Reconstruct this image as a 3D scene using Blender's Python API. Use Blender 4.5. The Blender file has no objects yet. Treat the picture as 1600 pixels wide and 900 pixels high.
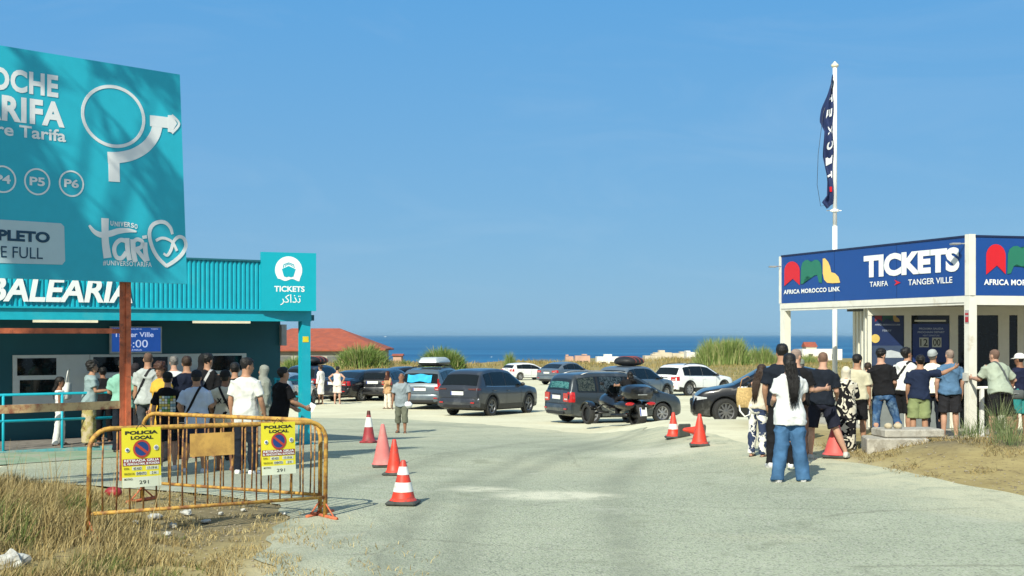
import bpy, bmesh, math, random
import numpy as np
from mathutils import Vector, Matrix, noise
from mathutils.bvhtree import BVHTree
R = math.radians
rnd = random.Random(7)
scene = bpy.context.scene
COL = scene.collection

# ------------------------------------------------------------------ camera, sky, sun, exposure
F = 2000.0                       # focal length in photo pixels (1600 wide)
CAMZ = 2.0
cam = bpy.data.cameras.new('camera'); cam.sensor_width = 36.0; cam.lens = 45.0
cam.shift_y = 73.0 / 1600.0; cam.clip_start = 0.1; cam.clip_end = 90000.0
camo = bpy.data.objects.new('camera', cam); COL.objects.link(camo)
camo.location = (0, 0, CAMZ); camo.rotation_euler = (R(90), 0, 0)
scene.camera = camo

SUN_EL, SUN_AZ = R(38), R(202)   # azimuth clockwise from +Y (the view direction)
sun_dir = Vector((math.sin(SUN_AZ) * math.cos(SUN_EL), math.cos(SUN_AZ) * math.cos(SUN_EL), math.sin(SUN_EL)))
world = bpy.data.worlds.new('World'); scene.world = world; world.use_nodes = True
wn = world.node_tree.nodes; wl = world.node_tree.links
sky = wn.new('ShaderNodeTexSky'); sky.sky_type = 'NISHITA'; sky.sun_disc = False
sky.sun_elevation = SUN_EL; sky.sun_rotation = SUN_AZ
sky.altitude = 0; sky.air_density = 1.0; sky.dust_density = 0.3; sky.ozone_density = 5.0
wn['Background'].inputs[1].default_value = 0.105
wtc = wn.new('ShaderNodeTexCoord'); wse = wn.new('ShaderNodeSeparateXYZ'); wmr = wn.new('ShaderNodeMapRange'); wmr.inputs[1].default_value = 0.0; wmr.inputs[2].default_value = .30
wl.new(wtc.outputs['Generated'], wse.inputs[0]); wl.new(wse.outputs['Z'], wmr.inputs[0])
wgr = wn.new('ShaderNodeMix'); wgr.data_type = 'RGBA'; wl.new(wmr.outputs[0], wgr.inputs['Factor'])
wgr.inputs['A'].default_value = (1.36, 2.93, 4.45, 1); wgr.inputs['B'].default_value = (.62, 2.45, 5.0, 1)     # marine haze over the blue sky
wdt = wn.new('ShaderNodeVectorMath'); wdt.operation = 'DOT_PRODUCT'; wdt.inputs[1].default_value = sun_dir; wl.new(wtc.outputs['Generated'], wdt.inputs[0])
wm2 = wn.new('ShaderNodeMapRange'); wm2.inputs[1].default_value = -.35; wm2.inputs[2].default_value = .9; wl.new(wdt.outputs['Value'], wm2.inputs[0])
wg2 = wn.new('ShaderNodeMix'); wg2.data_type = 'RGBA'; wl.new(wm2.outputs[0], wg2.inputs['Factor']); wl.new(wgr.outputs['Result'], wg2.inputs['A']); wg2.inputs['B'].default_value = (3.0, 3.55, 4.0, 1)   # bright haze round the sun, behind the camera
wcm = wn.new('ShaderNodeMapping'); wcm.inputs['Scale'].default_value = (2.2, 1, 9); wcm.inputs['Rotation'].default_value = (0, R(6), 0)
wcn = wn.new('ShaderNodeTexNoise'); wcn.inputs['Scale'].default_value = 2.4; wcn.inputs['Detail'].default_value = 7; wcn.inputs['Roughness'].default_value = .62; wcn.inputs['Distortion'].default_value = .8
wl.new(wtc.outputs['Generated'], wcm.inputs[0]); wl.new(wcm.outputs[0], wcn.inputs['Vector'])
wcr = wn.new('ShaderNodeMapRange'); wcr.inputs[1].default_value = .50; wcr.inputs[2].default_value = .85; wcr.inputs[4].default_value = .16; wl.new(wcn.outputs['Fac'], wcr.inputs[0])
wcx = wn.new('ShaderNodeMix'); wcx.data_type = 'RGBA'; wl.new(wcr.outputs[0], wcx.inputs['Factor']); wl.new(wg2.outputs['Result'], wcx.inputs['A']); wcx.inputs['B'].default_value = (3.4, 4.4, 5.4, 1)
wmx = wn.new('ShaderNodeMix'); wmx.data_type = 'RGBA'; wmx.inputs['Factor'].default_value = .90
wl.new(sky.outputs[0], wmx.inputs['A']); wl.new(wcx.outputs['Result'], wmx.inputs['B'])
wl.new(wmx.outputs['Result'], wn['Background'].inputs[0])
sl = bpy.data.lights.new('sun', 'SUN'); sl.energy = 4.2; sl.angle = R(0.53); sl.color = (1.0, 0.97, 0.82)
so = bpy.data.objects.new('sun', sl); COL.objects.link(so)
so.rotation_euler = (-sun_dir).to_track_quat('-Z', 'Y').to_euler(); so.location = (-20, -40, 40)
vs = scene.view_settings
vs.view_transform = 'Standard'; vs.look = 'None'; vs.gamma = 1.0; vs.use_curve_mapping = False
vs.exposure = 0.50
scene.cycles.max_bounces = 6
scene.cycles.use_denoising = True

# ------------------------------------------------------------------ helpers
def lerp(a, b, t): return a + (b - a) * t
def sstep(a, b, x):
    t = min(1.0, max(0.0, (x - a) / (b - a))); return t * t * (3 - 2 * t)
PY = [0, 15, 17, 19.5, 21, 23, 27, 31, 35, 42, 48, 67, 91, 110, 119, 127, 136, 150, 200, 300, 420, 600, 900]
PZ = [0, 0, -.02, -.13, -.17, -.16, -.32, -.52, -.70, -.87, -1.0, -1.15, -1.5, -1.85, -1.8, -.95, -1.1, -2.4, -6, -13, -20, -30, -45]
def g(x, y):
    z = float(np.interp(y, PY, PZ))
    m = sstep(1.8, 4.2, x) * (1 - sstep(27, 42, y)) * sstep(8, 15, y)
    z = lerp(z, .045, m)
    # dirt mound in front of the right kiosk
    z += .36 * sstep(4.9, 7.0, x) * math.exp(-((y - 19.4) / 1.9) ** 2)
    # left verge
    z += .10 * (1 - sstep(-5.6, -3.2, x)) * math.exp(-((y - 12.5) / 3.0) ** 2)
    # right hand field that rises behind the white car
    m = sstep(9, 17, x) * sstep(74, 98, y) * (1 - sstep(118, 150, y))
    z = lerp(z, -.45, m)
    # flats on the far right with the pale ruins
    m = sstep(.02, .05, x / max(y, 1)) * (1 - sstep(.35, .5, x / max(y, 1))) * sstep(150, 200, y) * (1 - sstep(330, 420, y))
    z = lerp(z, -3.3 - (y - 200) * .006, m)
    # left flat with the red roofed house
    m = (1 - sstep(-.11, -.08, x / max(y, 1))) * sstep(130, 150, y) * (1 - sstep(230, 300, y))
    z = lerp(z, -3.4, m)
    if y > 30: z += .10 * noise.noise((x * .15, y * .15, 3)) * sstep(70, 120, y)
    if 112 < y < 145: z += .45 * noise.noise((x * .11, y * .07, 8.0))
    return z
def at(px, Y): return (px - 800.0) / F * Y
def zat(py, Y): return CAMZ - (py - 523.0) * Y / F

def tag(o, label=None, cat=None, group=None, kind=None):
    if label: o['label'] = label
    if cat: o['category'] = cat
    if group: o['group'] = group
    if kind: o['kind'] = kind
    return o
def empty(name, loc, label=None, cat=None, group=None, rz=0.0):
    o = bpy.data.objects.new(name, None); COL.objects.link(o)
    o.location = loc; o.rotation_euler = (0, 0, rz); o.empty_display_size = .2
    return tag(o, label, cat, group)
def world_loc(o):
    v = Vector((0, 0, 0))
    while o is not None:
        v += Vector(o.location); o = o.parent
    return v
def mesh_obj(name, V, Fc, mats, parent=None, smooth=False, idx=None, world=False, sharp=None):
    me = bpy.data.meshes.new(name)
    if world and parent is not None:
        w = world_loc(parent); V = [(v[0] - w.x, v[1] - w.y, v[2] - w.z) for v in V]
    me.from_pydata([tuple(v) for v in V], [], Fc)
    if not isinstance(mats, (list, tuple)): mats = [mats]
    for m in mats: me.materials.append(m)
    if idx is not None: me.polygons.foreach_set('material_index', idx)
    if smooth: me.polygons.foreach_set('use_smooth', [True] * len(me.polygons))
    if sharp is not None: me.set_sharp_from_angle(angle=R(sharp))
    me.update()
    o = bpy.data.objects.new(name, me); COL.objects.link(o)
    if parent is not None: o.parent = parent
    return o

class MB:
    def __init__(s): s.V = []; s.F = []; s.I = []; s.m = 0
    def add(s, V, Fc):
        b = len(s.V); s.V += [tuple(v) for v in V]
        for f in Fc: s.F.append(tuple(i + b for i in f)); s.I.append(s.m)
        return s
    def mb(s, V, Fc): return s.add(V, Fc)
    def box(s, c, size, M=None, bev=0.0):
        hx, hy, hz = size[0] / 2, size[1] / 2, size[2] / 2
        if bev > 0:
            b = bev; rings = []
            for z, i in ((-hz, b), (-hz + b, 0), (hz - b, 0), (hz, b)):
                x, y = hx - i, hy - i; k = b
                rings.append([(x, y - k, z), (x - k, y, z), (-x + k, y, z), (-x, y - k, z), (-x, -y + k, z), (-x + k, -y, z), (x - k, -y, z), (x, -y + k, z)])
            vs_ = [Vector(p) for r in rings for p in r]
            fs = [tuple(reversed(range(8))), tuple(range(24, 32))]
            for k in range(3):
                for j in range(8):
                    fs.append((k * 8 + j, k * 8 + (j + 1) % 8, (k + 1) * 8 + (j + 1) % 8, (k + 1) * 8 + j))
        else:
            vs_ = [Vector((x, y, z)) for x in (-hx, hx) for y in (-hy, hy) for z in (-hz, hz)]
            fs = [(0, 1, 3, 2), (4, 6, 7, 5), (0, 4, 5, 1), (2, 3, 7, 6), (0, 2, 6, 4), (1, 5, 7, 3)]
        c = Vector(c)
        return s.add([(M @ v if M is not None else v) + c for v in vs_], fs)
    def loft(s, rings, cap=True, closed=True):
        n = len(rings[0]); V = [p for r in rings for p in r]; Fc = []
        for k in range(len(rings) - 1):
            for j in range(n if closed else n - 1):
                a, b = k * n + j, k * n + (j + 1) % n
                Fc.append((a, b, b + n, a + n))
        if cap:
            Fc.append(tuple(reversed(range(n)))); Fc.append(tuple(range((len(rings) - 1) * n, len(rings) * n)))
        return s.add(V, Fc)
    def tube(s, pts, r, n=8, cap=True, flat=1.0, side=None):
        pts = [Vector(p) for p in pts]; m = len(pts)
        rr = [r] * m if isinstance(r, (int, float)) else list(r)
        rings = []; u = None
        for i in range(m):
            t = (pts[min(i + 1, m - 1)] - pts[max(i - 1, 0)])
            if t.length < 1e-9: t = Vector((0, 0, 1))
            t.normalize()
            if u is None:
                u = Vector(side) if side is not None else (Vector((1, 0, 0)) if abs(t.x) < .8 else Vector((0, 1, 0)))
            u = u - t * u.dot(t)
            if u.length < 1e-6: u = t.orthogonal()
            u.normalize(); w = t.cross(u)
            q = rr[i]; q1, q2 = (q, q * flat) if isinstance(q, (int, float)) else q
            rings.append([pts[i] + u * (math.cos(a) * q1) + w * (math.sin(a) * q2) for a in [2 * math.pi * j / n for j in range(n)]])
        return s.loft(rings, cap)
    def lathe(s, prof, n=24, o=(0, 0, 0), axis='z', cap=True):
        o = Vector(o); rings = []
        for (r, h) in prof:
            ring = []
            for j in range(n):
                a = 2 * math.pi * j / n; c, d = r * math.cos(a), r * math.sin(a)
                ring.append(o + Vector({'z': (c, d, h), 'x': (h, c, d), 'y': (d, h, c)}[axis]))
            rings.append(ring)
        return s.loft(rings, cap)
    def ball(s, c, r, n=10, m=7, rot=None):
        if isinstance(r, (int, float)): r = (r, r, r)
        c = Vector(c); rings = []
        for i in range(m + 1):
            a = -math.pi / 2 + math.pi * min(max(i / m, .02), .98)
            ring = []
            for j in range(n):
                b = 2 * math.pi * j / n
                v = Vector((r[0] * math.cos(a) * math.cos(b), r[1] * math.cos(a) * math.sin(b), r[2] * math.sin(a)))
                ring.append(c + (rot @ v if rot is not None else v))
            rings.append(ring)
        return s.loft(rings)
    def build(s, name, mats, parent=None, smooth=False, world=False, sharp=None):
        return mesh_obj(name, s.V, s.F, mats, parent, smooth, s.I, world, sharp)

class Plane:
    """upright plane: P0 on the ground plan, d along it (left to right as seen), n towards the camera"""
    def __init__(s, P0, d):
        s.P = Vector((P0[0], P0[1])); s.d = Vector(d).normalized(); s.n = Vector((s.d.y, -s.d.x))
    def shift(s, off): return Plane(s.P + s.n * off, s.d)
    def u(s, px):
        r = (px - 800.0) / F
        return (r * s.P.y - s.P.x) / (s.d.x - r * s.d.y)
    def uv(s, px, py):
        u = s.u(px); Y = s.P.y + u * s.d.y
        return u, CAMZ - (py - 523.0) * Y / F
    def pt(s, u, z, off=0.0):
        return Vector((s.P.x + s.d.x * u + s.n.x * off, s.P.y + s.d.y * u + s.n.y * off, z))
    def rot(s):
        return Matrix(((s.d.x, -s.n.x, 0), (s.d.y, -s.n.y, 0), (0, 0, 1)))
    def box(s, mb, u0, u1, z0, z1, o0, o1, bev=0.0):
        return mb.box(s.pt((u0 + u1) / 2, (z0 + z1) / 2, (o0 + o1) / 2), (abs(u1 - u0), abs(o1 - o0), abs(z1 - z0)), s.rot(), bev)
    def flat(s, mb, pts, off, th=.004):
        """filled polygon given as (u,z) points"""
        n = len(pts)
        ar = sum(pts[i][0] * pts[(i + 1) % n][1] - pts[(i + 1) % n][0] * pts[i][1] for i in range(n))
        if ar < 0: pts = pts[::-1]
        bm = bmesh.new()
        f = bm.faces.new([bm.verts.new(s.pt(u, z, off)) for u, z in pts])
        bmesh.ops.triangulate(bm, faces=[f])
        bm.verts.index_update()
        V = [v.co.copy() for v in bm.verts]; Fc = [tuple(v.index for v in q.verts) for q in bm.faces]
        b0 = [s.pt(u, z, off - th) for u, z in pts]
        k = len(V); V2 = V + b0
        for i in range(n): Fc.append((i, k + i, k + (i + 1) % n, (i + 1) % n))
        bm.free()
        return mb.add(V2, Fc)
    def stroke(s, mb, pts, w, off, th=.004, close=False):
        pts = [Vector(p) for p in pts]; n = len(pts); L = []; Rr = []
        for i in range(n):
            if close: a, b = pts[(i - 1) % n], pts[(i + 1) % n]
            else: a, b = pts[max(i - 1, 0)], pts[min(i + 1, n - 1)]
            t = (b - a).normalized(); q = Vector((-t.y, t.x)); ww = w[i] if isinstance(w, (list, tuple)) else w
            L.append(pts[i] + q * ww / 2); Rr.append(pts[i] - q * ww / 2)
        V = []; Fc = []
        for i in range(n):
            V += [s.pt(L[i].x, L[i].y, off), s.pt(Rr[i].x, Rr[i].y, off), s.pt(L[i].x, L[i].y, off - th), s.pt(Rr[i].x, Rr[i].y, off - th)]
        for i in range(n if close else n - 1):
            a = i * 4; b = ((i + 1) % n) * 4
            Fc += [(a, a + 1, b + 1, b), (a + 2, b + 2, b + 3, a + 3), (a, b, b + 2, a + 2), (a + 1, a + 3, b + 3, b + 1)]
        return mb.add(V, Fc)

_TXT = {}
def text_geo(body, bold=0.0, shear=0.0, space=1.0):
    key = (body, bold, shear, space)
    if key in _TXT: return _TXT[key]
    cu = bpy.data.curves.new('t', 'FONT'); cu.body = body; cu.size = 1.0; cu.offset = bold; cu.shear = shear
    cu.space_character = space; cu.resolution_u = 4; cu.fill_mode = 'FRONT'
    o = bpy.data.objects.new('t', cu); COL.objects.link(o)
    dg = bpy.context.evaluated_depsgraph_get(); dg.update()
    me = bpy.data.meshes.new_from_object(o.evaluated_get(dg))
    V = np.array([v.co[:] for v in me.vertices]) if len(me.vertices) else np.zeros((1, 3))
    Fc = [tuple(p.vertices) for p in me.polygons]
    bpy.data.objects.remove(o); bpy.data.curves.remove(cu); bpy.data.meshes.remove(me)
    lo = V.min(0); hi = V.max(0)
    V = (V - lo); sz = np.maximum(hi - lo, 1e-6)
    _TXT[key] = (V / sz, Fc, sz); return _TXT[key]
def text(mb, pl, body, u0, z0, u1, z1, off, bold=0.0, shear=0.0, space=1.0, th=0.0):
    """lettering stretched to fill the rectangle (u0,z0)-(u1,z1) of a plane"""
    V, Fc, sz = text_geo(body, bold, shear, space)
    P = [pl.pt(u0 + (u1 - u0) * v[0], z0 + (z1 - z0) * v[1], off) for v in V]
    mb.add(P, Fc)
    if th > 0:
        edges = {}
        for f in Fc:
            for a, b in zip(f, f[1:] + f[:1]):
                edges[(a, b)] = edges.get((a, b), 0) + 1
        P2 = [pl.pt(u0 + (u1 - u0) * v[0], z0 + (z1 - z0) * v[1], off - th) for v in V]
        k = len(P); Q = []
        for (a, b) in edges:
            if (b, a) not in edges: Q.append((a, k + a, k + b, b))
        mb.add(P + P2, Q)
def text_px(mb, pl, body, x0, y0, x1, y1, off, **k):
    """the same, the rectangle being given by its place in the photograph"""
    p2 = pl.shift(off)
    ua, za = p2.uv(x0, y1); ub, zb = p2.uv(x1, y1)
    _, zc = p2.uv(x0, y0); _, zd = p2.uv(x1, y0)
    text(mb, pl, body, ua, (za + zb) / 2, ub, (zc + zd) / 2, off, **k)

# ------------------------------------------------------------------ materials
def _bs(m): return m.node_tree.nodes['Principled BSDF']
_M = {}
def mat(name, col, rough=.6, metal=0.0, var=.12, scale=6.0, bump=0.0, bscale=60.0, spec=.5, coat=0.0, emit=0.0, dirt=None, dscale=3.0, damt=.5):
    if name in _M: return _M[name]
    m = bpy.data.materials.new(name); m.use_nodes = True; nt = m.node_tree; b = _bs(m); _M[name] = m
    b.inputs['Roughness'].default_value = rough; b.inputs['Metallic'].default_value = metal
    b.inputs['Specular IOR Level'].default_value = spec; b.inputs['Coat Weight'].default_value = coat
    b.inputs['Coat Roughness'].default_value = .05
    tc = nt.nodes.new('ShaderNodeTexCoord')
    nz = nt.nodes.new('ShaderNodeTexNoise'); nz.inputs['Scale'].default_value = scale; nz.inputs['Detail'].default_value = 5
    nt.links.new(tc.outputs['Object'], nz.inputs['Vector'])
    mx = nt.nodes.new('ShaderNodeMix'); mx.data_type = 'RGBA'
    mr = nt.nodes.new('ShaderNodeMapRange'); mr.inputs[1].default_value = .3; mr.inputs[2].default_value = .7
    nt.links.new(nz.outputs['Fac'], mr.inputs[0]); nt.links.new(mr.outputs[0], mx.inputs['Factor'])
    mx.inputs['A'].default_value = [c * (1 - var) for c in col[:3]] + [1]
    mx.inputs['B'].default_value = [min(1, c * (1 + var)) for c in col[:3]] + [1]
    out = mx.outputs['Result']
    if dirt is not None:
        n2 = nt.nodes.new('ShaderNodeTexNoise'); n2.inputs['Scale'].default_value = dscale; n2.inputs['Detail'].default_value = 8; n2.inputs['Roughness'].default_value = .7
        nt.links.new(tc.outputs['Object'], n2.inputs['Vector'])
        r2 = nt.nodes.new('ShaderNodeMapRange'); r2.inputs[1].default_value = .62 - damt * .3; r2.inputs[2].default_value = .72 - damt * .2
        nt.links.new(n2.outputs['Fac'], r2.inputs[0])
        m2 = nt.nodes.new('ShaderNodeMix'); m2.data_type = 'RGBA'
        nt.links.new(r2.outputs[0], m2.inputs['Factor']); nt.links.new(out, m2.inputs['A']); m2.inputs['B'].default_value = list(dirt) + [1]
        out = m2.outputs['Result']
    nt.links.new(out, b.inputs['Base Color'])
    if bump > 0:
        n3 = nt.nodes.new('ShaderNodeTexNoise'); n3.inputs['Scale'].default_value = bscale; n3.inputs['Detail'].default_value = 4
        nt.links.new(tc.outputs['Object'], n3.inputs['Vector'])
        bp = nt.nodes.new('ShaderNodeBump'); bp.inputs['Strength'].default_value = bump; bp.inputs['Distance'].default_value = .01
        nt.links.new(n3.outputs['Fac'], bp.inputs['Height']); nt.links.new(bp.outputs[0], b.inputs['Normal'])
    if emit > 0:
        nt.links.new(out, b.inputs['Emission Color']); b.inputs['Emission Strength'].default_value = emit
    return m
def cloth(name, col, rough=.9): return mat(name, col, rough, var=.10, scale=9, bump=.35, bscale=90, spec=.15)
def pattern(name, cols, kind, scale):
    """printed cloth: the print is the colour of the cloth itself"""
    if name in _M: return _M[name]
    m = bpy.data.materials.new(name); m.use_nodes = True; nt = m.node_tree; b = _bs(m); _M[name] = m
    b.inputs['Roughness'].default_value = .9; b.inputs['Specular IOR Level'].default_value = .1
    tc = nt.nodes.new('ShaderNodeTexCoord')
    rp = nt.nodes.new('ShaderNodeValToRGB'); rp.color_ramp.interpolation = 'CONSTANT'
    if kind == 'swirl':
        nz = nt.nodes.new('ShaderNodeTexNoise'); nz.inputs['Scale'].default_value = scale; nz.inputs['Detail'].default_value = 1
        nz.inputs['Distortion'].default_value = 1.2
        nt.links.new(tc.outputs['Object'], nz.inputs['Vector'])
        mt = nt.nodes.new('ShaderNodeMath'); mt.operation = 'MULTIPLY'; mt.inputs[1].default_value = 3.2; nt.links.new(nz.outputs['Fac'], mt.inputs[0])
        fr = nt.nodes.new('ShaderNodeMath'); fr.operation = 'FRACT'; nt.links.new(mt.outputs[0], fr.inputs[0])
        nt.links.new(fr.outputs[0], rp.inputs[0])
        rp.color_ramp.elements[0].color = list(cols[0]) + [1]; rp.color_ramp.elements[1].position = .5; rp.color_ramp.elements[1].color = list(cols[1]) + [1]
    else:
        vo = nt.nodes.new('ShaderNodeTexVoronoi'); vo.inputs['Scale'].default_value = scale
        nz = nt.nodes.new('ShaderNodeTexNoise'); nz.inputs['Scale'].default_value = scale * 4
        ad = nt.nodes.new('ShaderNodeMix'); ad.data_type = 'VECTOR'; ad.inputs['Factor'].default_value = .08
        nt.links.new(tc.outputs['Object'], ad.inputs['A']); nt.links.new(tc.outputs['Object'], nz.inputs['Vector']); nt.links.new(nz.outputs['Color'], ad.inputs['B'])
        nt.links.new(ad.outputs['Result'], vo.inputs['Vector']); nt.links.new(vo.outputs['Distance'], rp.inputs[0])
        rp.color_ramp.elements[0].color = list(cols[0]) + [1]; rp.color_ramp.elements[1].position = .60; rp.color_ramp.elements[1].color = list(cols[1]) + [1]
        if len(cols) > 2:
            e = rp.color_ramp.elements.new(.26); e.color = list(cols[2]) + [1]
    nt.links.new(rp.outputs[0], b.inputs['Base Color'])
    return m
WHITE = mat('white_paint', (.78, .77, .73), .5, var=.04)
BLACK = mat('black_plastic', (.012, .012, .013), .45, var=.2)
RUBBER = mat('black_rubber', (.022, .022, .022), .8, var=.25, scale=20)
STEEL = mat('galvanised_steel', (.42, .43, .43), .45, .6, var=.15)
CONCRETE = mat('concrete', (.40, .38, .33), .9, var=.2, scale=4, bump=.5, bscale=40, dirt=(.27, .25, .21), dscale=5)
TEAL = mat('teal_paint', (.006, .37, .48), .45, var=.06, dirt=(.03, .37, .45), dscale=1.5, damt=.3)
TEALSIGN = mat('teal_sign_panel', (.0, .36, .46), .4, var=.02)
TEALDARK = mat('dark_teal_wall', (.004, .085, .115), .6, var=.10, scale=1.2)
LETTER = mat('white_lettering', (.80, .82, .82), .5, var=.02)
NAVY = mat('blue_sign_panel', (.008, .060, .26), .4, var=.03)
CREAM = mat('cream_steel', (.70, .69, .62), .5, var=.05, dirt=(.55, .50, .40), dscale=2.2, damt=.15)
GLASS = mat('dark_window_glass', (.006, .009, .011), .05, var=.1, spec=.32)
CHROME = mat('chrome_trim', (.55, .56, .57), .2, .9, var=.05)
RUST = mat('rusty_red_steel', (.50, .13, .055), .75, var=.25, scale=9, bump=.4, bscale=60, dirt=(.22, .07, .04), dscale=6, damt=.3)
YELLOWRUST = mat('yellow_rusty_tube', (.50, .29, .055), .7, var=.25, scale=12, bump=.4, bscale=80, dirt=(.22, .085, .03), dscale=11, damt=.55)
# ------------------------------------------------------------------ ground
def ground_mat():
    m = bpy.data.materials.new('sandy_ground'); m.use_nodes = True; nt = m.node_tree; b = _bs(m)
    b.inputs['Roughness'].default_value = 1.0; b.inputs['Specular IOR Level'].default_value = .1
    N = nt.nodes.new; L = nt.links.new
    geo = N('ShaderNodeNewGeometry')
    at_ = N('ShaderNodeAttribute'); at_.attribute_name = 'zone'
    sep = N('ShaderNodeSeparateColor'); L(at_.outputs['Color'], sep.inputs[0])
    def nz(sc, det=6, rough=.6):
        n = N('ShaderNodeTexNoise'); n.inputs['Scale'].default_value = sc; n.inputs['Detail'].default_value = det; n.inputs['Roughness'].default_value = rough
        L(geo.outputs['Position'], n.inputs['Vector']); return n.outputs['Fac']
    def mix(f, a, c):
        x = N('ShaderNodeMix'); x.data_type = 'RGBA'
        if isinstance(f, float): x.inputs['Factor'].default_value = f
        else: L(f, x.inputs['Factor'])
        for k, v in (('A', a), ('B', c)):
            if isinstance(v, tuple): x.inputs[k].default_value = list(v) + [1]
            else: L(v, x.inputs[k])
        return x.outputs['Result']
    def rng(f, a, c):
        r = N('ShaderNodeMapRange'); r.inputs[1].default_value = a; r.inputs[2].default_value = c; L(f, r.inputs[0]); return r.outputs[0]
    sand = mix(rng(nz(.35), .35, .65), (.58, .55, .39), (.70, .67, .49))
    sand = mix(rng(nz(3.0, 8, .7), .55, .75), sand, (.46, .40, .28))
    dirt = mix(rng(nz(1.3, 8, .7), .3, .7), (.42, .345, .16), (.25, .195, .09))
    dirt = mix(rng(nz(9.0, 6, .7), .56, .66), dirt, (.13, .10, .065))
    field = mix(rng(nz(.25, 8, .7), .35, .65), (.33, .25, .115), (.19, .18, .075))
    field = mix(rng(nz(1.6, 8, .75), .5, .7), field, (.42, .34, .19))
    c = mix(sep.outputs[0], sand, dirt)
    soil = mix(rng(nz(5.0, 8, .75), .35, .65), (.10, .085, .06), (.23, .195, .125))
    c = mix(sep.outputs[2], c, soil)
    c = mix(sep.outputs[1], c, field)
    L(c, b.inputs['Base Color'])
    bp = N('ShaderNodeBump'); bp.inputs['Strength'].default_value = .6; bp.inputs['Distance'].default_value = .03
    L(nz(14, 8, .7), bp.inputs['Height']); L(bp.outputs[0], b.inputs['Normal'])
    return m
def asphalt_mat():
    m = bpy.data.materials.new('old_asphalt'); m.use_nodes = True; nt = m.node_tree; b = _bs(m)
    b.inputs['Roughness'].default_value = .95; b.inputs['Specular IOR Level'].default_value = .2
    N = nt.nodes.new; L = nt.links.new
    geo = N('ShaderNodeNewGeometry')
    def nz(sc, det=6, rough=.6, dist=0.0):
        n = N('ShaderNodeTexNoise'); n.inputs['Scale'].default_value = sc; n.inputs['Detail'].default_value = det
        n.inputs['Roughness'].default_value = rough; n.inputs['Distortion'].default_value = dist
        L(geo.outputs['Position'], n.inputs['Vector']); return n
    def mix(f, a, c, mode=None):
        x = N('ShaderNodeMix'); x.data_type = 'RGBA'
        if isinstance(f, float): x.inputs['Factor'].default_value = f
        else: L(f, x.inputs['Factor'])
        for k, v in (('A', a), ('B', c)):
            if isinstance(v, tuple): x.inputs[k].default_value = list(v) + [1]
            else: L(v, x.inputs[k])
        return x.outputs['Result']
    def rng(f, a, c, lo=0.0, hi=1.0):
        r = N('ShaderNodeMapRange'); r.inputs[1].default_value = a; r.inputs[2].default_value = c
        r.inputs[3].default_value = lo; r.inputs[4].default_value = hi; L(f, r.inputs[0]); return r.outputs[0]
    base = mix(rng(nz(.5, 6, .65).outputs['Fac'], .3, .7), (.315, .345, .255), (.42, .45, .33))
    base = mix(rng(nz(.22, 5, .6, .6).outputs['Fac'], .56, .74, 0, .75), base, (.53, .51, .35))          # dust drifts
    vo = N('ShaderNodeTexVoronoi'); vo.inputs['Scale'].default_value = 55; L(geo.outputs['Position'], vo.inputs['Vector'])
    sp = N('ShaderNodeSeparateColor'); L(vo.outputs['Color'], sp.inputs[0])
    base = mix(rng(sp.outputs[0], .72, .80, 0, .55), base, (.13, .135, .12))
    base = mix(rng(sp.outputs[1], .80, .88, 0, .55), base, (.50, .49, .42))
    # cracks
    wob = nz(1.3, 6, .7)
    ad = N('ShaderNodeMix'); ad.data_type = 'VECTOR'; ad.inputs['Factor'].default_value = .22
    L(geo.outputs['Position'], ad.inputs['A']); L(wob.outputs['Color'], ad.inputs['B'])
    v2 = N('ShaderNodeTexVoronoi'); v2.feature = 'DISTANCE_TO_EDGE'; v2.inputs['Scale'].default_value = .42; L(ad.outputs['Result'], v2.inputs['Vector'])
    ck = rng(v2.outputs['Distance'], .0, .012, 1, 0)
    gate = rng(nz(.30, 3).outputs['Fac'], .46, .56)
    mm = N('ShaderNodeMath'); mm.operation = 'MULTIPLY'; L(ck, mm.inputs[0]); L(gate, mm.inputs[1])
    m3 = N('ShaderNodeMath'); m3.operation = 'MULTIPLY'; L(mm.outputs[0], m3.inputs[0]); m3.inputs[1].default_value = .5
    base = mix(m3.outputs[0], base, (.17, .17, .13))
    da = N('ShaderNodeAttribute'); da.attribute_name = 'wear'; ds = N('ShaderNodeSeparateColor'); L(da.outputs['Color'], ds.inputs[0])
    def mul(f, h):
        q = N('ShaderNodeMath'); q.operation = 'MULTIPLY'; L(f, q.inputs[0]); L(h, q.inputs[1]); return q.outputs[0]
    base = mix(mul(ds.outputs[0], rng(nz(1.6, 8, .75, .5).outputs['Fac'], .30, .62)), base, (.56, .54, .38))
    base = mix(mul(ds.outputs[1], rng(nz(2.2, 8, .75).outputs['Fac'], .25, .7, .15, .8)), base, (.225, .24, .185))
    base = mix(rng(nz(.17, 4, .6, .8).outputs['Fac'], .54, .60, 0, .38), base, (.24, .255, .20))
    base = mix(mul(ds.outputs[2], rng(nz(4.0, 8, .75).outputs['Fac'], .32, .5)), base, (.60, .59, .46))
    # worn pale patches
    base = mix(rng(nz(.8, 7, .7, .4).outputs['Fac'], .58, .66, 0, .55), base, (.45, .46, .37))
    base = mix(rng(nz(1.1, 7, .7, .3).outputs['Fac'], .34, .42, .55, 0), base, (.23, .245, .175))
    L(base, b.inputs['Base Color'])
    bp = N('ShaderNodeBump'); bp.inputs['Strength'].default_value = .7; bp.inputs['Distance'].default_value = .012
    L(vo.outputs['Distance'], bp.inputs['Height']); L(bp.outputs[0], b.inputs['Normal'])
    return m
def axis(segs):
    out = []
    for a, b, st in segs:
        n = max(1, round((b - a) / st)); out += [a + (b - a) * i / n for i in range(n)]
    out.append(segs[-1][1]); return out
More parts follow.
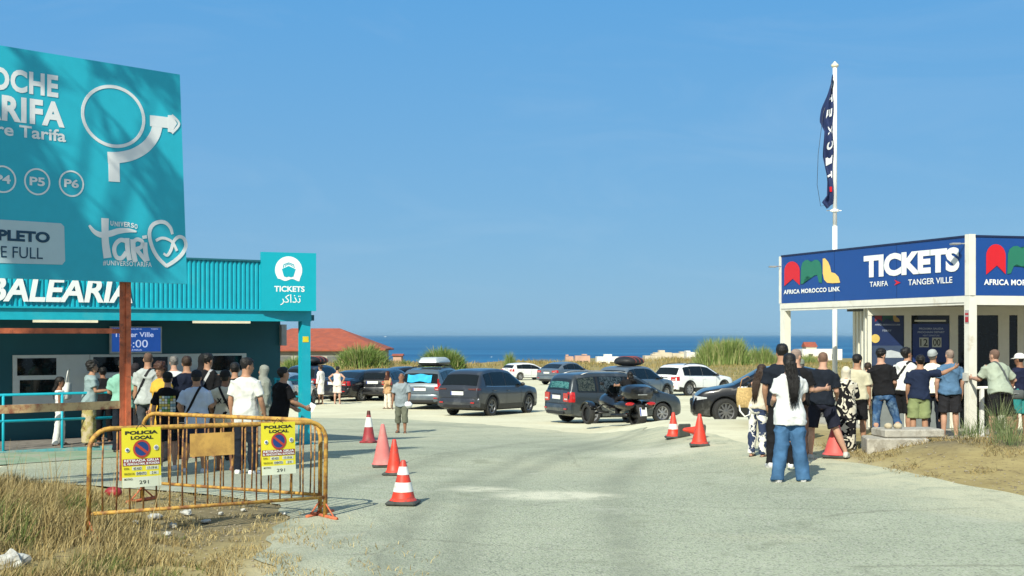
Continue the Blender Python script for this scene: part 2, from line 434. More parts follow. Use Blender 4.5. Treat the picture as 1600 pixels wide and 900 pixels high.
LE = ([2, 9, 10.6, 12, 13, 14, 15, 16, 17, 17.5, 19, 20, 27, 30, 43, 46], [-1.4, -1.7, -2.05, -2.35, -2.4, -2.45, -2.75, -3.8, -5.6, -6.6, -8.2, -8.4, -8.0, -9.0, -9.5, -9.5])
RE = ([2, 10, 13, 15.3, 17.3, 20.3, 22, 25, 28, 30.5, 34, 37, 40, 44, 46], [11, 9.2, 7.2, 6.2, 5.6, 4.95, 4.3, 3.95, 3.6, 3.0, 2.2, 1.0, -.8, -3.6, -9.0])
ys = axis([(2, 10, 1), (10, 30, .35), (30, 60, 1), (60, 110, 2.5), (110, 150, 1.5), (150, 420, 9), (420, 900, 40)])
xs = axis([(-420, -100, 20), (-100, -30, 5), (-30, -10, 1), (-10, 12, .45), (12, 32, 1), (32, 100, 4), (100, 420, 20)])
V = []; Fc = []; Z = []
for y in ys:
    for x in xs:
        inside = y < 44 and float(np.interp(y, *LE)) + .5 < x < float(np.interp(y, *RE)) - .6
        V.append((x, y, g(x, y) - (.06 if inside else 0)))
        dirt = max(sstep(4.6, 5.6, x + .25 * noise.noise((x, y, 0))) * (1 - sstep(24, 33, y)), (1 - sstep(-2.6, -1.4, x)) * (1 - sstep(16.5, 18.5, y)))
        field = max(sstep(112, 120, y), sstep(9, 15, x) * sstep(72, 84, y + 2 * noise.noise((x * .3, y * .3, 1))))
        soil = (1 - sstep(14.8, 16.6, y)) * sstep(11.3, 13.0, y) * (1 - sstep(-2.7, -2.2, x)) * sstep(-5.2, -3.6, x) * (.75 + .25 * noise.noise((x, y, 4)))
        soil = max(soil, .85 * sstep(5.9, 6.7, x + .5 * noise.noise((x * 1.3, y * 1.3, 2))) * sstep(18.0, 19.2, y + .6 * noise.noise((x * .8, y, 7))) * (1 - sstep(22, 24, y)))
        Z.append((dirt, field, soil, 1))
nx = len(xs)
for j in range(len(ys) - 1):
    for i in range(nx - 1):
        a = j * nx + i; Fc.append((a, a + 1, a + 1 + nx, a + nx))
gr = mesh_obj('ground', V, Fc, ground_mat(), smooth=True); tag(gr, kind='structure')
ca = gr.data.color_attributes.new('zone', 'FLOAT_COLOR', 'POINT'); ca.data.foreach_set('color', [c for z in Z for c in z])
# asphalt apron
V = []; Fc = []; WR = []; rows = axis([(2, 10, .6), (10, 46, .2)]); NC = 70
for y in rows:
    a = float(np.interp(y, *LE)) + .22 * noise.noise((y * 1.7, 1, 0)); c = float(np.interp(y, *RE)) + .28 * noise.noise((y * 1.3, 5, 0)) + .10 * noise.noise((y * 5, 9, 0))
    for k in range(NC + 1):
        x = lerp(a, max(c, a + .3), k / NC); V.append((x, y, g(x, y) + .012))
        dust = max(.95 * (1 - sstep(.1, 2.6, c - x)) * (1 if y > 12 else .4), .75 * (1 - sstep(.0, 1.1, x - a)), .55 * sstep(24, 38, y), .35 * math.exp(-((x - .6) / 2.2) ** 2 - ((y - 20.5) / 2.6) ** 2))
        xc = .3 + .012 * (y - 12) ** 2 * (1 if y > 12 else 0); tr_ = max(math.exp(-((x - xc - s_) / .22) ** 2) for s_ in (-.8, .75, -2.9, -1.4)) * (1 - sstep(26, 36, y))
        pt_ = max(1 - sstep(.55, 1.15, math.hypot((x - .55) / .85, (y - 15.9) / .55)), .8 * (1 - sstep(.5, 1.1, math.hypot((x + .4) / .5, (y - 16.6) / .35))), .6 * (1 - sstep(.5, 1.1, math.hypot((x - 2.6) / 1.2, (y - 23) / 1.2))))
        WR += [dust, tr_, pt_, 1]
for j in range(len(rows) - 1):
    for k in range(NC):
        q = j * (NC + 1) + k; Fc.append((q, q + 1, q + NC + 2, q + NC + 1))
ap = mesh_obj('road', V, Fc, asphalt_mat(), smooth=True); tag(ap, kind='structure')
ca = ap.data.color_attributes.new('wear', 'FLOAT_COLOR', 'POINT'); ca.data.foreach_set('color', WR)
# sea
sm = bpy.data.materials.new('sea_water'); sm.use_nodes = True; b = _bs(sm); nt = sm.node_tree
b.inputs['Base Color'].default_value = (.018, .125, .27, 1); b.inputs['Roughness'].default_value = .55; b.inputs['Specular IOR Level'].default_value = .12
geo = nt.nodes.new('ShaderNodeNewGeometry'); mp = nt.nodes.new('ShaderNodeMapping'); mp.inputs['Scale'].default_value = (.0006, .004, 1)
nz = nt.nodes.new('ShaderNodeTexNoise'); nz.inputs['Scale'].default_value = 1.0; nz.inputs['Detail'].default_value = 7
mx = nt.nodes.new('ShaderNodeMix'); mx.data_type = 'RGBA'; mx.inputs['A'].default_value = (.012, .085, .20, 1); mx.inputs['B'].default_value = (.028, .145, .29, 1)
mr = nt.nodes.new('ShaderNodeMapRange'); mr.inputs[1].default_value = .35; mr.inputs[2].default_value = .65
nt.links.new(geo.outputs['Position'], mp.inputs[0]); nt.links.new(mp.outputs[0], nz.inputs['Vector']); nt.links.new(nz.outputs['Fac'], mr.inputs[0])
nt.links.new(mr.outputs[0], mx.inputs['Factor']); nt.links.new(mx.outputs['Result'], b.inputs['Base Color'])
se = mesh_obj('sea', [(-60000, 300, -25), (60000, 300, -25), (60000, 60000, -25), (-60000, 60000, -25)], [(0, 1, 2, 3)], sm); tag(se, kind='structure')

def line(pl, s_, x0, y0, x1, y1, off, m_, par, **k):
    m = MB(); text_px(m, pl, s_, x0, y0, x1, y1, off, **k); return m.build('lettering', m_, par, world=True)

# ------------------------------------------------------------------ left ticket office
PL = Plane((-4.35, 27.0), (.832, .555))
PB = PL.shift(-1.9)
ko = empty('ticket_office', (-7.0, 25.2, g(-7, 25.2)), 'long teal ticket office with corrugated fascia, canopy and white counter windows behind the queue', 'ticket office')
UL = -10.0
ub = PB.u(438)
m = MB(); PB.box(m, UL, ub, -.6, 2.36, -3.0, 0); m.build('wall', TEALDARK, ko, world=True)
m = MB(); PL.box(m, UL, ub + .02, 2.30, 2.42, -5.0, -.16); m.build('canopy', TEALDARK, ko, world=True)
m = MB(); PL.box(m, UL, .12, 2.28, 2.50, -.16, .02)
PL.box(m, UL, .10, 2.495, 2.53, -.18, .07)
m.build('beam', TEAL, ko, world=True)
u0, zt = PL.uv(408, 412); m = MB(); N = 0; u = UL; V = []; Fc = []; st = .105
while u < u0 + .3:
    for du, o in ((0, .0), (.030, .0), (.045, .026), (.080, .026)):
        V.append(PL.pt(u + du, 2.53, .0 + o)); V.append(PL.pt(u + du, 3.5, .0 + o))
    u += st + .0 - .01
n = len(V) // 2
for i in range(n - 1): Fc.append((2 * i, 2 * i + 2, 2 * i + 3, 2 * i + 1))
m.add(V, Fc); PL.box(m, UL, u0 + .3, 2.531, 3.499, -.10, -.02); m.build('fascia', TEAL, ko, world=True)
m = MB(); PL.box(m, UL, u0 + .3, 3.503, 3.54, -.14, .05); m.build('capping', mat('teal_trim', (.01, .12, .16), .5), ko, world=True)
m = MB(); PL.box(m, -.10, .10, -.45, 2.279, -.16, .02); PL.box(m, -.17, .17, -.45, -.28, -.23, .09); m.build('post', TEAL, ko, world=True)
m = MB(); a, c = PL.shift(.021).uv(473, 528); PL.box(m, a, a + .13, c - .09, c + .03, .022, .028); m.build('sticker', mat('yellow_sticker', (.75, .6, .03), .5), ko, world=True)
# counter
m = MB(); B = PB
def wbox(m, x0, y0, x1, y1, o0, o1, pl=PB):
    q = pl.shift(o1); ua, za = q.uv(x0, y0); ub_, zb = q.uv(x1, y1); pl.box(m, ua, ub_, zb, za, o0, o1)
FRM = mat('white_window_frame', (.62, .63, .63), .5, var=.05)
m = MB(); wbox(m, 20, 555, 140, 633, 0, .04); wbox(m, 141, 554, 385, 585, 0, .04); wf = m.build('window', FRM, ko, world=True)
for (x0, y0, x1, y1) in ((27, 560, 88, 586), (31, 594, 86, 617), (146, 558, 200, 581), (208, 558, 262, 580), (330, 556, 378, 578)):
    m = MB(); wbox(m, x0, y0, x1, y1, .041, .047); m.build('pane', GLASS, wf, world=True)
SH = MB(); wbox(SH, 140, 583, 385, 587, .04, .30); SH.build('counter', FRM, ko, world=True)
for (x0, x1, y) in ((52, 152, 503), (302, 390, 502)):
    m = MB(); q = PL.shift(-.9); ua, za = q.uv(x0, y); ub_, _ = q.uv(x1, y); q.box(m, ua, ub_, 2.24, 2.297, -.05, .05)
    m.build('tube_light', mat('lamp_tube', (.95, .85, .6), .4, emit=.6), ko, world=True)
m = MB(); wbox(m, 440, 507, 448, 540, -.5, .12, PB); m.build('cable_box', mat('grey_box', (.35, .36, .36), .6), ko, world=True)
# platform with its railing
m = MB(); ur = PL.u(206); PL.box(m, UL, ur, -.52, -.12, -1.9, .35); m.build('platform', mat('blue_green_concrete', (.10, .36, .38), .8, var=.2, dirt=(.32, .36, .32), dscale=4, damt=.5), ko, world=True)
m = MB(); PL.box(m, UL + .05, ur - .05, -.118, -.105, -1.85, .25); m.build('platform_floor', mat('worn_floor', (.20, .18, .16), .9, var=.3), ko, world=True)
rl = empty('railing', PL.pt(-6, -.12, .30), 'teal two-bar steel railing along the raised platform behind the rusty post', 'railing')
q = PL.shift(.30); m = MB()
for z in (.90, .42): m.tube([q.pt(UL, z), q.pt(ur - .1, z), q.pt(ur + .02, z - .12), q.pt(ur + .02, -.12)] if z > .8 else [q.pt(UL, z), q.pt(ur, z)], .026, 8)
m.build('rail', TEAL, rl, True, world=True)
for x in (5, 97, 184):
    m = MB(); uu = q.u(x); m.tube([q.pt(uu, -.4), q.pt(uu, .90)], .026, 8); m.build('upright', TEAL, rl, True, world=True)
r2 = empty('railing', PL.pt(-.3, -.3, -.9), 'short teal railing beside the teal corner post, at the end of the queue', 'railing')
m = MB(); q = PL.shift(-1.0)
for y in (592, 618): a, c = q.uv(428, y); b2, c2 = q.uv(486, y + 3); m.tube([q.pt(a, c), q.pt(b2, c2)], .025, 8)
m.build('rail', TEAL, r2, True, world=True)
for x in (430, 484):
    m = MB(); a, c = q.uv(x, 590); m.tube([q.pt(a, g(-5, 28) - .1), q.pt(a, c)], .025, 8); m.build('upright', TEAL, r2, True, world=True)
# pale green painted pavement
m = MB(); V = []
gp = [PL.pt(UL, 0, .36), PL.pt(UL, 0, 3.0), PL.pt(-3.2, 0, 2.2), PL.pt(-1.8, 0, .36)]
n = 12; rows_ = []
for i in range(n + 1):
    for j in range(n + 1):
        a = gp[0].lerp(gp[3], i / n); c = gp[1].lerp(gp[2], i / n); p = a.lerp(c, j / n); V.append((p.x, p.y, g(p.x, p.y) + .022))
Fc = [(i * (n + 1) + j, i * (n + 1) + j + 1, (i + 1) * (n + 1) + j + 1, (i + 1) * (n + 1) + j) for i in range(n) for j in range(n)]
pv = mesh_obj('pavement', V, Fc, mat('pale_green_paint', (.23, .33, .22), .9, var=.2, scale=2, dirt=(.33, .31, .25), dscale=2, damt=.5)); tag(pv, kind='structure')
# departure screen
sg = empty('departure_screen', PB.pt(-3.5, 1.9, .05), 'blue departure screen showing a ferry time above the counter', 'screen')
q = PB; m = MB(); wbox(m, 172, 510, 253, 552, .03, .10); m.build('housing', mat('screen_case', (.45, .47, .5), .5), sg, world=True)
m = MB(); wbox(m, 175, 512, 251, 549, .101, .105); m.build('display', mat('blue_screen', (.010, .075, .36), .3, var=.05, emit=.45), sg, world=True)
SL = mat('screen_letters', (.6, .68, .9), .4, emit=.5); line(PB, 'Tanger Ville', 178, 519, 240, 529, .108, SL, sg, bold=.012); line(PB, '15:00', 190, 531, 231, 543, .108, SL, sg); m = MB()
text_px(m, PB, 'BALEARIA', 196, 545.5, 222, 548, .108); text_px(m, PB, 'PROXIMA SALIDA', 178, 513.2, 222, 515, .108)
text_px(m, PB, 'TARIFA', 236, 513.2, 247, 515, .108); m.build('lettering', mat('screen_letters', (.6, .68, .9), .4, emit=.5), sg, world=True)
# raised roof lettering and the square sign
bl = empty('roof_lettering', PL.pt(-7, 2.8, .06), 'large white letters mounted on the teal corrugated fascia below the billboard', 'lettering')
m = MB(); text_px(m, PL, 'BALEARIA', -21, 434, 207, 472, .07, bold=.026, shear=.18, th=.02); m.build('letters', LETTER, bl, world=True)
ts = empty('ticket_sign', PL.pt(-.5, 2.4, .1), 'square teal sign with a white ship emblem on the corner of the teal office', 'sign')
q = Plane(PL.pt(0, 0, .30).xy, (.92, .39))
a0, zt_ = q.uv(408, 393.5); a1, zb_ = q.uv(494, 486)
m = MB(); q.box(m, a0, a1, zb_, zt_, -.10, 0); m.build('panel', TEALSIGN, ts, world=True)
m = MB(); cu, cz = q.uv(451, 422); r_ = .285
ring = []
for k in range(48):
    t = 2 * math.pi * k / 48; x = r_ * math.cos(t); z = r_ * math.sin(t)
    if z < -.17: z = -.205 + .022 * math.sin(x * 22)
    ring.append((cu + x, cz + z))
q.flat(m, ring, .006); m.build('emblem', LETTER, ts, world=True)
m = MB(); sh = [(-.145, .02), (-.08, .05), (0, .085), (.08, .05), (.145, .02), (.10, -.13), (.05, -.15), (0, -.135), (-.05, -.15), (-.10, -.13)]
q.flat(m, [(cu + x, cz + z) for x, z in sh], .010)
q.stroke(m, [(cu - .115, cz + .05), (cu - .10, cz + .115), (cu, cz + .15), (cu + .10, cz + .115), (cu + .115, cz + .05)], .018, .010)
q.stroke(m, [(cu - .075, cz + .07), (cu - .065, cz + .10), (cu, cz + .122), (cu + .065, cz + .10), (cu + .075, cz + .07)], .014, .010)
m.build('ship', TEALSIGN, ts, world=True)
line(q, 'TICKETS', 428.5, 447, 476, 456, .006, LETTER, ts, bold=.03)
m = MB(); text_px(m, q, '\uFEAE\uFEDB\uFE8D\uFEAC\uFE97', 438, 460, 470, 477, .006, bold=.004); m.build('lettering', LETTER, ts, world=True)

# ------------------------------------------------------------------ billboard
PBB = Plane((-4.76, 18.5), (.7071, .7071))
bb = empty('billboard', (-6.0, 17.3, g(-6, 17.3)), 'large teal parking billboard with white letters and arrow on a rusty red frame', 'billboard')
_, zb = PBB.uv(291, 443.5); _, zt = PBB.uv(281, 116)
BT = mat('billboard_teal', (.022, .45, .58), .4, var=.03)
m = MB(); PBB.flat(m, [(-4.3, zb), PBB.uv(292.5, 443.5), PBB.uv(281, 116.5), (-4.3, zt)], 0, .07); m.build('panel', BT, bb, world=True)
def smooth_line(P, W, k=5):
    Q = []; X = []
    for i in range(len(P) - 1):
        p0, p1, p2, p3 = P[max(i - 1, 0)], P[i], P[i + 1], P[min(i + 2, len(P) - 1)]
        for j in range(k):
            t = j / k; Q.append(tuple(.5 * (2 * p1[n] + (p2[n] - p0[n]) * t + (2 * p0[n] - 5 * p1[n] + 4 * p2[n] - p3[n]) * t * t + (3 * p1[n] - p0[n] - 3 * p2[n] + p3[n]) * t ** 3) for n in (0, 1))); X.append(lerp(W[i], W[i + 1], t))
    return Q + [P[-1]], X + [W[-1]]
def bstroke(m, pts, w, off=.006, close=False):
    W_ = list(w) if isinstance(w, (list, tuple)) else [w] * len(pts); Q, X = smooth_line([PBB.uv(x, y) for x, y in pts], W_); PBB.stroke(m, Q, X, off, close=close)
line(PBB, 'COCHE', -46, 108, 91, 144, .006, LETTER, bb, bold=.038, space=1.06)
line(PBB, 'TARIFA', -66, 150, 101, 190, .006, LETTER, bb, bold=.042, space=1.08)
line(PBB, 'Explore Tarifa', -82, 193, 103, 218, .006, LETTER, bb, bold=.022)
for i, (x, y) in enumerate(((4, 280), (58, 284), (111.5, 287))):
    cu, cz = PBB.uv(x, y); rr = .168
    m = MB(); PBB.stroke(m, [(cu + rr * math.cos(t) , cz + rr * math.sin(t)) for t in [2 * math.pi * k / 40 for k in range(40)]], .022, .006, close=True)
    text(m, PBB, 'P%d' % (i + 4), cu - .105, cz - .055, cu + .105, cz + .06, .006, bold=.03); m.build('parking_number', LETTER, bb, world=True)
m = MB(); cu, cz = PBB.uv(177.5, 182); ru = abs(PBB.u(227) - PBB.u(128)) / 2
_, z1 = PBB.uv(177, 134); _, z2 = PBB.uv(177, 230); rz = (z1 - z2) / 2
PBB.stroke(m, [(cu + ru * .965 * math.cos(t), cz + rz * .965 * math.sin(t)) for t in [2 * math.pi * k / 64 for k in range(64)]], .045, .006, close=True)
bstroke(m, [(178.5, 284), (178, 262), (177.5, 240)], .165)
bstroke(m, [(168, 246), (186, 246), (208, 241), (228, 229), (241, 212), (246, 196), (249, 188)], .155, .007)
bstroke(m, [(234, 188.5), (252, 190.5), (263, 192)], .155, .008)
PBB.flat(m, [PBB.uv(*p) for p in ((262, 180), (269, 180), (276, 193), (268, 207), (262, 206))], .009)
bstroke(m, [(268, 180), (279.5, 193.5), (268, 208)], .035, .010)
m.build('arrow_emblem', LETTER, bb, world=True)
m = MB(); p = [PBB.uv(*q_) for q_ in ((-80, 338), (95, 349), (100, 354), (101.5, 408), (97, 413.5), (-80, 409))]; PBB.flat(m, p, .006)
m.build('notice_panel', mat('pale_notice', (.46, .60, .64), .5, var=.02), bb, world=True)
NINK = mat('dark_navy_ink', (.006, .05, .10), .5)
line(PBB, 'COMPLETO', -72, 358.5, 78, 376, .011, NINK, bb, bold=.045); line(PBB, 'WE ARE FULL', -75, 384, 67, 402, .011, NINK, bb)
# hand drawn emblem at the lower right
m = MB()
bstroke(m, [(164, 341), (164, 360), (164.5, 380), (168, 403)], [.11, .10, .105, .12])
bstroke(m, [(139, 352), (147, 362), (158, 367), (172, 365), (185, 361), (200, 360), (213, 362)], [.03, .06, .08, .085, .08, .06, .02], .008)
bstroke(m, [(197, 377), (188, 375), (180, 382), (178, 392), (182, 402), (190, 403), (197, 394)], .06, .009)
bstroke(m, [(198, 372), (199, 390), (202, 407)], .07, .010)
bstroke(m, [(207, 374), (208, 392), (211, 409)], .075, .009)
bstroke(m, [(207, 379), (214, 374), (222, 378), (220, 386), (209, 390)], .055, .010)
bstroke(m, [(213, 390), (222, 401), (228, 408)], .06, .011)
bstroke(m, [(226, 379), (227, 395), (230, 408)], .07, .010)
bstroke(m, [(225, 368), (226, 373)], .07, .010)
bstroke(m, [(260, 416), (246, 402), (237, 385), (233, 366), (237, 353), (247, 347), (258, 348), (266, 356), (269, 366)], [.05, .055, .055, .055, .055, .055, .055, .05, .04], .009)
bstroke(m, [(259, 416), (272, 408), (284, 397), (290, 384), (287, 373), (279, 370), (271, 377), (267, 390), (261, 399), (255, 396)], [.05, .055, .055, .055, .05, .05, .045, .045, .04, .03], .010)
bstroke(m, [(243, 376), (252, 372), (262, 374), (270, 380), (276, 392)], .04, .011)
for x, y, ch in zip((175, 181.5, 186, 190.5, 196, 201.5, 207, 212.5), (345, 346.2, 346.5, 346.5, 346.8, 347.3, 348.3, 350), 'UNIVERSO'):
    text_px(m, PBB, ch, x - 2.4 if ch != 'I' else x - .8, y, x + 2.4 if ch != 'I' else x + .8, y + 7.6, .008, bold=.03)
text_px(m, PBB, '#UNIVERSOTARIFA', 161, 408, 237, 416.5, .007, bold=.012, space=1.1)
m.build('town_emblem', LETTER, bb, world=True)
# frame
QF = PBB.shift(-.10)
def angle_post(u):
    m = MB(); QF.box(m, u - .08, u + .0, -.15, zb + .3, -.02, 0); QF.box(m, u + .0, u + .075, -.15, zb + .3, -.10, .02)
    m.build('post', RUST, bb, world=True)
up = QF.u(196)
angle_post(up); angle_post(up - 3.4)
for y, hh, mt in ((517, .035, RUST), (636, .055, mat('sunlit_tan_paint', (.62, .44, .22), .7, var=.15, dirt=(.33, .10, .05), dscale=5, damt=.5))):  # lower bar's tan colour has the sunlit look of its top put in
    _, z = QF.uv(100, y); m = MB(); QF.box(m, up - 3.4, up - .081, z - hh, z + hh, -.05, .0); 
    m.build('crossbar', mt, bb, world=True)

# ------------------------------------------------------------------ right ticket kiosk
C = Vector((8.40, 23.5)); Lp = Vector((6.22, 29.6))
PA = Plane(C, C - Lp); PR = Plane(C, (.962, .272))
kr = empty('ticket_kiosk', (9.5, 25.5, .0), 'white and navy ticket kiosk with a tall blue fascia and glazed front on the right', 'ticket kiosk')
LA = (Lp - C).length
zlo, zhi = 2.72, 3.80
ZB = 2.55
# plinth, frame
m = MB()
poly = [Lp + Vector((0, 0)), C, C + PR.d * 4.4, Lp + PR.d * 4.6]
pl_ = [(p.x, p.y) for p in poly]
def prism(m, pts, z0, z1):
    n = len(pts); V = [(x, y, z0) for x, y in pts] + [(x, y, z1) for x, y in pts]
    m.add(V, [tuple(reversed(range(n))), tuple(range(n, 2 * n))] + [(i, (i + 1) % n, n + (i + 1) % n, n + i) for i in range(n)])
prism(m, pl_, -.6, .07); m.build('plinth', CONCRETE, kr, world=True)
m = MB(); prism(m, [(p[0] + .06 * math.copysign(1, 9 - p[0]), p[1] + .05) for p in pl_], 2.60, 2.70); m.build('roof', CREAM, kr, world=True)
m = MB(); PA.box(m, -LA - .05, .0, ZB, zlo, -.16, .0); PR.box(m, .10, 4.4, ZB, zlo, -.16, .002); m.build('beam', CREAM, kr, world=True)
m = MB(); PA.box(m, -LA, -.02, zlo + .004, zhi, -.10, -.01); PR.box(m, .12, 4.4, zlo + .004, zhi, -.10, -.01)
m.build('fascia', NAVY, kr, world=True)
m = MB(); PA.box(m, -LA, -.02, zhi + .002, zhi + .035, -.11, .006); PR.box(m, .12, 4.4, zhi + .002, zhi + .035, -.11, .006)
m.build('capping', mat('dark_blue_trim', (.01, .02, .07), .5), kr, world=True)
m = MB(); PA.box(m, -.12, .0, zlo + .002, zhi + .05, -.14, .008); PR.box(m, .0, .118, zlo + .002, zhi + .05, -.14, .012); m.build('corner_trim', CREAM, kr, world=True)
m = MB(); PA.box(m, -LA - .07, -LA + .005, zlo + .002, zhi + .01, -.12, .012); m.build('corner_trim', CREAM, kr, world=True)
m = MB(); PA.box(m, -.14, .0, .0, ZB - .002, -.16, .004); PR.box(m, .0, .15, .0, ZB + .1, -.15, .008); m.build('post', CREAM, kr, world=True)
m = MB(); PA.box(m, -LA - .03, -LA + .16, -.1, ZB - .002, -.16, .002); m.build('post', CREAM, kr, world=True)
def aml(m_r, m_g, m_y, pl, px, off):
    """three letter emblem: arch with notched foot, double arch, curved L"""
    x0, y0, x1, y1 = px[0]; N_ = 14
    def P(x, y): return pl.shift(off).uv(x, y)
    a = [P(x0, y1), P(x0, y0 + (y1 - y0) * .4)]
    for k in range(1, N_): t = math.pi * (1 - k / N_); a.append(P((x0 + x1) / 2 + math.cos(t) * (x1 - x0) / 2, y0 + (y1 - y0) * .4 - math.sin(t) * (y1 - y0) * .4))
    a += [P(x1, y0 + (y1 - y0) * .4), P(x1, y1 - px[3]), P((x0 * .45 + x1 * .55), y0 + (y1 - y0) * .70)]
    pl.flat(m_r, a, off)
    x0, y0, x1, y1 = px[1]; w = x1 - x0; h = y1 - y0
    g_ = [(0, 1), (.02, .30), (.08, .12), (.20, .02), (.34, .0), (.44, .06), (.5, .10), (.56, .06), (.66, .0), (.80, .0), (.92, .10), (.98, .28), (1.0, .55), (1.0, .95), (.86, .92), (.78, .62), (.66, .64), (.5, .74), (.32, .66), (.22, .72), (.12, .98)]
    pl.flat(m_g, [P(x0 + w * a_, y0 + h * b_) for a_, b_ in g_], off)
    if px[2]:
        x0, y0, x1, y1 = px[2]; w = x1 - x0; h = y1 - y0
        l_ = [(0, .02), (.12, 0), (.30, .14), (.42, .34), (.48, .56), (.70, .60), (.90, .74), (1.0, .98), (.55, 1.0), (.25, .98), (.08, .86), (.0, .6)]
        pl.flat(m_y, [P(x0 + w * a_, y0 + h * b_) for a_, b_ in l_], off)
RED = mat('red_emblem', (.60, .012, .02), .4, var=.03); GREEN = mat('green_emblem', (.02, .17, .105), .4, var=.03); SAND = mat('yellow_emblem', (.80, .55, .15), .4, var=.03)
for pl_q, px_q in ((PA, [(1225.5, 408.5, 1249.5, 447), (1251, 406, 1284, 444), (1285.5, 403.5, 1312.5, 442.5), 1.5]), (PR, [(1541, 381.5, 1571.5, 429), (1574, 384, 1620, 428), (1624, 386, 1658, 430), .5])):
    mr_, mg_, my_ = MB(), MB(), MB(); aml(mr_, mg_, my_, pl_q, px_q, .004)
    mr_.build('red_letter', RED, kr, world=True); mg_.build('green_letter', GREEN, kr, world=True); my_.build('yellow_letter', SAND, kr, world=True)
line(PA, 'AFRICA MOROCCO LINK', 1224.5, 450.5, 1312.5, 457.5, .004, LETTER, kr, bold=.035, space=1.08)
line(PR, 'AFRICA MOROCCO LINK', 1537.5, 437, 1665, 446, .004, LETTER, kr, bold=.035, space=1.08)
line(PA, 'TARIFA', 1359, 439.5, 1387.5, 447.5, .004, LETTER, kr, bold=.012); line(PA, 'TANGER VILLE', 1419, 434.5, 1488, 444, .004, LETTER, kr, bold=.012)
m = MB(); text_px(m, PA, 'TICKETS', 1349.5, 393, 1499, 429.5, .004, bold=.055); m.build('large_lettering', LETTER, kr, world=True)
m = MB(); S_ = PA.shift(.004)
PA.flat(m, [S_.uv(*p) for p in ((1397, 437), (1407, 441.5), (1397, 446), (1400.5, 441.5))], .004); m.build('red_arrow', RED, kr, world=True)
m = MB()
for u_ in (-LA * .335, -LA * .67): PA.box(m, u_ - .004, u_ + .004, zlo + .01, zhi - .01, -.0095, -.0065)
for u_ in (1.5, 3.0): PR.box(m, u_ - .004, u_ + .004, zlo + .01, zhi - .01, -.0095, -.0065)
m.build('panel_joint', mat('joint_dark_blue', (.004, .02, .09), .6), kr, world=True)  # thin dark blue strips for the seams between fascia panels
m = MB(); PA.box(m, -LA + .02, -.15, ZB + .035, ZB + .05, .001, .007); m.build('drip_edge', mat('grey_drip', (.30, .30, .27), .6), kr, world=True)
m = MB(); m.tube([PA.pt(-.07, .08, .022), PA.pt(-.07, 1.1, .022), PA.pt(-.07, 1.15, .022)], .014, 8); PA.box(m, -.12, -.02, 1.15, 1.30, .008, .06); m.build('conduit', mat('pale_conduit', (.50, .50, .46), .6), kr, world=True)
# cabin behind the porch
PC = Plane((7.39, 26.5), (.992, -.124))
CABW = mat('cream_cabin', (.60, .58, .49), .55, var=.05)
m = MB(); PC.box(m, .001, 5.6, .07, 2.58, -2.4, -2.3)                       # rear wall
PC.box(m, 5.5, 5.6, .07, 2.58, -2.3, 0)
for k in range(9): PC.box(m, -.035 if k % 2 else -.006, .06, .072, 2.575, -2.3 + k * .25, -2.3 + k * .25 + .249)   # ribbed side wall
m.build('cabin_wall', CABW, kr, world=True)
m = MB()
def cpx(m, x0, x1, z0, z1, o0, o1):
    a, c = PC.u(x0), PC.u(x1); PC.box(m, a, c, z0, z1, o0, o1)
for x0, x1 in ((1356, 1362), (1413, 1424), (1484, 1497), (1560, 1577), (1590, 1600)): cpx(m, x0, x1, .08, 2.45, -.08, .0)
cpx(m, 1356, 1640, 2.40, 2.58, -.09, .01); m.build('cabin_frame', CABW, kr, world=True)
m = MB(); cpx(m, 1356.5, 1500, .075, .75, -.07, -.006); m.build('lower_panel', mat('grey_lower_panel', (.16, .18, .18), .5), kr, world=True)
for x0, x1 in ((1362, 1413), (1424, 1484), (1497, 1560), (1577, 1590)):
    m = MB(); cpx(m, x0, x1, .76 if x0 < 1490 else .08, 2.40, -.05, -.04); m.build('window', GLASS, kr, world=True)
def spx(m, x0, y0, x1, y1, off, th=.004):
    q = PC.shift(off); a, z1 = q.uv(x0, y0); b_, z0 = q.uv(x1, y1); PC.box(m, a, b_, z0, z1, off - th, off)
DNAVY = mat('poster_navy', (.006, .018, .075), .35, var=.1)
m = MB(); spx(m, 1362, 483, 1412, 572, -.030); po = m.build('poster', DNAVY, kr, world=True)
mr_, mg_, my_ = MB(), MB(), MB()
aml(mr_, mg_, my_, PC, [(1367, 487, 1378, 503), (1379, 486, 1395, 503), (1395.5, 487, 1406, 503), 1], -.025)
mr_.build('red_letter', mat('dull_red', (.20, .012, .02), .4), po, world=True); mg_.build('green_letter', mat('dull_green', (.012, .07, .05), .4), po, world=True); my_.build('yellow_letter', mat('dull_yellow', (.34, .22, .07), .4), po, world=True)
m = MB(); GINK = mat('grey_ink', (.30, .34, .42), .5); line(PC, 'AFRICA MOROCCO LINK', 1367, 506, 1407, 508.6, -.025, GINK, po, bold=.02); line(PC, 'FERRY', 1379, 515, 1393, 518, -.025, GINK, po)
m = MB(); cu, cz = PC.uv(1368, 529); PC.flat(m, [(cu + .09 * math.cos(t), cz + .09 * math.sin(t)) for t in [2 * math.pi * k / 24 for k in range(24)]], -.024); m.build('seal', mat('yellow_seal', (.55, .40, .10), .5), po, world=True)
m = MB(); spx(m, 1363, 540, 1411, 571, -.026); m.build('sea_picture', mat('poster_sea', (.03, .05, .10), .4), po, world=True)
m = MB(); q = PC.shift(-.022); PC.flat(m, [q.uv(*p) for p in ((1376, 556), (1380, 549), (1392, 547), (1404, 550), (1411, 554), (1411, 559), (1384, 559))], -.022); m.build('ferry_picture', mat('poster_ship', (.40, .44, .48), .5), po, world=True)
m = MB(); spx(m, 1426, 506, 1483, 566, -.030); no = m.build('poster', mat('notice_blue', (.010, .030, .14), .35, var=.05), kr, world=True)
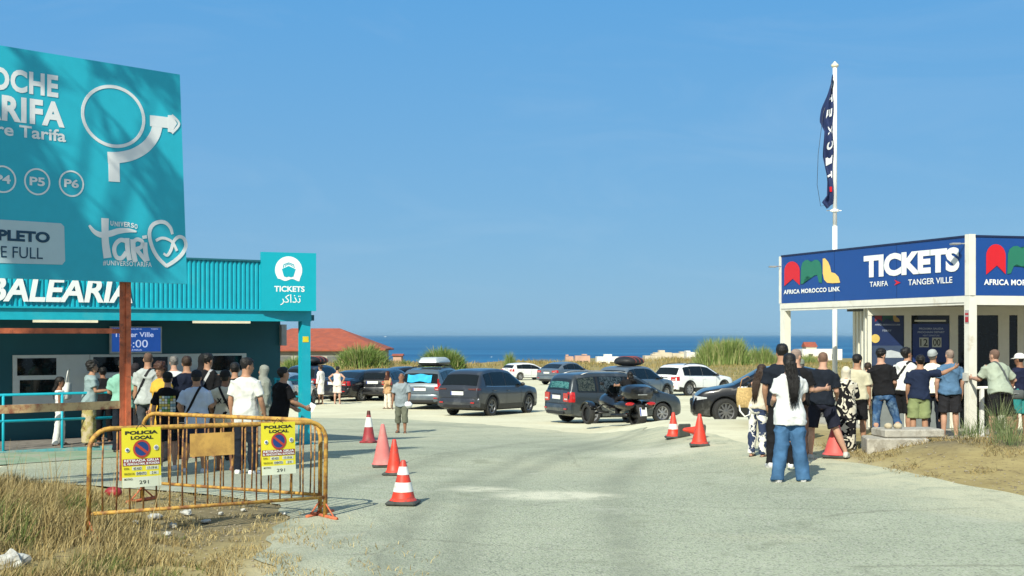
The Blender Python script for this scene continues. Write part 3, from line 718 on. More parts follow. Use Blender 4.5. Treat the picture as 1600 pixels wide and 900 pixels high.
PINK_ = mat('pale_ink', (.40, .45, .55), .5); line(PC, 'PROXIMA SALIDA', 1436, 512, 1474, 515, -.025, PINK_, no, bold=.01); line(PC, 'PROCHAIN DEPART', 1434, 517.5, 1476, 520.5, -.025, PINK_, no, bold=.01); line(PC, 'NEXT DEPARTURE', 1442, 523, 1468, 525.5, -.025, PINK_, no)
m = MB(); spx(m, 1436.5, 527.5, 1451, 542.5, -.025); m.build('time_card', mat('time_card', (.42, .43, .38), .6), no, world=True); m = MB(); spx(m, 1456.5, 527.5, 1471, 542.5, -.025); m.build('time_card', mat('time_card', (.42, .43, .38), .6), no, world=True)
line(PC, '12', 1438, 529.5, 1449.5, 540.5, -.021, BLACK, no, bold=.012); line(PC, '00', 1458, 529.5, 1469.5, 540.5, -.021, BLACK, no, bold=.012)
m = MB(); spx(m, 1429, 500, 1478, 502.5, -.02, .01); m.build('window_rail', CABW, kr, world=True)
m = MB(); q = PR.shift(.02); a, z1 = q.uv(1501, 484); b_, z0 = q.uv(1513, 505); q = PA; a = -.115; q.box(m, a, a + .11, z0, z1, .0045, .012); st_ = m.build('notice_plate', mat('grey_plate', (.35, .34, .34), .5), kr, world=True)
m = MB(); q.box(m, a + .01, a + .10, z0 + .02, z0 + .12, .0125, .015); q.box(m, a + .01, a + .10, z0 + .15, z0 + .19, .0125, .015); m.build('red_print', mat('red_print', (.35, .02, .03), .5), st_, world=True)
# floodlights on arms
for nm, pos, dr in (('a', PA.pt(-.12, zhi - .12, .0), PA.n), ('b', PA.pt(-LA, zhi - .22, 0), PA.n)):
    fl = empty('floodlight', pos, 'small grey floodlight on an arm at the %s end of the blue fascia' % ('near right' if nm == 'a' else 'far left'), 'floodlight', 'floodlights on the blue fascia')
    d3 = Vector((dr.x, dr.y, 0)); m = MB(); m.tube([(0, 0, 0), d3 * .16], .012, 6); m.build('arm', STEEL, fl)
    m = MB(); m.box(d3 * .22 + Vector((0, 0, -.01)), (.17, .17, .035), None, .01); m.build('lamp_head', STEEL, fl)
# porch ceiling lamp strip
m = MB(); PA.box(m, -4.3, -3.7, 2.50, 2.548, -.5, -.3); m.build('porch_lamp', mat('dark_fitting', (.05, .05, .05), .5), kr, world=True)
# guard rail beside the post
gr_ = empty('guard_rail', PR.pt(.9, .05, -.2), 'white tubular guard rail between the right post and the leaning man', 'railing')
q = PR.shift(-.15); m = MB(); uu0, zz = q.uv(1524, 606); uu1 = q.u(1640); m.tube([q.pt(uu0, zz), q.pt(uu1, zz)], .028, 8); m.build('rail', WHITE, gr_, True, world=True)
for x in (1534, 1549, 1620):
    m = MB(); uu = q.u(x); q.box(m, uu - .035, uu + .035, .06, zz - .02, -.025, .025); m.build('upright', WHITE, gr_, world=True)
# concrete blocks by the mound
def block(px, Y, w, d, h, label, rz, z=None):
    x = at(px, Y); o = empty('concrete_block', (x, Y, g(x, Y) - .20 if z is None else z), label, 'block', None, rz)
    m = MB(); m.box((0, 0, h / 2 + .0), (w, d, h), None, .02); m.build('slab', CONCRETE, o); return o
block(1398, 20.4, .95, .7, .36, 'pale concrete block half sunk in the dirt mound', R(-8))
block(1418, 20.5, .98, .6, .13, 'flat concrete slab lying on the concrete block', R(6), g(at(1398, 20.4), 20.4) + .162)
for px, rr, lab in ((1388, .07, 'flat tan stone lying at the left on top of the concrete slab'), (1403, .075, 'upright pale stone standing at the right on top of the concrete slab')):
    x = at(px, 20.45); m = MB(); m.ball((0, 0, .04), (rr, rr * .8, .05), 9, 6)
    m.V = [(v[0] * (1 + .2 * noise.noise(Vector(v) * 14)), v[1], v[2]) for v in m.V]
    o = m.build('stone', mat('tan_stone', (.46, .40, .28), .9, var=.25), None, True); o.location = (x, 20.45, g(at(1398, 20.4), 20.4) + .292); tag(o, lab, 'stone')

# ------------------------------------------------------------------ flagpole
fx, fy = at(1304.5, 31.2), 31.2
fp = empty('flagpole', (fx, fy, g(fx, fy)), 'tall white flagpole with a pale ball finial behind the kiosk', 'flagpole')
m = MB(); z0 = g(fx, fy); zt = zat(106, fy) - z0
m.tube([(0, 0, -.1), (0, 0, zt * .55)], .062, 14); m.tube([(0, 0, zt * .55), (0, 0, zt)], .052, 14); m.build('pole', mat('white_pole', (.80, .80, .78), .35, var=.03), fp, True)
m = MB(); m.lathe([(.05, zt), (.085, zt + .03), (.095, zt + .07), (.05, zt + .11), (.02, zt + .15), (.002, zt + .16)], 14); m.build('finial', mat('cream_finial', (.75, .68, .52), .4), fp, True)
zc = zat(329, fy) - z0; m = MB(); m.lathe([(.06, zc - .03), (.10, zc - .03), (.10, zc + .03), (.06, zc + .03)], 12); m.box((-.12, 0, zc), (.16, .02, .02)); m.box((.1, 0, zc), (.12, .02, .02)); m.build('clamp', WHITE, fp)
# banner flag furled beside the pole
fl = empty('flag', (fx, fy - .05, z0 + zc), 'furled navy banner flag with white letters hanging along the flagpole', 'flag')
za, zb_ = zat(116, fy) - z0 - zc, zat(319, fy) - z0 - zc
FLW = [(0, .02), (.05, .09), (.13, .15), (.22, .25), (.32, .29), (.40, .19), (.5, .22), (.6, .25), (.7, .23), (.8, .19), (.9, .17), (.95, .28), (1, .16)]
V = []; NU, NV = 10, 40
def flagpt(a, t):
    w = float(np.interp(t, [q[0] for q in FLW], [q[1] for q in FLW]))
    z = lerp(za, zb_, t); x = -.055 - w * a
    y = .16 * math.sin(a * 5.5 + t * 7) * a + .05 * math.sin(t * 19 + a * 3)
    return Vector((x, y, z - .12 * a))
for j in range(NV + 1):
    for i in range(NU + 1): V.append(flagpt(i / NU, j / NV))
Fc = [(j * (NU + 1) + i, j * (NU + 1) + i + 1, (j + 1) * (NU + 1) + i + 1, (j + 1) * (NU + 1) + i) for j in range(NV) for i in range(NU)]
mesh_obj('cloth', V, Fc, mat('navy_flag', (.009, .022, .09), .8, var=.15), fl, True)
m = MB()
for ch, t0, t1 in zip('STEKCIT', (.02, .13, .24, .36, .49, .60, .72), (.11, .22, .33, .46, .58, .69, .80)):
    Vt, Ft, _ = text_geo(ch, .04)
    m.add([flagpt(lerp(.62, .12, v[1]), lerp(t1 - .01, t0 + .02, v[0])) + Vector((0, -.012, 0)) for v in Vt], Ft)
m.build('lettering', LETTER, fl)
m = MB(); m.add([flagpt(a, t) + Vector((0, -.012, 0)) for a, t in ((.2, .86), (.5, .85), (.45, .89), (.2, .90))], [(0, 1, 2, 3)]); m.build('red_mark', RED, fl)
m = MB(); m.tube([(-.06, 0, za - .3), (-.3, -.02, lerp(za, zb_, .3)), (-.42, 0, lerp(za, zb_, .62)), (-.44, .02, lerp(za, zb_, .85)), (-.36, 0, zb_ - .05), (-.12, 0, zb_ - .02)], .006, 5); m.build('cord', BLACK, fl)
# ------------------------------------------------------------------ people
def remesh(V, Fc, voxel, smooth=3, fac=.5):
    me = bpy.data.meshes.new('r'); me.from_pydata([tuple(v) for v in V], [], Fc)
    o = bpy.data.objects.new('r', me); COL.objects.link(o)
    r = o.modifiers.new('r', 'REMESH'); r.mode = 'VOXEL'; r.voxel_size = voxel; r.use_smooth_shade = True
    if smooth: s_ = o.modifiers.new('s', 'SMOOTH'); s_.iterations = smooth; s_.factor = fac
    dg = bpy.context.evaluated_depsgraph_get(); dg.update()
    m2 = bpy.data.meshes.new_from_object(o.evaluated_get(dg))
    co = np.empty(len(m2.vertices) * 3); m2.vertices.foreach_get('co', co); co = co.reshape(-1, 3)
    fs = [tuple(p.vertices) for p in m2.polygons]
    bpy.data.objects.remove(o); bpy.data.meshes.remove(me); bpy.data.meshes.remove(m2)
    return [Vector(c) for c in co], fs
def wrinkle(V, Fc, amp, fx=7.0, fz=4.0, seed=0.0):
    me = bpy.data.meshes.new('w'); me.from_pydata([tuple(v) for v in V], [], Fc); me.update()
    out = []
    for v in me.vertices:
        c = v.co
        d = noise.noise((c.x * fx + seed, c.y * fx, c.z * fz + seed)) + .7 * noise.noise((c.x * fx * 2.3, c.y * fx * 2.3 + seed, c.z * fz * 2.8)) - .8 * abs(noise.noise((c.x * 5 + c.z * 9, c.y * 5, c.z * 7 - c.x * 6 + seed)))
        d += 1.1 * (1 - 2.2 * abs(noise.noise((c.x * 3.2 + c.z * 2.6 + seed, c.y * 3.2, c.z * 3.0 - c.x * 2.2 + seed)))) ** 3 - .3
        out.append(c + v.normal * (amp * max(d, -.45)))
    bpy.data.meshes.remove(me); return out
TORSO = [(-.10, .125, .095, 0), (-.04, .168, .118, -.006), (.03, .170, .118, -.008), (.11, .158, .110, 0), (.20, .146, .102, .004), (.31, .160, .112, .004), (.41, .176, .118, -.002), (.475, .178, .108, -.006), (.52, .135, .088, -.008), (.55, .078, .068, 0), (.58, .062, .062, .006), (.66, .059, .062, .014)]
HEAD = [(-.118, .018, .018, .050), (-.105, .036, .034, .040), (-.08, .051, .056, .024), (-.04, .063, .078, .010), (0, .070, .090, .003), (.04, .074, .096, -.002), (.08, .067, .086, -.006), (.105, .045, .058, -.008), (.119, .014, .018, -.008)]
SKIN = {'light': (.47, .27, .19), 'tan': (.37, .20, .125), 'brown': (.25, .125, .075), 'dark': (.16, .075, .045)}
def skin(k): return mat('skin_' + k, SKIN[k], .55, var=.10, scale=8, spec=.3)
HAIR = {'black': (.010, .009, .009), 'brown': (.035, .020, .013), 'grey': (.16, .15, .14), 'auburn': (.055, .022, .012)}
def hairmat(k): return mat('hair_' + k, HAIR[k], .5, var=.35, scale=30, bump=.6, bscale=120, spec=.35)
DEFARM = ((.14, -.02, -1), (.05, .22, -1))
def person(label, px, Y, yh, rot=0.0, female=False, build=1.0, lean=(0, 0), twist=0.0, head=(0, 0), armL=None, armR=None, legL=None, legR=None,
           skin_='tan', hair=('short', 'black'), top=None, bottom=None, shoes=None, extra=(), z=None, group=None, hscale=1.0, H=None, pelvis=None):
    x = at(px, Y); z0 = g(x, Y) if z is None else z
    if H is None: H = CAMZ - z0 - (yh - 523.0) * Y / F
    rz = R(rot) - math.atan2(x, Y) * 0
    root = empty('person', (x, Y, z0), label, 'person', group, rz)
    # pose with unit 1.75 m, later scaled
    U = Matrix.Rotation(R(lean[1]), 3, 'Y') @ Matrix.Rotation(-R(lean[0]), 3, 'X') @ Matrix.Rotation(R(twist), 3, 'Z')
    HM = Matrix.Rotation(R(head[0]), 3, 'Z') @ Matrix.Rotation(-R(head[1]), 3, 'X')
    sw = .172 * (.90 if female else 1.0); hw = .088
    armL = armL or ((-DEFARM[0][0],) + DEFARM[0][1:], (-DEFARM[1][0],) + DEFARM[1][1:]); armR = armR or DEFARM
    legL = legL or ((-.05, .02, -1), (-.03, -.02, -1)); legR = legR or ((.05, .02, -1), (.03, -.02, -1))
    n_ = lambda v: Vector(v).normalized()
    J = {}
    for s_, sx, leg, arm in (('L', -1, legL, armL), ('R', 1, legR, armR)):
        h = Vector((sx * hw, 0, 0)); k = h + n_(leg[0]) * .43; a = k + n_(leg[1]) * .42
        J['h' + s_], J['k' + s_], J['a' + s_] = h, k, a
        sh = U @ Vector((sx * sw, -.008, .478)); e = sh + n_(arm[0]) * .285; w = e + n_(arm[1]) * .25
        J['s' + s_], J['e' + s_], J['w' + s_], J['f' + s_] = sh, e, w, n_(arm[1])
    hc = U @ Vector((0, .012, .59)) + HM @ Vector((0, .012, .108))
    low = min(J['aL'].z, J['aR'].z) - .075
    top_z = hc.z + .125
    # overall scale so that the standing height fits (leaning lowers the head)
    S = H / (top_z - low)
    if hair[0] in ('cap', 'hijab', 'curly', 'bun'): S *= .985
    if pelvis is not None: S = H / 1.75; root.location.z = pelvis + low * S
    def T(v): return (Vector(v) - Vector((0, 0, low))) * S
    def torso_rings(z0_, z1_, inf, belly=0.0, nn=20):
        rr = []
        zs = [t[0] for t in TORSO]
        zz = sorted(set([z0_, z1_] + [z_ for z_ in zs if z0_ < z_ < z1_] + [lerp(z0_, z1_, i / 14) for i in range(15)]))
        for z_ in zz:
            zq = max(z_, -.02) if callable(inf) else z_
            rx = float(np.interp(zq, zs, [t[1] for t in TORSO])) * build; ry = float(np.interp(zq, zs, [t[2] for t in TORSO])) * build; oy = float(np.interp(z_, zs, [t[3] for t in TORSO]))
            if female:
                q_ = math.exp(-((z_ - .20) / .09) ** 2); rx *= 1 - .10 * q_; rx *= 1 - .06 * sstep(.3, .48, z_); oy += .018 * math.exp(-((z_ - .37) / .06) ** 2); ry *= 1 + .06 * math.exp(-((z_ - .37) / .06) ** 2); rx *= 1 + .05 * math.exp(-((z_ + .02) / .07) ** 2)
            oy += belly * math.exp(-((z_ - .14) / .13) ** 2) * .5; ry += belly * math.exp(-((z_ - .14) / .13) ** 2) * .5
            ee = inf if not callable(inf) else inf(z_)
            rr.append([T(U @ Vector((math.copysign(abs(math.cos(a)) ** .85, math.cos(a)) * (rx + ee), math.copysign(abs(math.sin(a)) ** .85, math.sin(a)) * (ry + ee) + oy, z_))) for a in [2 * math.pi * j / nn for j in range(nn)]])
        return rr
    def limb(mb, pts, rad, nn=12): mb.tube([T(p) for p in pts], [r * S * build ** .7 for r in rad], nn)
    belly = .04 if build > 1.12 else .015
    # ---- body
    mb = MB(); mb.loft(torso_rings(-.10, .66, -.004, belly))
    hr = [[T(hc + HM @ Vector((rx * hscale * math.cos(a), ry * hscale * math.sin(a) + oy, zz * hscale))) for a in [2 * math.pi * j / 16 for j in range(16)]] for zz, rx, ry, oy in HEAD]
    mb.loft(hr)
    hp = lambda v: T(hc + HM @ (Vector(v) * hscale))
    mb.tube([hp((0, .080, .025)), hp((0, .098, -.006)), hp((0, .108, -.030)), hp((0, .088, -.040))], [.009 * S, .012 * S, .016 * S, .010 * S], 8)
    mb.tube([hp((-.03, .080, .028)), hp((0, .090, .032)), hp((.03, .080, .028))], .010 * S, 6)
    mb.tube([hp((-.018, .082, -.066)), hp((0, .090, -.066)), hp((.018, .082, -.066))], .010 * S, 6)
    for sx in (-1, 1): mb.ball(hp((sx * .076, -.008, -.002)), (.013 * S, .022 * S, .034 * S), 8, 6)
    for s_ in 'LR':
        a, b_, c = J['s' + s_], J['e' + s_], J['w' + s_]
        q = .86 if female else 1
        limb(mb, [a + U @ Vector((0, 0, -.005)), a.lerp(b_, .25), a.lerp(b_, .6), b_, b_.lerp(c, .25), b_.lerp(c, .7), c, c + J['f' + s_] * .035], [.056 * q, .056 * q, .048 * q, .042 * q, .044 * q, .034 * q, .027 * q, .027 * q])
        a, b_, c = J['h' + s_], J['k' + s_], J['a' + s_]
        bk = Vector((0, -.012, 0))
        limb(mb, [a, a.lerp(b_, .3), a.lerp(b_, .7), b_, b_.lerp(c, .28) + bk, b_.lerp(c, .6) + bk * .6, b_.lerp(c, .9), c + Vector((0, 0, -.03))], [.088, .083, .066, .056, .058, .047, .036, .037])
        yaw = Vector((.18 if s_ == 'R' else -.18, 1, 0)).normalized()
        f0 = c + Vector((0, 0, -.035))
        limb(mb, [f0 - yaw * .05 + Vector((0, 0, -.005)), f0 + yaw * .03, f0 + yaw * .10 + Vector((0, 0, -.015)), f0 + yaw * .165 + Vector((0, 0, -.025))], [.034, .038, .034, .018], 10)
    BV, BF = remesh(mb.V, mb.F, .0135 * S, 3)
    out = MB(); out.add(BV, BF)
    # hands: palm, four unequal bent fingers and a thumb from the side of the palm
    for s_ in 'LR':
        sx = -1 if s_ == 'L' else 1
        f = J['f' + s_]; w = J['w' + s_] + f * .025
        nrm = Vector((-sx, .25, 0)); nrm = (nrm - f * nrm.dot(f)).normalized(); side = f.cross(nrm) * sx   # side points to the thumb
        if side.y < 0 and abs(f.z) > .5: side = -side
        hmb = MB()
        hmb.tube([T(w - f * .02), T(w + f * .02), T(w + f * .055), T(w + f * .09)], [(.024 * S, .018 * S), (.034 * S, .019 * S), (.040 * S, .018 * S), (.038 * S, .014 * S)], 10, side=side)
        for i, ln in enumerate((.066, .076, .071, .056)):
            o_ = side * (.028 - .0185 * i); p = w + f * .085 + o_
            d1 = (f + nrm * .25).normalized(); d2 = (f + nrm * .75).normalized(); d3 = (f * .7 + nrm).normalized()
            p1 = p + d1 * ln * .45; p2 = p1 + d2 * ln * .32; p3 = p2 + d3 * ln * .25
            hmb.tube([T(p - f * .012), T(p1), T(p2), T(p3)], [.0092 * S, .0086 * S, .0078 * S, .005 * S], 6)
        p = w + f * .02 + side * .030; d1 = (f + side * .9 + nrm * .3).normalized(); d2 = (f + side * .25 + nrm * .4).normalized()
        hmb.tube([T(p - side * .012), T(p + d1 * .036), T(p + d1 * .036 + d2 * .030), T(p + d1 * .036 + d2 * .046)], [.0125 * S, .0105 * S, .009 * S, .005 * S], 6)
        out.add(hmb.V, hmb.F)
    out.m = 1
    for sx in (-1, 1):
        out.ball(hp((sx * .031, .083, .008)), (.011 * S, .008 * S, .007 * S), 8, 5)
        out.tube([hp((sx * .016, .091, .034)), hp((sx * .032, .090, .038)), hp((sx * .048, .078, .033))], .0045 * S, 5)
    out.m = 2; out.tube([hp((-.022, .086, -.066)), hp((0, .0985, -.067)), hp((.022, .086, -.066))], .0055 * S, 6)
    for sx in (-1, 1): pass
    body = out.build('body', [skin(skin_), mat('dark_iris', (.02, .012, .01), .3), mat('lip_' + skin_, tuple(c * .62 for c in SKIN[skin_]), .5)], root, True)
    made = {'body': body}
    # ---- clothing
    def garment(name, mb, m_, amp=.006, voxel=.0145, smooth=3):
        V, Fc = remesh(mb.V, mb.F, voxel * S, smooth)
        V = wrinkle(V, Fc, amp * S, seed=px * .37 + len(name))
        if callable(garment.trim) : pass
        o = mesh_obj(name, V, Fc, m_, root, True); made[name] = o; made[name + '_bvh'] = BVHTree.FromPolygons([tuple(v) for v in V], Fc); return o
    garment.trim = None
    if bottom:
        kind, col = bottom[0], bottom[1]; wide = bottom[2] if len(bottom) > 2 else 1.0
        m_ = col if not isinstance(col, tuple) else cloth('cloth_%02d%02d%02d' % tuple(int(c * 99) for c in col), col)
        mb = MB()
        if kind in ('trousers', 'shorts', 'capri', 'jeans'):
            mb.loft(torso_rings(-.10, .115, .014, belly))
            for s_ in 'LR':
                a, b_, c = J['h' + s_], J['k' + s_], J['a' + s_]
                if kind == 'shorts': limb(mb, [a + Vector((0, 0, .03)), a.lerp(b_, .3), a.lerp(b_, .7), a.lerp(b_, .93)], [.100, .100 * wide, .097 * wide, .098 * wide], 14)
                elif kind == 'capri': limb(mb, [a + Vector((0, 0, .03)), a.lerp(b_, .5), b_, b_.lerp(c, .45)], [.100, .088 * wide, .078 * wide, .080 * wide], 14)
                else: limb(mb, [a + Vector((0, 0, .03)), a.lerp(b_, .4), b_, b_.lerp(c, .4), b_.lerp(c, .8), c + Vector((0, -.012, -.045 if wide > 1.25 else -.015))], [.098, .089 * lerp(1, wide, .4), .072 * lerp(1, wide, .7), .070 * wide, .062 * wide, .064 * wide], 14)
        else:   # skirt or dress
            zt = .13 if kind == 'skirt' else .545; zl = bottom[3] if len(bottom) > 3 else low + .06
            rr = torso_rings(-.04, zt, .016, belly)
            rr0 = []
            cx = (J['kL'] + J['kR']) / 2; ca_ = (J['aL'] + J['aR']) / 2
            for i in range(8):
                t = 1 - i / 8; zz = lerp(-.04, zl, t); c_ = Vector((ca_.x * t, ca_.y * t, zz))
                rx = lerp(.186, .20 * wide, t) * build; ry = lerp(.135, .17 * wide, t) * build
                rr0.append([T(c_ + Vector((rx * math.cos(a) * (1 + .05 * t * math.sin(a * 7)), ry * math.sin(a) * (1 + .05 * t * math.sin(a * 7)), 0))) for a in [2 * math.pi * j / 20 for j in range(20)]])
            mb.loft(rr0 + rr[1:])
            if kind == 'dress':
                for s_ in 'LR':
                    a, b_, c = J['s' + s_], J['e' + s_], J['w' + s_]
                    limb(mb, [a + U @ Vector((0, 0, -.004)), a.lerp(b_, .5), b_, b_.lerp(c, .5), b_.lerp(c, .85)], [.070, .070, .064, .058, .056])
        garment('trousers' if kind == 'capri' else kind, mb, m_, .014 if kind in ('trousers', 'jeans') else .011)
    if top:
        kind, col = top[0], top[1]; hem = top[2] if len(top) > 2 else -.06
        m_ = col if not isinstance(col, tuple) else cloth('cloth_%02d%02d%02d' % tuple(int(c * 99) for c in col), col)
        mb = MB(); mb.loft(torso_rings(hem, .548 if kind != 'tank' else .50, (lambda z_: lerp(.032, .017, sstep(-.05, .36, z_))), belly))
        if kind != 'tank':
            for s_ in 'LR':
                a, b_, c = J['s' + s_], J['e' + s_], J['w' + s_]
                if kind == 'long': limb(mb, [a + U @ Vector((0, 0, -.004)), a.lerp(b_, .5), b_, b_.lerp(c, .5), b_.lerp(c, .92)], [.069, .066, .058, .052, .046])
                else: limb(mb, [a + U @ Vector((0, 0, -.004)), a.lerp(b_, .25), a.lerp(b_, .80 if not female else .66)], [.070, .074, .081])
        garment('shirt', mb, m_, .016)
    if shoes:
        kind, col = shoes; m_ = mat('shoe_%02d%02d%02d' % tuple(int(c * 99) for c in col), col, .6, var=.1)
        for s_ in 'LR':
            c = J['a' + s_]; yaw = Vector((.18 if s_ == 'R' else -.18, 1, 0)).normalized(); lat = Vector((yaw.y, -yaw.x, 0))
            f0 = c + Vector((0, 0, -.075)); mb = MB()
            if kind == 'shoe':
                rings = []
                for d, w_, h_ in ((-.085, .025, .055), (-.065, .040, .085), (-.02, .042, .095), (.03, .044, .085), (.09, .050, .060), (.15, .046, .045), (.185, .026, .030)):
                    rings.append([T(f0 + yaw * d + lat * (w_ * math.copysign(abs(math.cos(a)) ** .7, math.cos(a))) + Vector((0, 0, h_ / 2 * (1 + math.copysign(abs(math.sin(a)) ** .7, math.sin(a)))))) for a in [2 * math.pi * j / 12 for j in range(12)]])
                mb.loft(rings); o = mb.build('shoe', m_, root, True)
                ms = MB(); ms.loft([[T(f0 + yaw * (math.sin(a) * .137 + .05) + lat * (.05 * math.cos(a)) + Vector((0, 0, h_))) for a in [2 * math.pi * j / 16 for j in range(16)]] for h_ in (.0, .022)])
                ms.build('sole', mat('shoe_sole', (.55, .55, .52), .7), o)
            else:
                mb.loft([[T(f0 + yaw * (math.sin(a) * .135 + .05) + lat * (.048 * math.cos(a)) + Vector((0, 0, h_))) for a in [2 * math.pi * j / 16 for j in range(16)]] for h_ in (.0, .022)])
                mb.tube([T(f0 + yaw * .10 - lat * .05 + Vector((0, 0, .02))), T(f0 + yaw * .10 - lat * .02 + Vector((0, 0, .068))), T(f0 + yaw * .10 + lat * .02 + Vector((0, 0, .068))), T(f0 + yaw * .10 + lat * .05 + Vector((0, 0, .02)))], .008 * S, 5)
                mb.build('sandal', m_, root)
    # ---- hair and head wear
    hk, hcol = hair[0], hair[1]
    def shell(inf, keep, m_, name, nv=30, nh=22, amp=0.0, freq=30.0):
        zs = [h[0] for h in HEAD]; V = []; Fc = []; K = []
        for i in range(nh + 1):
            zz = lerp(-.112, .119, math.sin(math.pi / 2 * i / nh)) 
            rx = float(np.interp(zz, zs, [h[1] for h in HEAD])); ry = float(np.interp(zz, zs, [h[2] for h in HEAD])); oy = float(np.interp(zz, zs, [h[3] for h in HEAD]))
            inf_ = inf(zz) if callable(inf) else inf; e = inf_ * (1 + .35 * sstep(.02, .1, zz))
            for j in range(nv):
                a = 2 * math.pi * j / nv; p = Vector(((rx + inf_) * math.cos(a), (ry + inf_) * math.sin(a) + oy, zz + (e * sstep(.02, .119, zz))))
                if amp: p += Vector((p.x, p.y, p.z)).normalized() * amp * noise.noise(p * freq + Vector((px, 0, 0)))
                V.append(hp(p)); K.append(p)
        for i in range(nh):
            for j in range(nv):
                f = (i * nv + j, i * nv + (j + 1) % nv, (i + 1) * nv + (j + 1) % nv, (i + 1) * nv + j)
                c = sum((K[q] for q in f), Vector()) / 4
                if keep(c): Fc.append(f)
        Fc.append(tuple(range(nh * nv, nh * nv + nv)))
        return mesh_obj(name, V, Fc, m_, root, True)
    def hairline(low_back=-.065):
        def k(c):
            if c.y > .055: return c.z > .068
            if c.y > .0: return c.z > .015 + c.y * .6
            if c.y > -.035: return c.z > -.018 
            return c.z > low_back
        return k
    if hk == 'short': shell(lambda z_: .003 + .011 * sstep(-.07, .06, z_), hairline(), hairmat(hcol), 'hair', 48, 40, .007)
    elif hk == 'shaved': shell(.0035, hairline(-.06), mat('stubble_' + hcol + skin_, tuple(lerp(SKIN[skin_][i], HAIR[hcol][i], .72) for i in range(3)), .8, var=.2, scale=40), 'hair', 40, 34)
    elif hk == 'curly': shell(.034, hairline(-.085), hairmat(hcol), 'hair', 48, 40, .028, 26.0)
    elif hk == 'tuft':  # shaved sides, thick top
        shell(lambda z_: .003 + .013 * sstep(-.03, .08, z_), hairline(-.055), hairmat(hcol), 'hair', 48, 40, .011)
    elif hk in ('long', 'bun', 'tail'):
        h = shell(.014, hairline(-.10), hairmat(hcol), 'hair', 40, 34, .005)
        mb = MB()
        if hk == 'bun': mb.ball(hp((0, -.115, .03)), .045 * S, 10, 8)
        else:
            end = hair[2] if len(hair) > 2 else .22; wd = (.085 if hk == 'long' else .04)
            bp = lambda z_: U @ Vector((0, -.155 * build, z_))
            path = [hc + HM @ Vector((0, -.055, .07)), hc + HM @ Vector((0, -.092, .0)), hc + HM @ Vector((0, -.098, -.08)), U @ Vector((0, -.125, .52)), bp(.44), bp(lerp(.44, end, .5)), bp(end)]
            mb.tube([T(p) for p in path], [(wd * q * S, .032 * q2 * S) for q, q2 in ((.6, .8), (.95, 1.1), (1.05, 1.2), (1.0, 1.05), (.85, .9), (.62, .7), (.12, .2))], 20, side=U @ Vector((1, 0, 0)))
            V, Fc = remesh(mb.V, mb.F, .011 * S, 2); me_ = []
            for v in V: me_.append(v + Vector((0, -1, 0)) * (.010 * S * noise.noise((v.x * 55, v.y * 20, v.z * 5 + px))))
            mb = MB(); mb.add(me_, Fc)
        if hk != 'bun':   # loose locks over the mass of hair
            rr_ = random.Random(int(px))
            for _ in range(110):
                s0 = rr_.uniform(-1, 1); k0 = rr_.choice((1, 2, 3)); off = rr_.uniform(.75, 1.25); pts_ = []
                for k in range(k0, 7):
                    q_ = (.6, .95, 1.0, .9, .85, .7, .32)[k] * wd * s0 * off; dd = (.8, 1.1, 1.2, 1.1, 1, .8, .3)[k] * .033 * math.sqrt(max(0, 1 - s0 * s0 * .8))
                    pts_.append(T(path[k] + U @ Vector((q_ + rr_.gauss(0, .005), -dd - rr_.uniform(0, .006), rr_.uniform(-.02, .02)))))
                pts_[-1] = pts_[-1] + Vector((rr_.gauss(0, .03), 0, rr_.uniform(-.09, .06))) * S
                mb.tube(pts_, [.0032 * S] * (len(pts_) - 1) + [.001 * S], 4)
        mb.build('hair_tail' if hk != 'bun' else 'hair_bun', hairmat(hcol), root, True)
    elif hk == 'cap':
        shell(.005, hairline(-.07), hairmat('black' if len(hair) < 3 else hair[2]), 'hair', 36, 30)
        cm = cloth('cap_%02d%02d%02d' % tuple(int(c * 99) for c in hcol), hcol)
        cp = shell(.019, lambda c: c.z > .032, cm, 'cap', 36, 30)
        mb = MB(); rings = []
        for d, hgt in ((.055, .045), (.09, .046), (.13, .040), (.165, .030)):
            w_ = .076 * math.sqrt(max(.15, 1 - ((d - .05) / .15) ** 2)); rings.append([hp((w_ * t, d, hgt - .012 * t * t)) for t in (-1, -.6, -.2, .2, .6, 1)] + [hp((w_ * t, d, hgt - .006 - .012 * t * t)) for t in (1, .6, .2, -.2, -.6, -1)])
        mb.loft(rings); mb.build('brim', cm, cp, True)
    elif hk == 'hijab':
        hm = cloth('scarf_%02d%02d%02d' % tuple(int(c * 99) for c in hcol), hcol)
        mb = MB(); zs = [h[0] for h in HEAD]; rings = []
        sh_c = U @ Vector((0, 0, .49))
        for zz in (.135, .128, .10, .06, .02, -.03, -.08, -.115):
            rx = float(np.interp(min(zz, .115), zs, [h[1] for h in HEAD])); ry = float(np.interp(min(zz, .115), zs, [h[2] for h in HEAD])); oy = float(np.interp(zz, zs, [h[3] for h in HEAD]))
            rx = max(rx, .070 if zz < 0 else rx); ry = max(ry, .075 if zz < 0 else ry)
            e = .024
            fr = lambda a: -.026 if (math.sin(a) > .62 and -.10 < zz < .07) else 0
            rings.append([hp(((rx + e) * math.cos(a), (ry + e + fr(a)) * math.sin(a) + min(oy, .015), zz)) for a in [2 * math.pi * j / 28 for j in range(28)]])
        for t, w_, d_ in ((.25, .125, .115), (.55, .175, .135), (1.0, .20, .15)):
            c_ = (hc + HM @ Vector((0, 0, -.13))).lerp(sh_c + U @ Vector((0, 0, -.10)), t)
            rings.append([T(c_ + U @ Vector((w_ * math.cos(a), d_ * math.sin(a), 0))) for a in [2 * math.pi * j / 28 for j in range(28)]])
        mb.loft(rings[::-1]); V, Fc = remesh(mb.V, mb.F, .010 * S, 2); V = wrinkle(V, Fc, .006 * S, 10, 8, px)
        mesh_obj('headscarf', V, Fc, hm, root, True)
    # ---- back print, strap, bags
    bvh = made.get('shirt_bvh') or made.get('dress_bvh')
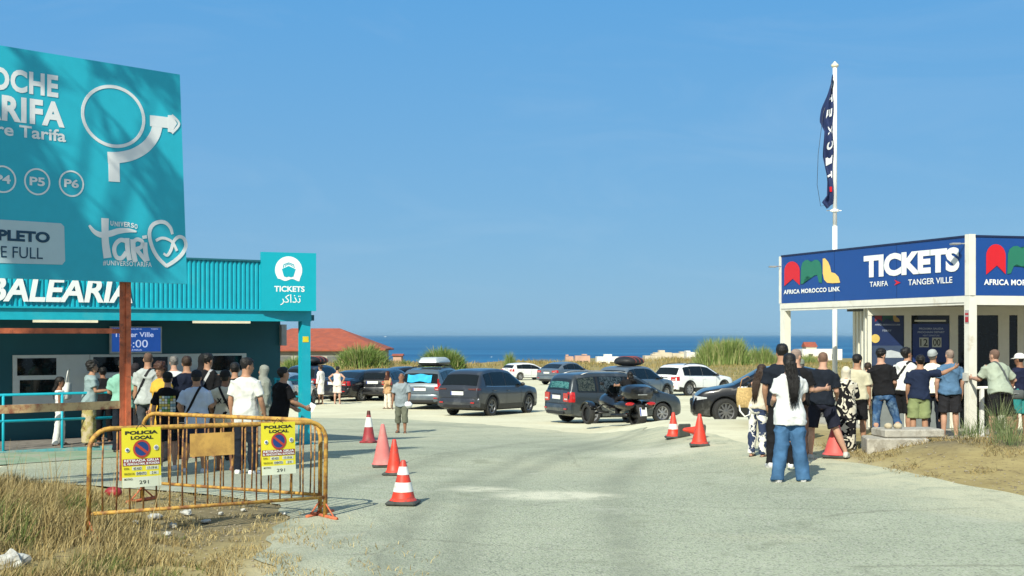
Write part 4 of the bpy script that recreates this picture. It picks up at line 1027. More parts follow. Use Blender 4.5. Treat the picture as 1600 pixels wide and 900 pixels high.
    uni = T(U @ Vector((0, 0, .30)))
    def back_hit(u, z_):   # point on the back of the shirt, local torso coordinates
        p = T(U @ Vector((u, -.6, z_))); d = (U @ Vector((0, 1, 0))).normalized()
        r = bvh.ray_cast(p, d)
        return (r[0] - d * .006) if r[0] is not None else T(U @ Vector((u, -.15, z_)))
    for e in extra:
        if e[0] == 'print_grid':
            mb = MB()
            cols = [mat('print_white', (.7, .72, .66), .8), mat('print_green', (.16, .32, .08), .8), mat('print_yellow', (.6, .48, .12), .8), mat('print_blue', (.25, .40, .45), .8)]
            rr_ = random.Random(3)
            for i in range(6):
                for j in range(6):
                    u0 = -.144 + .048 * i; z0_ = .13 + .048 * j; mb.m = rr_.choice((0, 0, 0, 1, 2, 3))
                    mb.add([back_hit(u0 + a * .042, z0_ + b_ * .042) for a, b_ in ((0, 0), (.5, 0), (1, 0), (1, .5), (1, 1), (.5, 1), (0, 1), (0, .5))], [(0, 1, 2, 3, 4, 5, 6, 7)])
            mb.build('back_print', cols, made['shirt'])
        elif e[0] == 'print_text':
            mb = MB(); Vt, Ft, _ = text_geo(e[1], .05)
            mb.add([back_hit(lerp(-e[2], e[2], v[0]), lerp(e[3], e[4], v[1])) for v in Vt], Ft); mb.build('back_print', BLACK, made['shirt'])
        elif e[0] == 'strap':   # crossbody strap from shoulder side e[1] to the opposite hip, with a bag
            sd = e[1]; bm_ = cloth('strap_%02d%02d%02d' % tuple(int(c * 99) for c in e[2]), e[2], .6)
            a = Vector((sd * .075, 0, .54)); b_ = Vector((-sd * .20, 0, .0)); cen = (a + b_) / 2; ax = (a - b_).normalized(); L_ = (a - b_).length / 2
            pts = []; perp = Vector((0, 1, 0)); nrm = ax.cross(perp)
            for k in range(44):
                th = 2 * math.pi * k / 44; d = ax * math.cos(th) + perp * math.sin(th) * .55
                o_ = cen + d * 1.2 * (L_ + .1); r = bvh.ray_cast(T(U @ o_), (T(U @ cen) - T(U @ o_)).normalized())
                hit = r[0] if r[0] is not None else T(U @ (cen + d * .16))
                pts.append(hit + (T(U @ o_) - hit).normalized() * .008)
            wv = (T(U @ nrm) - T((0, 0, 0) if False else U @ Vector((0, 0, 0)))).normalized() * (.020 * S)
            rings = []
            for k in range(44):
                out_ = (pts[k] - T(U @ cen)).normalized() * .004
                rings.append([pts[k] - wv + out_, pts[k] + wv + out_, pts[k] + wv - out_, pts[k] - wv - out_])
            mb = MB(); mb.loft(rings + [rings[0]], False)
            bag = bpy.data.objects.new('shoulder_bag', None); COL.objects.link(bag); bag.location = root.location; bag.rotation_euler = root.rotation_euler
            tag(bag, e[3], 'bag'); mb.build('strap', bm_, bag)
            if e[4]:
                bpnt = T(U @ Vector((-sd * (.205 * build + .03), e[5] if len(e) > 5 else -.06, -.02))); mb = MB(); w_, d_, h_ = e[4]
                mb.box(bpnt - Vector((0, 0, h_ / 2 - .05)), (w_, d_, h_), Matrix.Rotation(R(20 * sd), 3, 'Z'), .02); p_ = mb.build('pouch', bm_, bag, True)
                mb = MB(); mb.box(bpnt + Vector((0, -d_ / 2 - .004, .02 - h_ * .2)), (w_ * .8, .006, .01)); mb.build('zip', STEEL, p_)
    made['T'] = T; made['J'] = J; made['root'] = root; made['S'] = S; made['U'] = U; made['hc'] = hc; made['bvh'] = bvh; made['H'] = H
    print('PERSON %.2f m at %d: %s' % (H, px, label[:50]))
    return made
wht, blk, nvy = (.74, .75, .76), (.008, .008, .010), (.010, .014, .030)
GL = 'people queueing at the left ticket office'; GRP = 'people queueing at the right ticket kiosk'
def A(*v): return v
# --- left queue
person('girl in white sleeveless top and long white trousers on the platform', 93, 24.35, 590, -68, True, .88, head=(-6, -4), skin_='brown', hair=('tail', 'black', .36), top=('tank', (.72, .72, .70), -.05), bottom=('trousers', (.72, .72, .70), 1.35), shoes=('sandal', (.2, .12, .08)), z=-.105, group=GL, hscale=1.12, legL=A((-.05, .16, -1), (-.03, 0, -1)), legR=A((.05, -.12, -1), (.03, -.12, -1)))
person('woman in grey blouse, black head covering and long patterned beige skirt', 139, 24.3, 563, -62, True, 1.05, lean=(6, 0), head=(0, -6), armR=A((.2, .2, -1), (.0, 1, .1)), armL=A((-.1, .3, -1), (.1, 1, .1)), skin_='tan', hair=('curly', 'black'), top=('tee', (.25, .33, .34), -.10), bottom=('skirt', pattern('beige_print', ((.20, .13, .06), (.46, .38, .24), (.36, .30, .12)), 'spots', 9), .85), shoes=('sandal', (.25, .18, .12)), z=-.105, group=GL)
person('man in pale green shirt and dark cap behind the rusty post', 192, 23.6, 560, 10, build=1.12, head=(-20, 0), armL=A((-.3, .25, -1), (.3, 1, .0)), skin_='tan', hair=('cap', (.02, .02, .02)), top=('tee', (.22, .44, .35), -.08), bottom=('trousers', (.012, .016, .025)), shoes=('shoe', blk), group=GL)
person('person in dark clothes at the counter window left of the rusty post', 163, 25.2, 574, 30, lean=(14, 0), skin_='brown', hair=('short', 'black'), top=('long', (.012, .012, .014)), bottom=('trousers', blk), group=GL, z=-.13)
p = person('man in grey t-shirt with a black strap across his back', 231, 23.3, 551, -8, build=1.04, head=(12, 0), skin_='tan', hair=('shaved', 'black'), top=('tee', (.38, .41, .40), -.06), bottom=('trousers', (.05, .055, .065)), shoes=('shoe', blk), group=GL, extra=[('strap', 1, (.012, .012, .014), 'black shoulder strap on the grey t-shirt near the screen', None)])
person('woman with curly dark hair and a mustard yellow top', 252, 21.9, 566, 150, True, 1.05, head=(10, 6), armR=A((.2, -.1, -1), (-.2, .7, -1)), skin_='tan', hair=('curly', 'auburn'), top=('tee', (.62, .36, .05), -.28), bottom=('trousers', (.03, .03, .035)), shoes=('shoe', blk), group=GL)
person('man in black t-shirt with a checked multicolour print and black cap', 262, 20.3, 580, 14, build=1.02, armL=A((-.25, -.05, -1), (-.05, .3, -1)), armR=A((.25, -.05, -1), (-.1, .5, -.8)), head=(-10, -4), skin_='light', hair=('cap', (.012, .012, .014)), top=('tee', blk, -.12), bottom=('shorts', (.012, .016, .030), 1.05), shoes=('shoe', (.60, .60, .58)), group=GL, extra=[('print_grid',)])
person('man in navy shirt with cropped brown hair near the counter', 292, 22.3, 557, 20, build=1.05, skin_='tan', hair=('short', 'brown'), top=('tee', nvy), bottom=('trousers', (.02, .02, .03)), group=GL)
person('man in white shirt with grey hair close to the counter', 272, 24.4, 557, 24, skin_='light', hair=('short', 'grey'), top=('tee', (.6, .62, .62)), bottom=('trousers', (.03, .03, .04)), group=GL, z=-.13)
person('man in plain black shirt looking to the right, high in the queue', 324, 22.6, 553, -2, head=(-24, 0), skin_='tan', hair=('tuft', 'black'), top=('tee', (.012, .011, .012)), bottom=('trousers', blk), group=GL, extra=[('strap', 1, (.45, .45, .45), 'pale grey strap over a black shirt', None)])
person('person with a black hood and dark jacket in front of the right window', 318, 24.5, 551, 30, True, skin_='tan', hair=('hijab', (.014, .014, .016)), top=('long', (.016, .014, .014)), bottom=('skirt', (.012, .012, .012)), group=GL, z=-.13)
p = person('man in pale blue t-shirt with black cap and black bag strap', 307, 19.7, 577, 4, build=1.12, armL=A((-.42, -.12, -1), (.30, .45, -.75)), armR=A((.2, .3, -1), (.1, 1, .15)), head=(4, -8), skin_='tan', hair=('cap', (.02, .022, .028)), top=('tee', (.40, .48, .62), -.13), bottom=('shorts', (.02, .03, .065), 1.1), shoes=('shoe', (.50, .52, .55)), group=GL, legL=A((-.16, .0, -1), (-.10, .0, -1)), extra=[('strap', 1, (.010, .010, .012), 'black bag hanging at the left hip of the pale blue t-shirt', (.20, .10, .24))])
person('man in cream t-shirt with black print and black cap', 352, 20.2, 577, -4, build=1.05, armL=A((-.3, -.05, -1), (.15, .5, -.8)), armR=A((.25, .1, -1), (.05, .8, -.3)), head=(-6, -8), skin_='brown', hair=('cap', (.016, .016, .018)), top=('tee', (.55, .52, .42), -.09), bottom=('shorts', (.012, .012, .014), 1.05), shoes=('sandal', (.16, .09, .05)), group=GL, extra=[('strap', -1, (.012, .012, .014), 'black strap across the cream t-shirt', None), ('print_text', 'X 25', .12, .26, .35)])
person('young man in loose white t-shirt with thick black hair and dark trousers', 384, 19.5, 560, -16, build=1.03, armL=A((-.25, -.05, -1), (-.05, .25, -1)), armR=A((.28, .05, -1), (.0, .5, -.9)), head=(-42, 2), skin_='tan', hair=('tuft', 'black'), top=('tee', (.60, .61, .58), -.15), bottom=('trousers', (.012, .014, .024), 1.15), shoes=('shoe', (.78, .78, .76)), group=GL)
person('woman in grey headscarf facing the queue beside the teal wall', 414, 25.6, 569, 110, True, .95, skin_='tan', hair=('hijab', (.25, .26, .23)), top=('long', (.20, .22, .19), -.25), bottom=('skirt', (.22, .22, .18)), group=GL)
pm = person('bearded man in black t-shirt holding a paper beside the teal post', 436, 21.2, 574, -52, build=1.05, lean=(8, 0), armL=A((-.1, .25, -1), (.1, .9, -.45)), armR=A((.2, .35, -1), (-.05, 1, -.42)), head=(-4, -10), skin_='tan', hair=('short', 'black'), top=('tee', (.010, .009, .010), -.10), bottom=('trousers', (.012, .012, .014)), shoes=('shoe', blk), group=GL)
person('man in black shirt half hidden between the cream and the white t-shirts', 367, 22.0, 567, 8, skin_='tan', hair=('short', 'black'), top=('tee', (.013, .013, .015), -.06), bottom=('trousers', (.02, .02, .022)), shoes=('shoe', blk), group=GL)
person('woman in dark headscarf between the grey t-shirt and the green shirt', 212, 24.6, 566, 20, True, skin_='tan', hair=('hijab', (.03, .026, .03)), top=('long', (.05, .045, .05), -.2), bottom=('skirt', (.03, .03, .035)), group=GL, z=-.13)
# --- far people between the cars
person('woman in a short white dress standing beside the dark parked cars', 501, 56.5, 569, 60, True, .95, skin_='tan', hair=('bun', 'brown'), bottom=('dress', (.78, .76, .72), .95, -.48), shoes=('sandal', (.3, .2, .12)))
person('person in white vest and pink-white shorts with hands on hips', 527, 56.5, 573, -15, build=.97, armL=A((-.8, -.2, -.6), (.5, .2, -.8)), armR=A((.8, -.2, -.6), (-.5, .2, -.8)), skin_='light', hair=('short', 'black'), top=('tank', (.72, .70, .64)), bottom=('shorts', (.70, .58, .54), 1.1), shoes=('sandal', (.5, .5, .5)))
person('man in white shirt bending over between two parked cars', 546, 63.5, 579, -70, lean=(58, 0), head=(0, -30), skin_='tan', hair=('shaved', 'black'), top=('tee', (.75, .74, .70)), bottom=('trousers', (.1, .1, .1)), H=1.42)
person('woman in brown headscarf, tan wrap and pale trousers behind the walking man', 606, 52.5, 579, 140, True, .95, armL=A((-.1, .3, -1), (.3, .8, .2)), skin_='tan', hair=('hijab', (.06, .025, .02)), top=('long', (.48, .30, .16), -.22), bottom=('trousers', (.68, .60, .50), 1.3), shoes=('sandal', blk))
pw = person('man in grey t-shirt and olive cropped trousers walking with a white bag', 628, 35.0, 583, 176, build=1.06, lean=(12, 0), head=(0, -30), armR=A((.22, -.05, -1), (.08, .2, -1)), armL=A((-.25, .15, -1), (-.05, .85, -.6)), legL=A((-.02, .22, -1), (-.02, .05, -1)), legR=A((.06, -.08, -1), (.04, -.28, -1)), skin_='brown', hair=('shaved', 'grey'), top=('tee', (.26, .31, .34), -.13), bottom=('capri', (.13, .14, .105), 1.1), shoes=('sandal', (.03, .02, .02)))
# --- right queue
person('woman in white t-shirt and wide blue jeans with long black hair', 1234, 17.0, 553, 4, True, 1.10, head=(-6, 0), armL=A((-.16, .25, -1), (.15, .9, -.2)), armR=A((.16, .25, -1), (-.1, .9, -.1)), skin_='light', hair=('long', 'black', .16), top=('tee', (.66, .67, .67), -.14), bottom=('jeans', mat('blue_denim', (.055, .13, .25), .9, var=.35, scale=5, bump=.3, bscale=70, spec=.1), 1.38), shoes=('shoe', (.5, .5, .5)), group=GRP, legL=A((-.06, .0, -1), (-.14, -.02, -1)), legR=A((.08, .0, -1), (.14, -.02, -1)))
person('woman in white trousers with dark blue flowers and long brown hair', 1183, 20.5, 570, -40, True, .88, lean=(8, 4), head=(6, 0), armL=A((-.1, .5, -.9), (.2, 1, .1)), armR=A((.1, .5, -1), (-.1, 1, .2)), skin_='light', hair=('long', 'brown', .14), top=('tank', (.58, .52, .42), -.02), bottom=('trousers', pattern('dark_flowers', ((.015, .025, .06), (.72, .70, .64), (.035, .05, .10)), 'spots', 7.5), 1.25), shoes=('sandal', (.06, .04, .03)), group=GRP)
person('tall man in dark navy t-shirt and dark jeans with black hair', 1222, 18.8, 538, -8, build=1.12, twist=-6, armL=A((-.24, -.05, -1), (.12, .45, -.95)), skin_='tan', hair=('short', 'black'), top=('tee', (.012, .016, .030), -.05), bottom=('jeans', (.012, .013, .018)), shoes=('shoe', (.6, .6, .6)), group=GRP, legL=A((-.10, .02, -1), (-.08, -.02, -1)))
person('bald man in black t-shirt behind the woman in wide jeans', 1243, 19.3, 545, -30, build=1.12, head=(-18, 0), armR=A((.28, .1, -1), (.45, .85, .05)), skin_='light', hair=('shaved', 'grey'), top=('tee', (.014, .014, .015), -.02), bottom=('trousers', (.085, .05, .04)), shoes=('shoe', (.3, .3, .3)), group=GRP)
person('person in grey-green cap half hidden between two dark t-shirts', 1251, 23.5, 560, 5, skin_='light', hair=('cap', (.20, .23, .19), 'grey'), top=('tee', (.08, .08, .09)), bottom=('trousers', (.05, .05, .05)), group=GRP)
person('man in navy t-shirt and navy shorts standing with legs apart', 1283, 20.0, 550, -12, build=1.06, lean=(2, 3), head=(0, 2), armL=A((-.14, .1, -1), (.1, .9, .0)), armR=A((.16, .05, -1), (.05, .85, -.35)), skin_='light', hair=('shaved', 'brown'), top=('tee', (.012, .015, .028), -.03), bottom=('shorts', (.016, .018, .032), 1.1), shoes=('shoe', (.45, .45, .42)), group=GRP, legL=A((-.16, .02, -1), (-.03, -.02, -1)), legR=A((.34, .02, -1), (.42, -.02, -1)))
person('woman in cream headscarf and black and white swirl print dress', 1322, 21.0, 571, -14, True, 1.12, armR=A((.25, .3, -1), (-.1, 1, .3)), armL=A((-.2, .3, -1), (.1, 1, .4)), skin_='light', hair=('hijab', (.60, .55, .44)), bottom=('dress', pattern('swirl_print', ((.60, .56, .46), (.012, .012, .014)), 'swirl', 6.5), .9), shoes=('shoe', (.5, .48, .44)), group=GRP, extra=[('strap', 1, (.015, .014, .014), 'thin dark strap across the swirl print dress', None)])
person('man in cream shirt and black shorts behind the print dress', 1339, 21.8, 554, -22, build=1.1, head=(-30, 0), skin_='tan', hair=('short', 'black'), top=('tee', (.50, .47, .34), -.02), bottom=('shorts', (.014, .014, .016)), shoes=('shoe', (.5, .5, .48)), group=GRP)
person('person with brown hair and olive trousers behind the black t-shirt', 1356, 25.0, 567, -10, skin_='light', hair=('short', 'brown'), top=('tee', (.42, .38, .28)), bottom=('trousers', (.075, .07, .05), 1.1), group=GRP)
person('man in black t-shirt and faded blue jeans leaning to the right', 1381, 22.0, 545, -14, build=1.06, lean=(4, -5), head=(-38, 0), armL=A((-.22, .2, -1), (.15, .9, -.1)), armR=A((.22, .0, -1), (.0, .8, -.4)), skin_='light', hair=('tuft', 'black'), top=('tee', (.013, .013, .014), -.02), bottom=('jeans', mat('faded_denim', (.035, .085, .19), .9, var=.6, scale=6, bump=.3, bscale=70, spec=.1, dirt=(.16, .25, .36), dscale=4, damt=.35)), shoes=('shoe', (.08, .07, .06)), group=GRP, legL=A((-.10, .02, -1), (-.02, -.02, -1)), legR=A((.30, .05, -1), (.22, -.05, -1)))
person('man in white t-shirt with black strap bending towards the glass', 1410, 23.2, 543, -34, build=1.05, lean=(18, 4), head=(-30, -22), armL=A((-.2, .1, -1), (.0, .5, -1)), armR=A((.2, .4, -1), (.0, 1, .2)), skin_='tan', hair=('short', 'black'), top=('tee', (.64, .65, .64), -.03), bottom=('shorts', (.012, .012, .014), 1.1), shoes=('shoe', blk), group=GRP, extra=[('strap', 1, (.012, .012, .012), 'black strap across the white t-shirt by the glass', None)])
person('man in navy polo shirt and green shorts resting a hand on the post', 1436, 21.9, 555, -8, build=1.08, lean=(5, 3), head=(8, -8), armL=A((-.22, -.02, -1), (.05, .35, -1)), armR=A((1, .35, .0), (.95, .45, .42)), skin_='tan', hair=('short', 'black'), top=('tee', (.014, .022, .050), -.04), bottom=('shorts', (.235, .28, .13), 1.15), shoes=('shoe', (.1, .1, .1)), group=GRP)
person('man in white shirt and grey cap looking at the notice', 1458, 24.2, 545, -18, build=1.04, lean=(8, 0), head=(-20, -18), armR=A((.2, .2, -1), (.1, .8, -.5)), skin_='tan', hair=('cap', (.34, .37, .38), 'grey'), top=('tee', (.70, .68, .60), -.06), bottom=('trousers', (.016, .018, .026)), shoes=('shoe', blk), group=GRP)
person('bald man in blue t-shirt and dark shorts left of the post', 1484, 23.9, 546, -6, build=1.08, head=(10, -6), armL=A((-.26, -.02, -1), (.05, .35, -1)), armR=A((.26, .05, -1), (.05, .4, -1)), skin_='light', hair=('shaved', 'grey'), top=('tee', (.085, .17, .29), -.05), bottom=('shorts', (.022, .022, .026), 1.12), shoes=('shoe', (.15, .12, .1)), group=GRP)
p13 = person('man in sage green t-shirt with grey shoulder bag leaning on the rail', 1563, 22.8, 546, 14, build=1.12, lean=(26, 8), head=(14, -2), armL=A((-.35, .55, -1), (.1, 1, .05)), armR=A((.6, -.1, -.7), (-.4, .8, -.3)), skin_='light', hair=('shaved', 'black'), top=('tee', (.34, .39, .31), -.08), bottom=('shorts', (.016, .016, .018), 1.15), shoes=('shoe', (.12, .12, .12)), group=GRP, legL=A((-.14, .05, -1), (-.08, -.05, -1)), legR=A((.18, .0, -1), (.16, -.06, -1)), extra=[('strap', -1, (.09, .10, .10), 'small grey crossbody bag on the sage green t-shirt', (.24, .10, .17), -.10)])
person('person in white cap, navy shirt and teal shorts at the glass door', 1594, 24.0, 551, 20, build=1.0, head=(18, 0), skin_='brown', hair=('cap', (.75, .75, .74)), top=('tee', (.014, .018, .045), -.05), bottom=('shorts', (.03, .22, .22), 1.1), shoes=('shoe', blk), group=GRP)
# --- things people carry
def carried(pm_, hand, name, label, cat, fn):
    w = pm_['T'](pm_['J']['w' + hand] + pm_['J']['f' + hand] * .12)
    r = pm_['root']; wp = Matrix.Rotation(r.rotation_euler.z, 3, 'Z') @ w + Vector(r.location)
    mb = MB(); fn(mb); o = mb.build(name[0], name[1], None, name[2]); o.location = wp; tag(o, label, cat); return o
carried(pm, 'R', ('paper_slip', LETTER, False), 'small white paper held out by the man in black at the teal post', 'paper', lambda mb: mb.box((.03, .03, .03), (.10, .006, .14), Matrix.Rotation(R(30), 3, 'Y')))
def sack(mb):
    mb.ball((0, 0, -.05), (.11, .09, .09), 12, 8); mb.V = [(v[0] * (1 + .25 * noise.noise(Vector(v) * 12)), v[1], v[2] + .03 * noise.noise(Vector(v) * 17)) for v in mb.V]
carried(pw, 'L', ('plastic_bag', mat('white_plastic', (.75, .76, .78), .4), True), 'crumpled white plastic bag in the hand of the walking man', 'bag', sack)
# straw handbag of the woman in flowered trousers, white tote of the woman on the platform
hb = empty('handbag', (at(1164, 20.55), 20.55, g(4, 20.5) + .96), 'tan straw handbag with white handle beside the flowered trousers', 'bag')
m = MB(); m.loft([[( (w * math.cos(a)), d * math.sin(a), z) for a in [2 * math.pi * j / 16 for j in range(16)]] for z, w, d in ((-.17, .10, .05), (-.16, .13, .06), (0, .145, .065), (.13, .125, .05), (.15, .12, .045))]); m.build('basket', mat('straw', (.52, .36, .15), .8, var=.3, scale=40, bump=.8, bscale=150), hb, True)
m = MB(); m.tube([(-.09, 0, .14), (-.10, 0, -.05), (-.09, -.06, -.22), (-.02, -.09, -.31), (.06, -.08, -.28), (.09, -.03, -.12), (.08, 0, .14)], .014, 8); m.build('strap', WHITE, hb, True)
m = MB(); m.tube([(-.08, 0, .14), (-.05, 0, .28), (.05, .02, .33), (.09, .05, .30)], .010, 8); m.build('handle', mat('tan_leather', (.30, .17, .08), .6), hb, True)
tb = empty('tote_bag', PL.pt(PL.u(121), .92, -.75), 'white cloth bag on the shoulder of the woman in the grey blouse', 'bag')
m = MB(); m.box((0, 0, -.02), (.13, .22, .34), None, .03); m.build('sack', mat('white_canvas', (.66, .66, .62), .9, var=.1), tb, True)
m = MB(); m.tube([(0, -.07, .13), (.04, -.04, .42), (.04, .04, .42), (0, .07, .13)], .012, 6); m.build('handle', mat('white_canvas', (1, 1, 1)), tb, True)
# ------------------------------------------------------------------ vehicles
def paint(name, col, metal=.3): return mat('paint_' + name, col, .32, metal, var=.03, scale=2, coat=.8, dirt=tuple(lerp(c, .30, .25) for c in col), dscale=1.4, damt=.25)
REDL = mat('red_lamp_glass', (.42, .012, .012), .18, var=.25, scale=30, coat=.6)
CLEARL = mat('clear_lamp_glass', (.55, .56, .57), .12, .2, var=.2, scale=30, coat=.6)
PLATE = mat('plate_white', (.66, .67, .66), .4, var=.04)
ALLOY = mat('alloy_rim', (.36, .36, .37), .35, .7, var=.2, scale=10)
TYPES = {
 'suv': dict(L=4.55, W=1.88, wb=2.67, fo=.92, r=.355, top=[(0, .84), (.02, 1.0), (.07, 1.06), (.42, 1.49), (.62, 1.60), (1.2, 1.655), (1.9, 1.66), (2.45, 1.59), (3.35, 1.10), (3.6, 1.05), (4.2, .96), (4.42, .84), (4.51, .66), (4.55, .5)], belt=[(0, 1.08), (1, 1.04), (4.5, .98)], dlo=(.55, 3.30), split=(1.0, 1.95), rg=(.10, .40), lamp=(.80, 1.02)),
 'boxy': dict(L=4.80, W=1.90, wb=2.86, fo=.90, r=.36, top=[(0, .80), (.02, .98), (.06, 1.06), (.26, 1.52), (.42, 1.66), (1.2, 1.74), (2.2, 1.75), (2.8, 1.66), (3.6, 1.14), (3.8, 1.08), (4.5, .98), (4.7, .84), (4.77, .66), (4.8, .5)], belt=[(0, 1.07), (4.5, 1.0)], dlo=(.45, 3.55), split=(1.25, 2.2), rg=(.08, .27), lamp=(.82, 1.30)),
 'mpv': dict(L=4.40, W=1.80, wb=2.68, fo=.88, r=.325, top=[(0, .84), (.02, 1.0), (.05, 1.06), (.19, 1.48), (.32, 1.60), (1.0, 1.655), (2.1, 1.65), (2.6, 1.56), (3.5, 1.06), (3.72, .99), (4.15, .88), (4.31, .74), (4.37, .6), (4.40, .48)], belt=[(0, 1.04), (2, 1.0), (4.4, .95)], dlo=(.30, 3.50), split=(1.05, 2.10), rg=(.06, .20), lamp=(.72, 1.05)),
 'hatch': dict(L=4.30, W=1.77, wb=2.62, fo=.86, r=.32, top=[(0, .80), (.03, .94), (.08, 1.0), (.36, 1.29), (.60, 1.40), (1.3, 1.46), (1.9, 1.45), (2.4, 1.36), (3.2, .99), (3.45, .93), (4.0, .82), (4.2, .68), (4.27, .55), (4.3, .44)], belt=[(0, .98), (4.3, .90)], dlo=(.50, 3.15), split=(1.0, 1.95), rg=(.10, .34), lamp=(.74, .96)),
 'sedan': dict(L=4.80, W=1.83, wb=2.80, fo=.90, r=.325, top=[(0, .78), (.03, .98), (.12, 1.05), (.70, 1.09), (1.30, 1.35), (1.75, 1.43), (2.3, 1.445), (2.85, 1.36), (3.6, 1.0), (3.85, .94), (4.5, .82), (4.7, .66), (4.77, .54), (4.8, .44)], belt=[(0, .99), (4.8, .92)], dlo=(.95, 3.55), split=(1.35, 2.25), rg=(.74, 1.28), lamp=(.76, .97)),
 'coupe_suv': dict(L=4.60, W=1.90, wb=2.74, fo=.92, r=.36, top=[(0, .84), (.02, 1.02), (.10, 1.10), (.30, 1.15), (.95, 1.46), (1.5, 1.58), (2.1, 1.605), (2.6, 1.54), (3.4, 1.10), (3.7, 1.04), (4.25, .95), (4.46, .82), (4.56, .66), (4.60, .5)], belt=[(0, 1.10), (4.6, .98)], dlo=(.85, 3.35), split=(1.25, 2.1), rg=(.32, .92), lamp=(.86, 1.04)),
}
def wheel_parts(rad, wid, rimm, spokes, root, pos, side):
    m = MB(); r = rad
    m.lathe([(r * .66, -wid / 2 + .02), (r * .80, -wid / 2), (r * .95, -wid / 2 + .012), (r, -wid / 2 + .05), (r, wid / 2 - .05), (r * .95, wid / 2 - .012), (r * .80, wid / 2), (r * .66, wid / 2 - .02)], 32, axis='x', cap=False)
    w = m.build('wheel', RUBBER, root, True, sharp=40); w.location = pos
    m = MB(); m.lathe([(r * .66, -wid / 2 + .03), (r * .68, wid / 2 - .02), (r * .61, wid / 2 - .03), (r * .56, .01), (.01, -.01)], 32, axis='x', cap=False)
    for k in range(spokes):
        a = 2 * math.pi * k / spokes; M = Matrix.Rotation(a, 3, 'X')
        m.box(M @ Vector((wid / 2 - .055, 0, r * .36)), (.03, r * .13, r * .52), M)
    m.lathe([(.001, wid / 2 - .03), (r * .17, wid / 2 - .035), (r * .17, wid / 2 - .10)], 16, axis='x')
    m.m = 1; m.lathe([(r * .62, -.02), (.01, -.02)], 24, axis='x', cap=False)
    if side < 0: m.V = [(-v[0], v[1], v[2]) for v in m.V]
    m.build('rim', [rimm, BLACK], w, False)
    return w
def car(name, label, ptype, px, Y, heading, pcol, z=None, scale=(1, 1, 1), rims=None, spokes=10, clad=True, rails=True, steer=0.0, group='cars parked on the sandy lot', front_lamps=False, plate_z=.86, glass=None, lamp=None, lampm=None, blinds=None):
    P = TYPES[ptype]; L, W, r = P['L'], P['W'], P['r']
    x = at(px, Y); z0 = g(x, Y) if z is None else z
    root = empty(name, (x, Y, z0 - .01), label, 'car', group, -R(heading)); root.scale = scale
    dz = g(x + math.sin(R(heading)) * 1.3, Y + math.cos(R(heading)) * 1.3) - g(x - math.sin(R(heading)) * 1.3, Y - math.cos(R(heading)) * 1.3)
    root.rotation_euler = (math.atan2(dz, 2.6), 0, -R(heading))
    tu, tz = zip(*P['top']); bu, bz = zip(*P['belt'])
    def ztop(u): return sum(float(np.interp(u + d, tu, tz)) for d in (-.05, -.02, .02, .05)) / 4 if .08 < u < L - .06 else float(np.interp(u, tu, tz))
    zmax = max(tz)
    def belt(u): return float(np.interp(u, bu, bz))
    def hw(u): return W / 2 * float(np.interp(u, [0, .03, .10, .25, .6, 1.4, L - 1.4, L - .7, L - .3, L - .12, L - .04, L], [.86, .905, .945, .972, .99, 1, 1, .985, .94, .87, .78, .66]))
    def zbot(u): return float(np.interp(u, [0, .06, .5, L - .5, L - .05, L], [.34, .29, .21, .20, .24, .30]))
    def section(u):
        h, zt, zb, bl = hw(u), ztop(u), zbot(u), belt(u)
        zs = min(bl, zt - .035); rw = lerp(h * .93, W / 2 * .71, min(1, max(0, (zt - bl) / (zmax - bl))))
        rw = min(rw, h * .93)
        A5 = (h * .955, zs); top_edge = (rw + .012, max(zs + .008, zt - .075))
        pts = [(0, zb), (h * .80, zb), (h * .955, zb + .05), (h * .985, lerp(zb, zs, .28)), (h, lerp(zb, zs, .50)), (h * .995, lerp(zb, zs, .74)), (h * .985, lerp(zb, zs, .90)), A5]
        for t in (.25, .5, .75): pts.append((lerp(A5[0], top_edge[0], t) + .02 * math.sin(math.pi * t) * min(1, max(0, zt - bl) / .4), lerp(A5[1], top_edge[1], t)))
        pts += [top_edge, (rw - .02, max(zs + .016, zt - .035)), (rw * .90, max(zs + .02, zt - .014)), (rw * .6, zt - .002), (rw * .3, zt + .006), (0, zt + .008)]
        return pts
    us = sorted(set([0, .015, .03, .06, .1, .15, .2, .26, .32, .38, .44, .5, .58, .66] + [round(.66 + i * .11, 3) for i in range(1, int((L - 1.2) / .11))] + [L - d for d in (.5, .4, .3, .22, .16, .11, .07, .04, .015, 0)]))
    rings = []
    for u in us:
        s_ = section(u); y = u - L / 2
        rings.append([(px_, y, pz) for px_, pz in s_] + [(-px_, y, pz) for px_, pz in s_[-2:0:-1]])
    mb = MB(); mb.loft(rings)
    # wheel wells
    ya = L / 2 - P['fo']; yb = ya - P['wb']
    me = bpy.data.meshes.new('b'); me.from_pydata(mb.V, [], mb.F)
    bm = bmesh.new(); bm.from_mesh(me); bmesh.ops.recalc_face_normals(bm, faces=bm.faces); bm.to_mesh(me); bm.free()
    bo = bpy.data.objects.new('b', me); COL.objects.link(bo)
    cb = MB()
    for yy in (ya, yb):
        for sx in (-1, 1):
            a_, b_ = sorted((sx * (W / 2 - .33), sx * (W / 2 + .3)))
            n0 = 36; ring = lambda xx: [(xx, yy + (r + .065) * math.cos(2 * math.pi * k / n0), r + (r + .065) * math.sin(2 * math.pi * k / n0)) for k in range(n0)]
            cb.loft([ring(a_), ring(b_)])
    cme = bpy.data.meshes.new('c'); cme.from_pydata(cb.V, [], cb.F)
    bm = bmesh.new(); bm.from_mesh(cme); bmesh.ops.recalc_face_normals(bm, faces=bm.faces); bm.to_mesh(cme); bm.free()
    co = bpy.data.objects.new('c', cme); COL.objects.link(co)
    md = bo.modifiers.new('x', 'BOOLEAN'); md.operation = 'DIFFERENCE'; md.object = co; md.solver = 'EXACT'
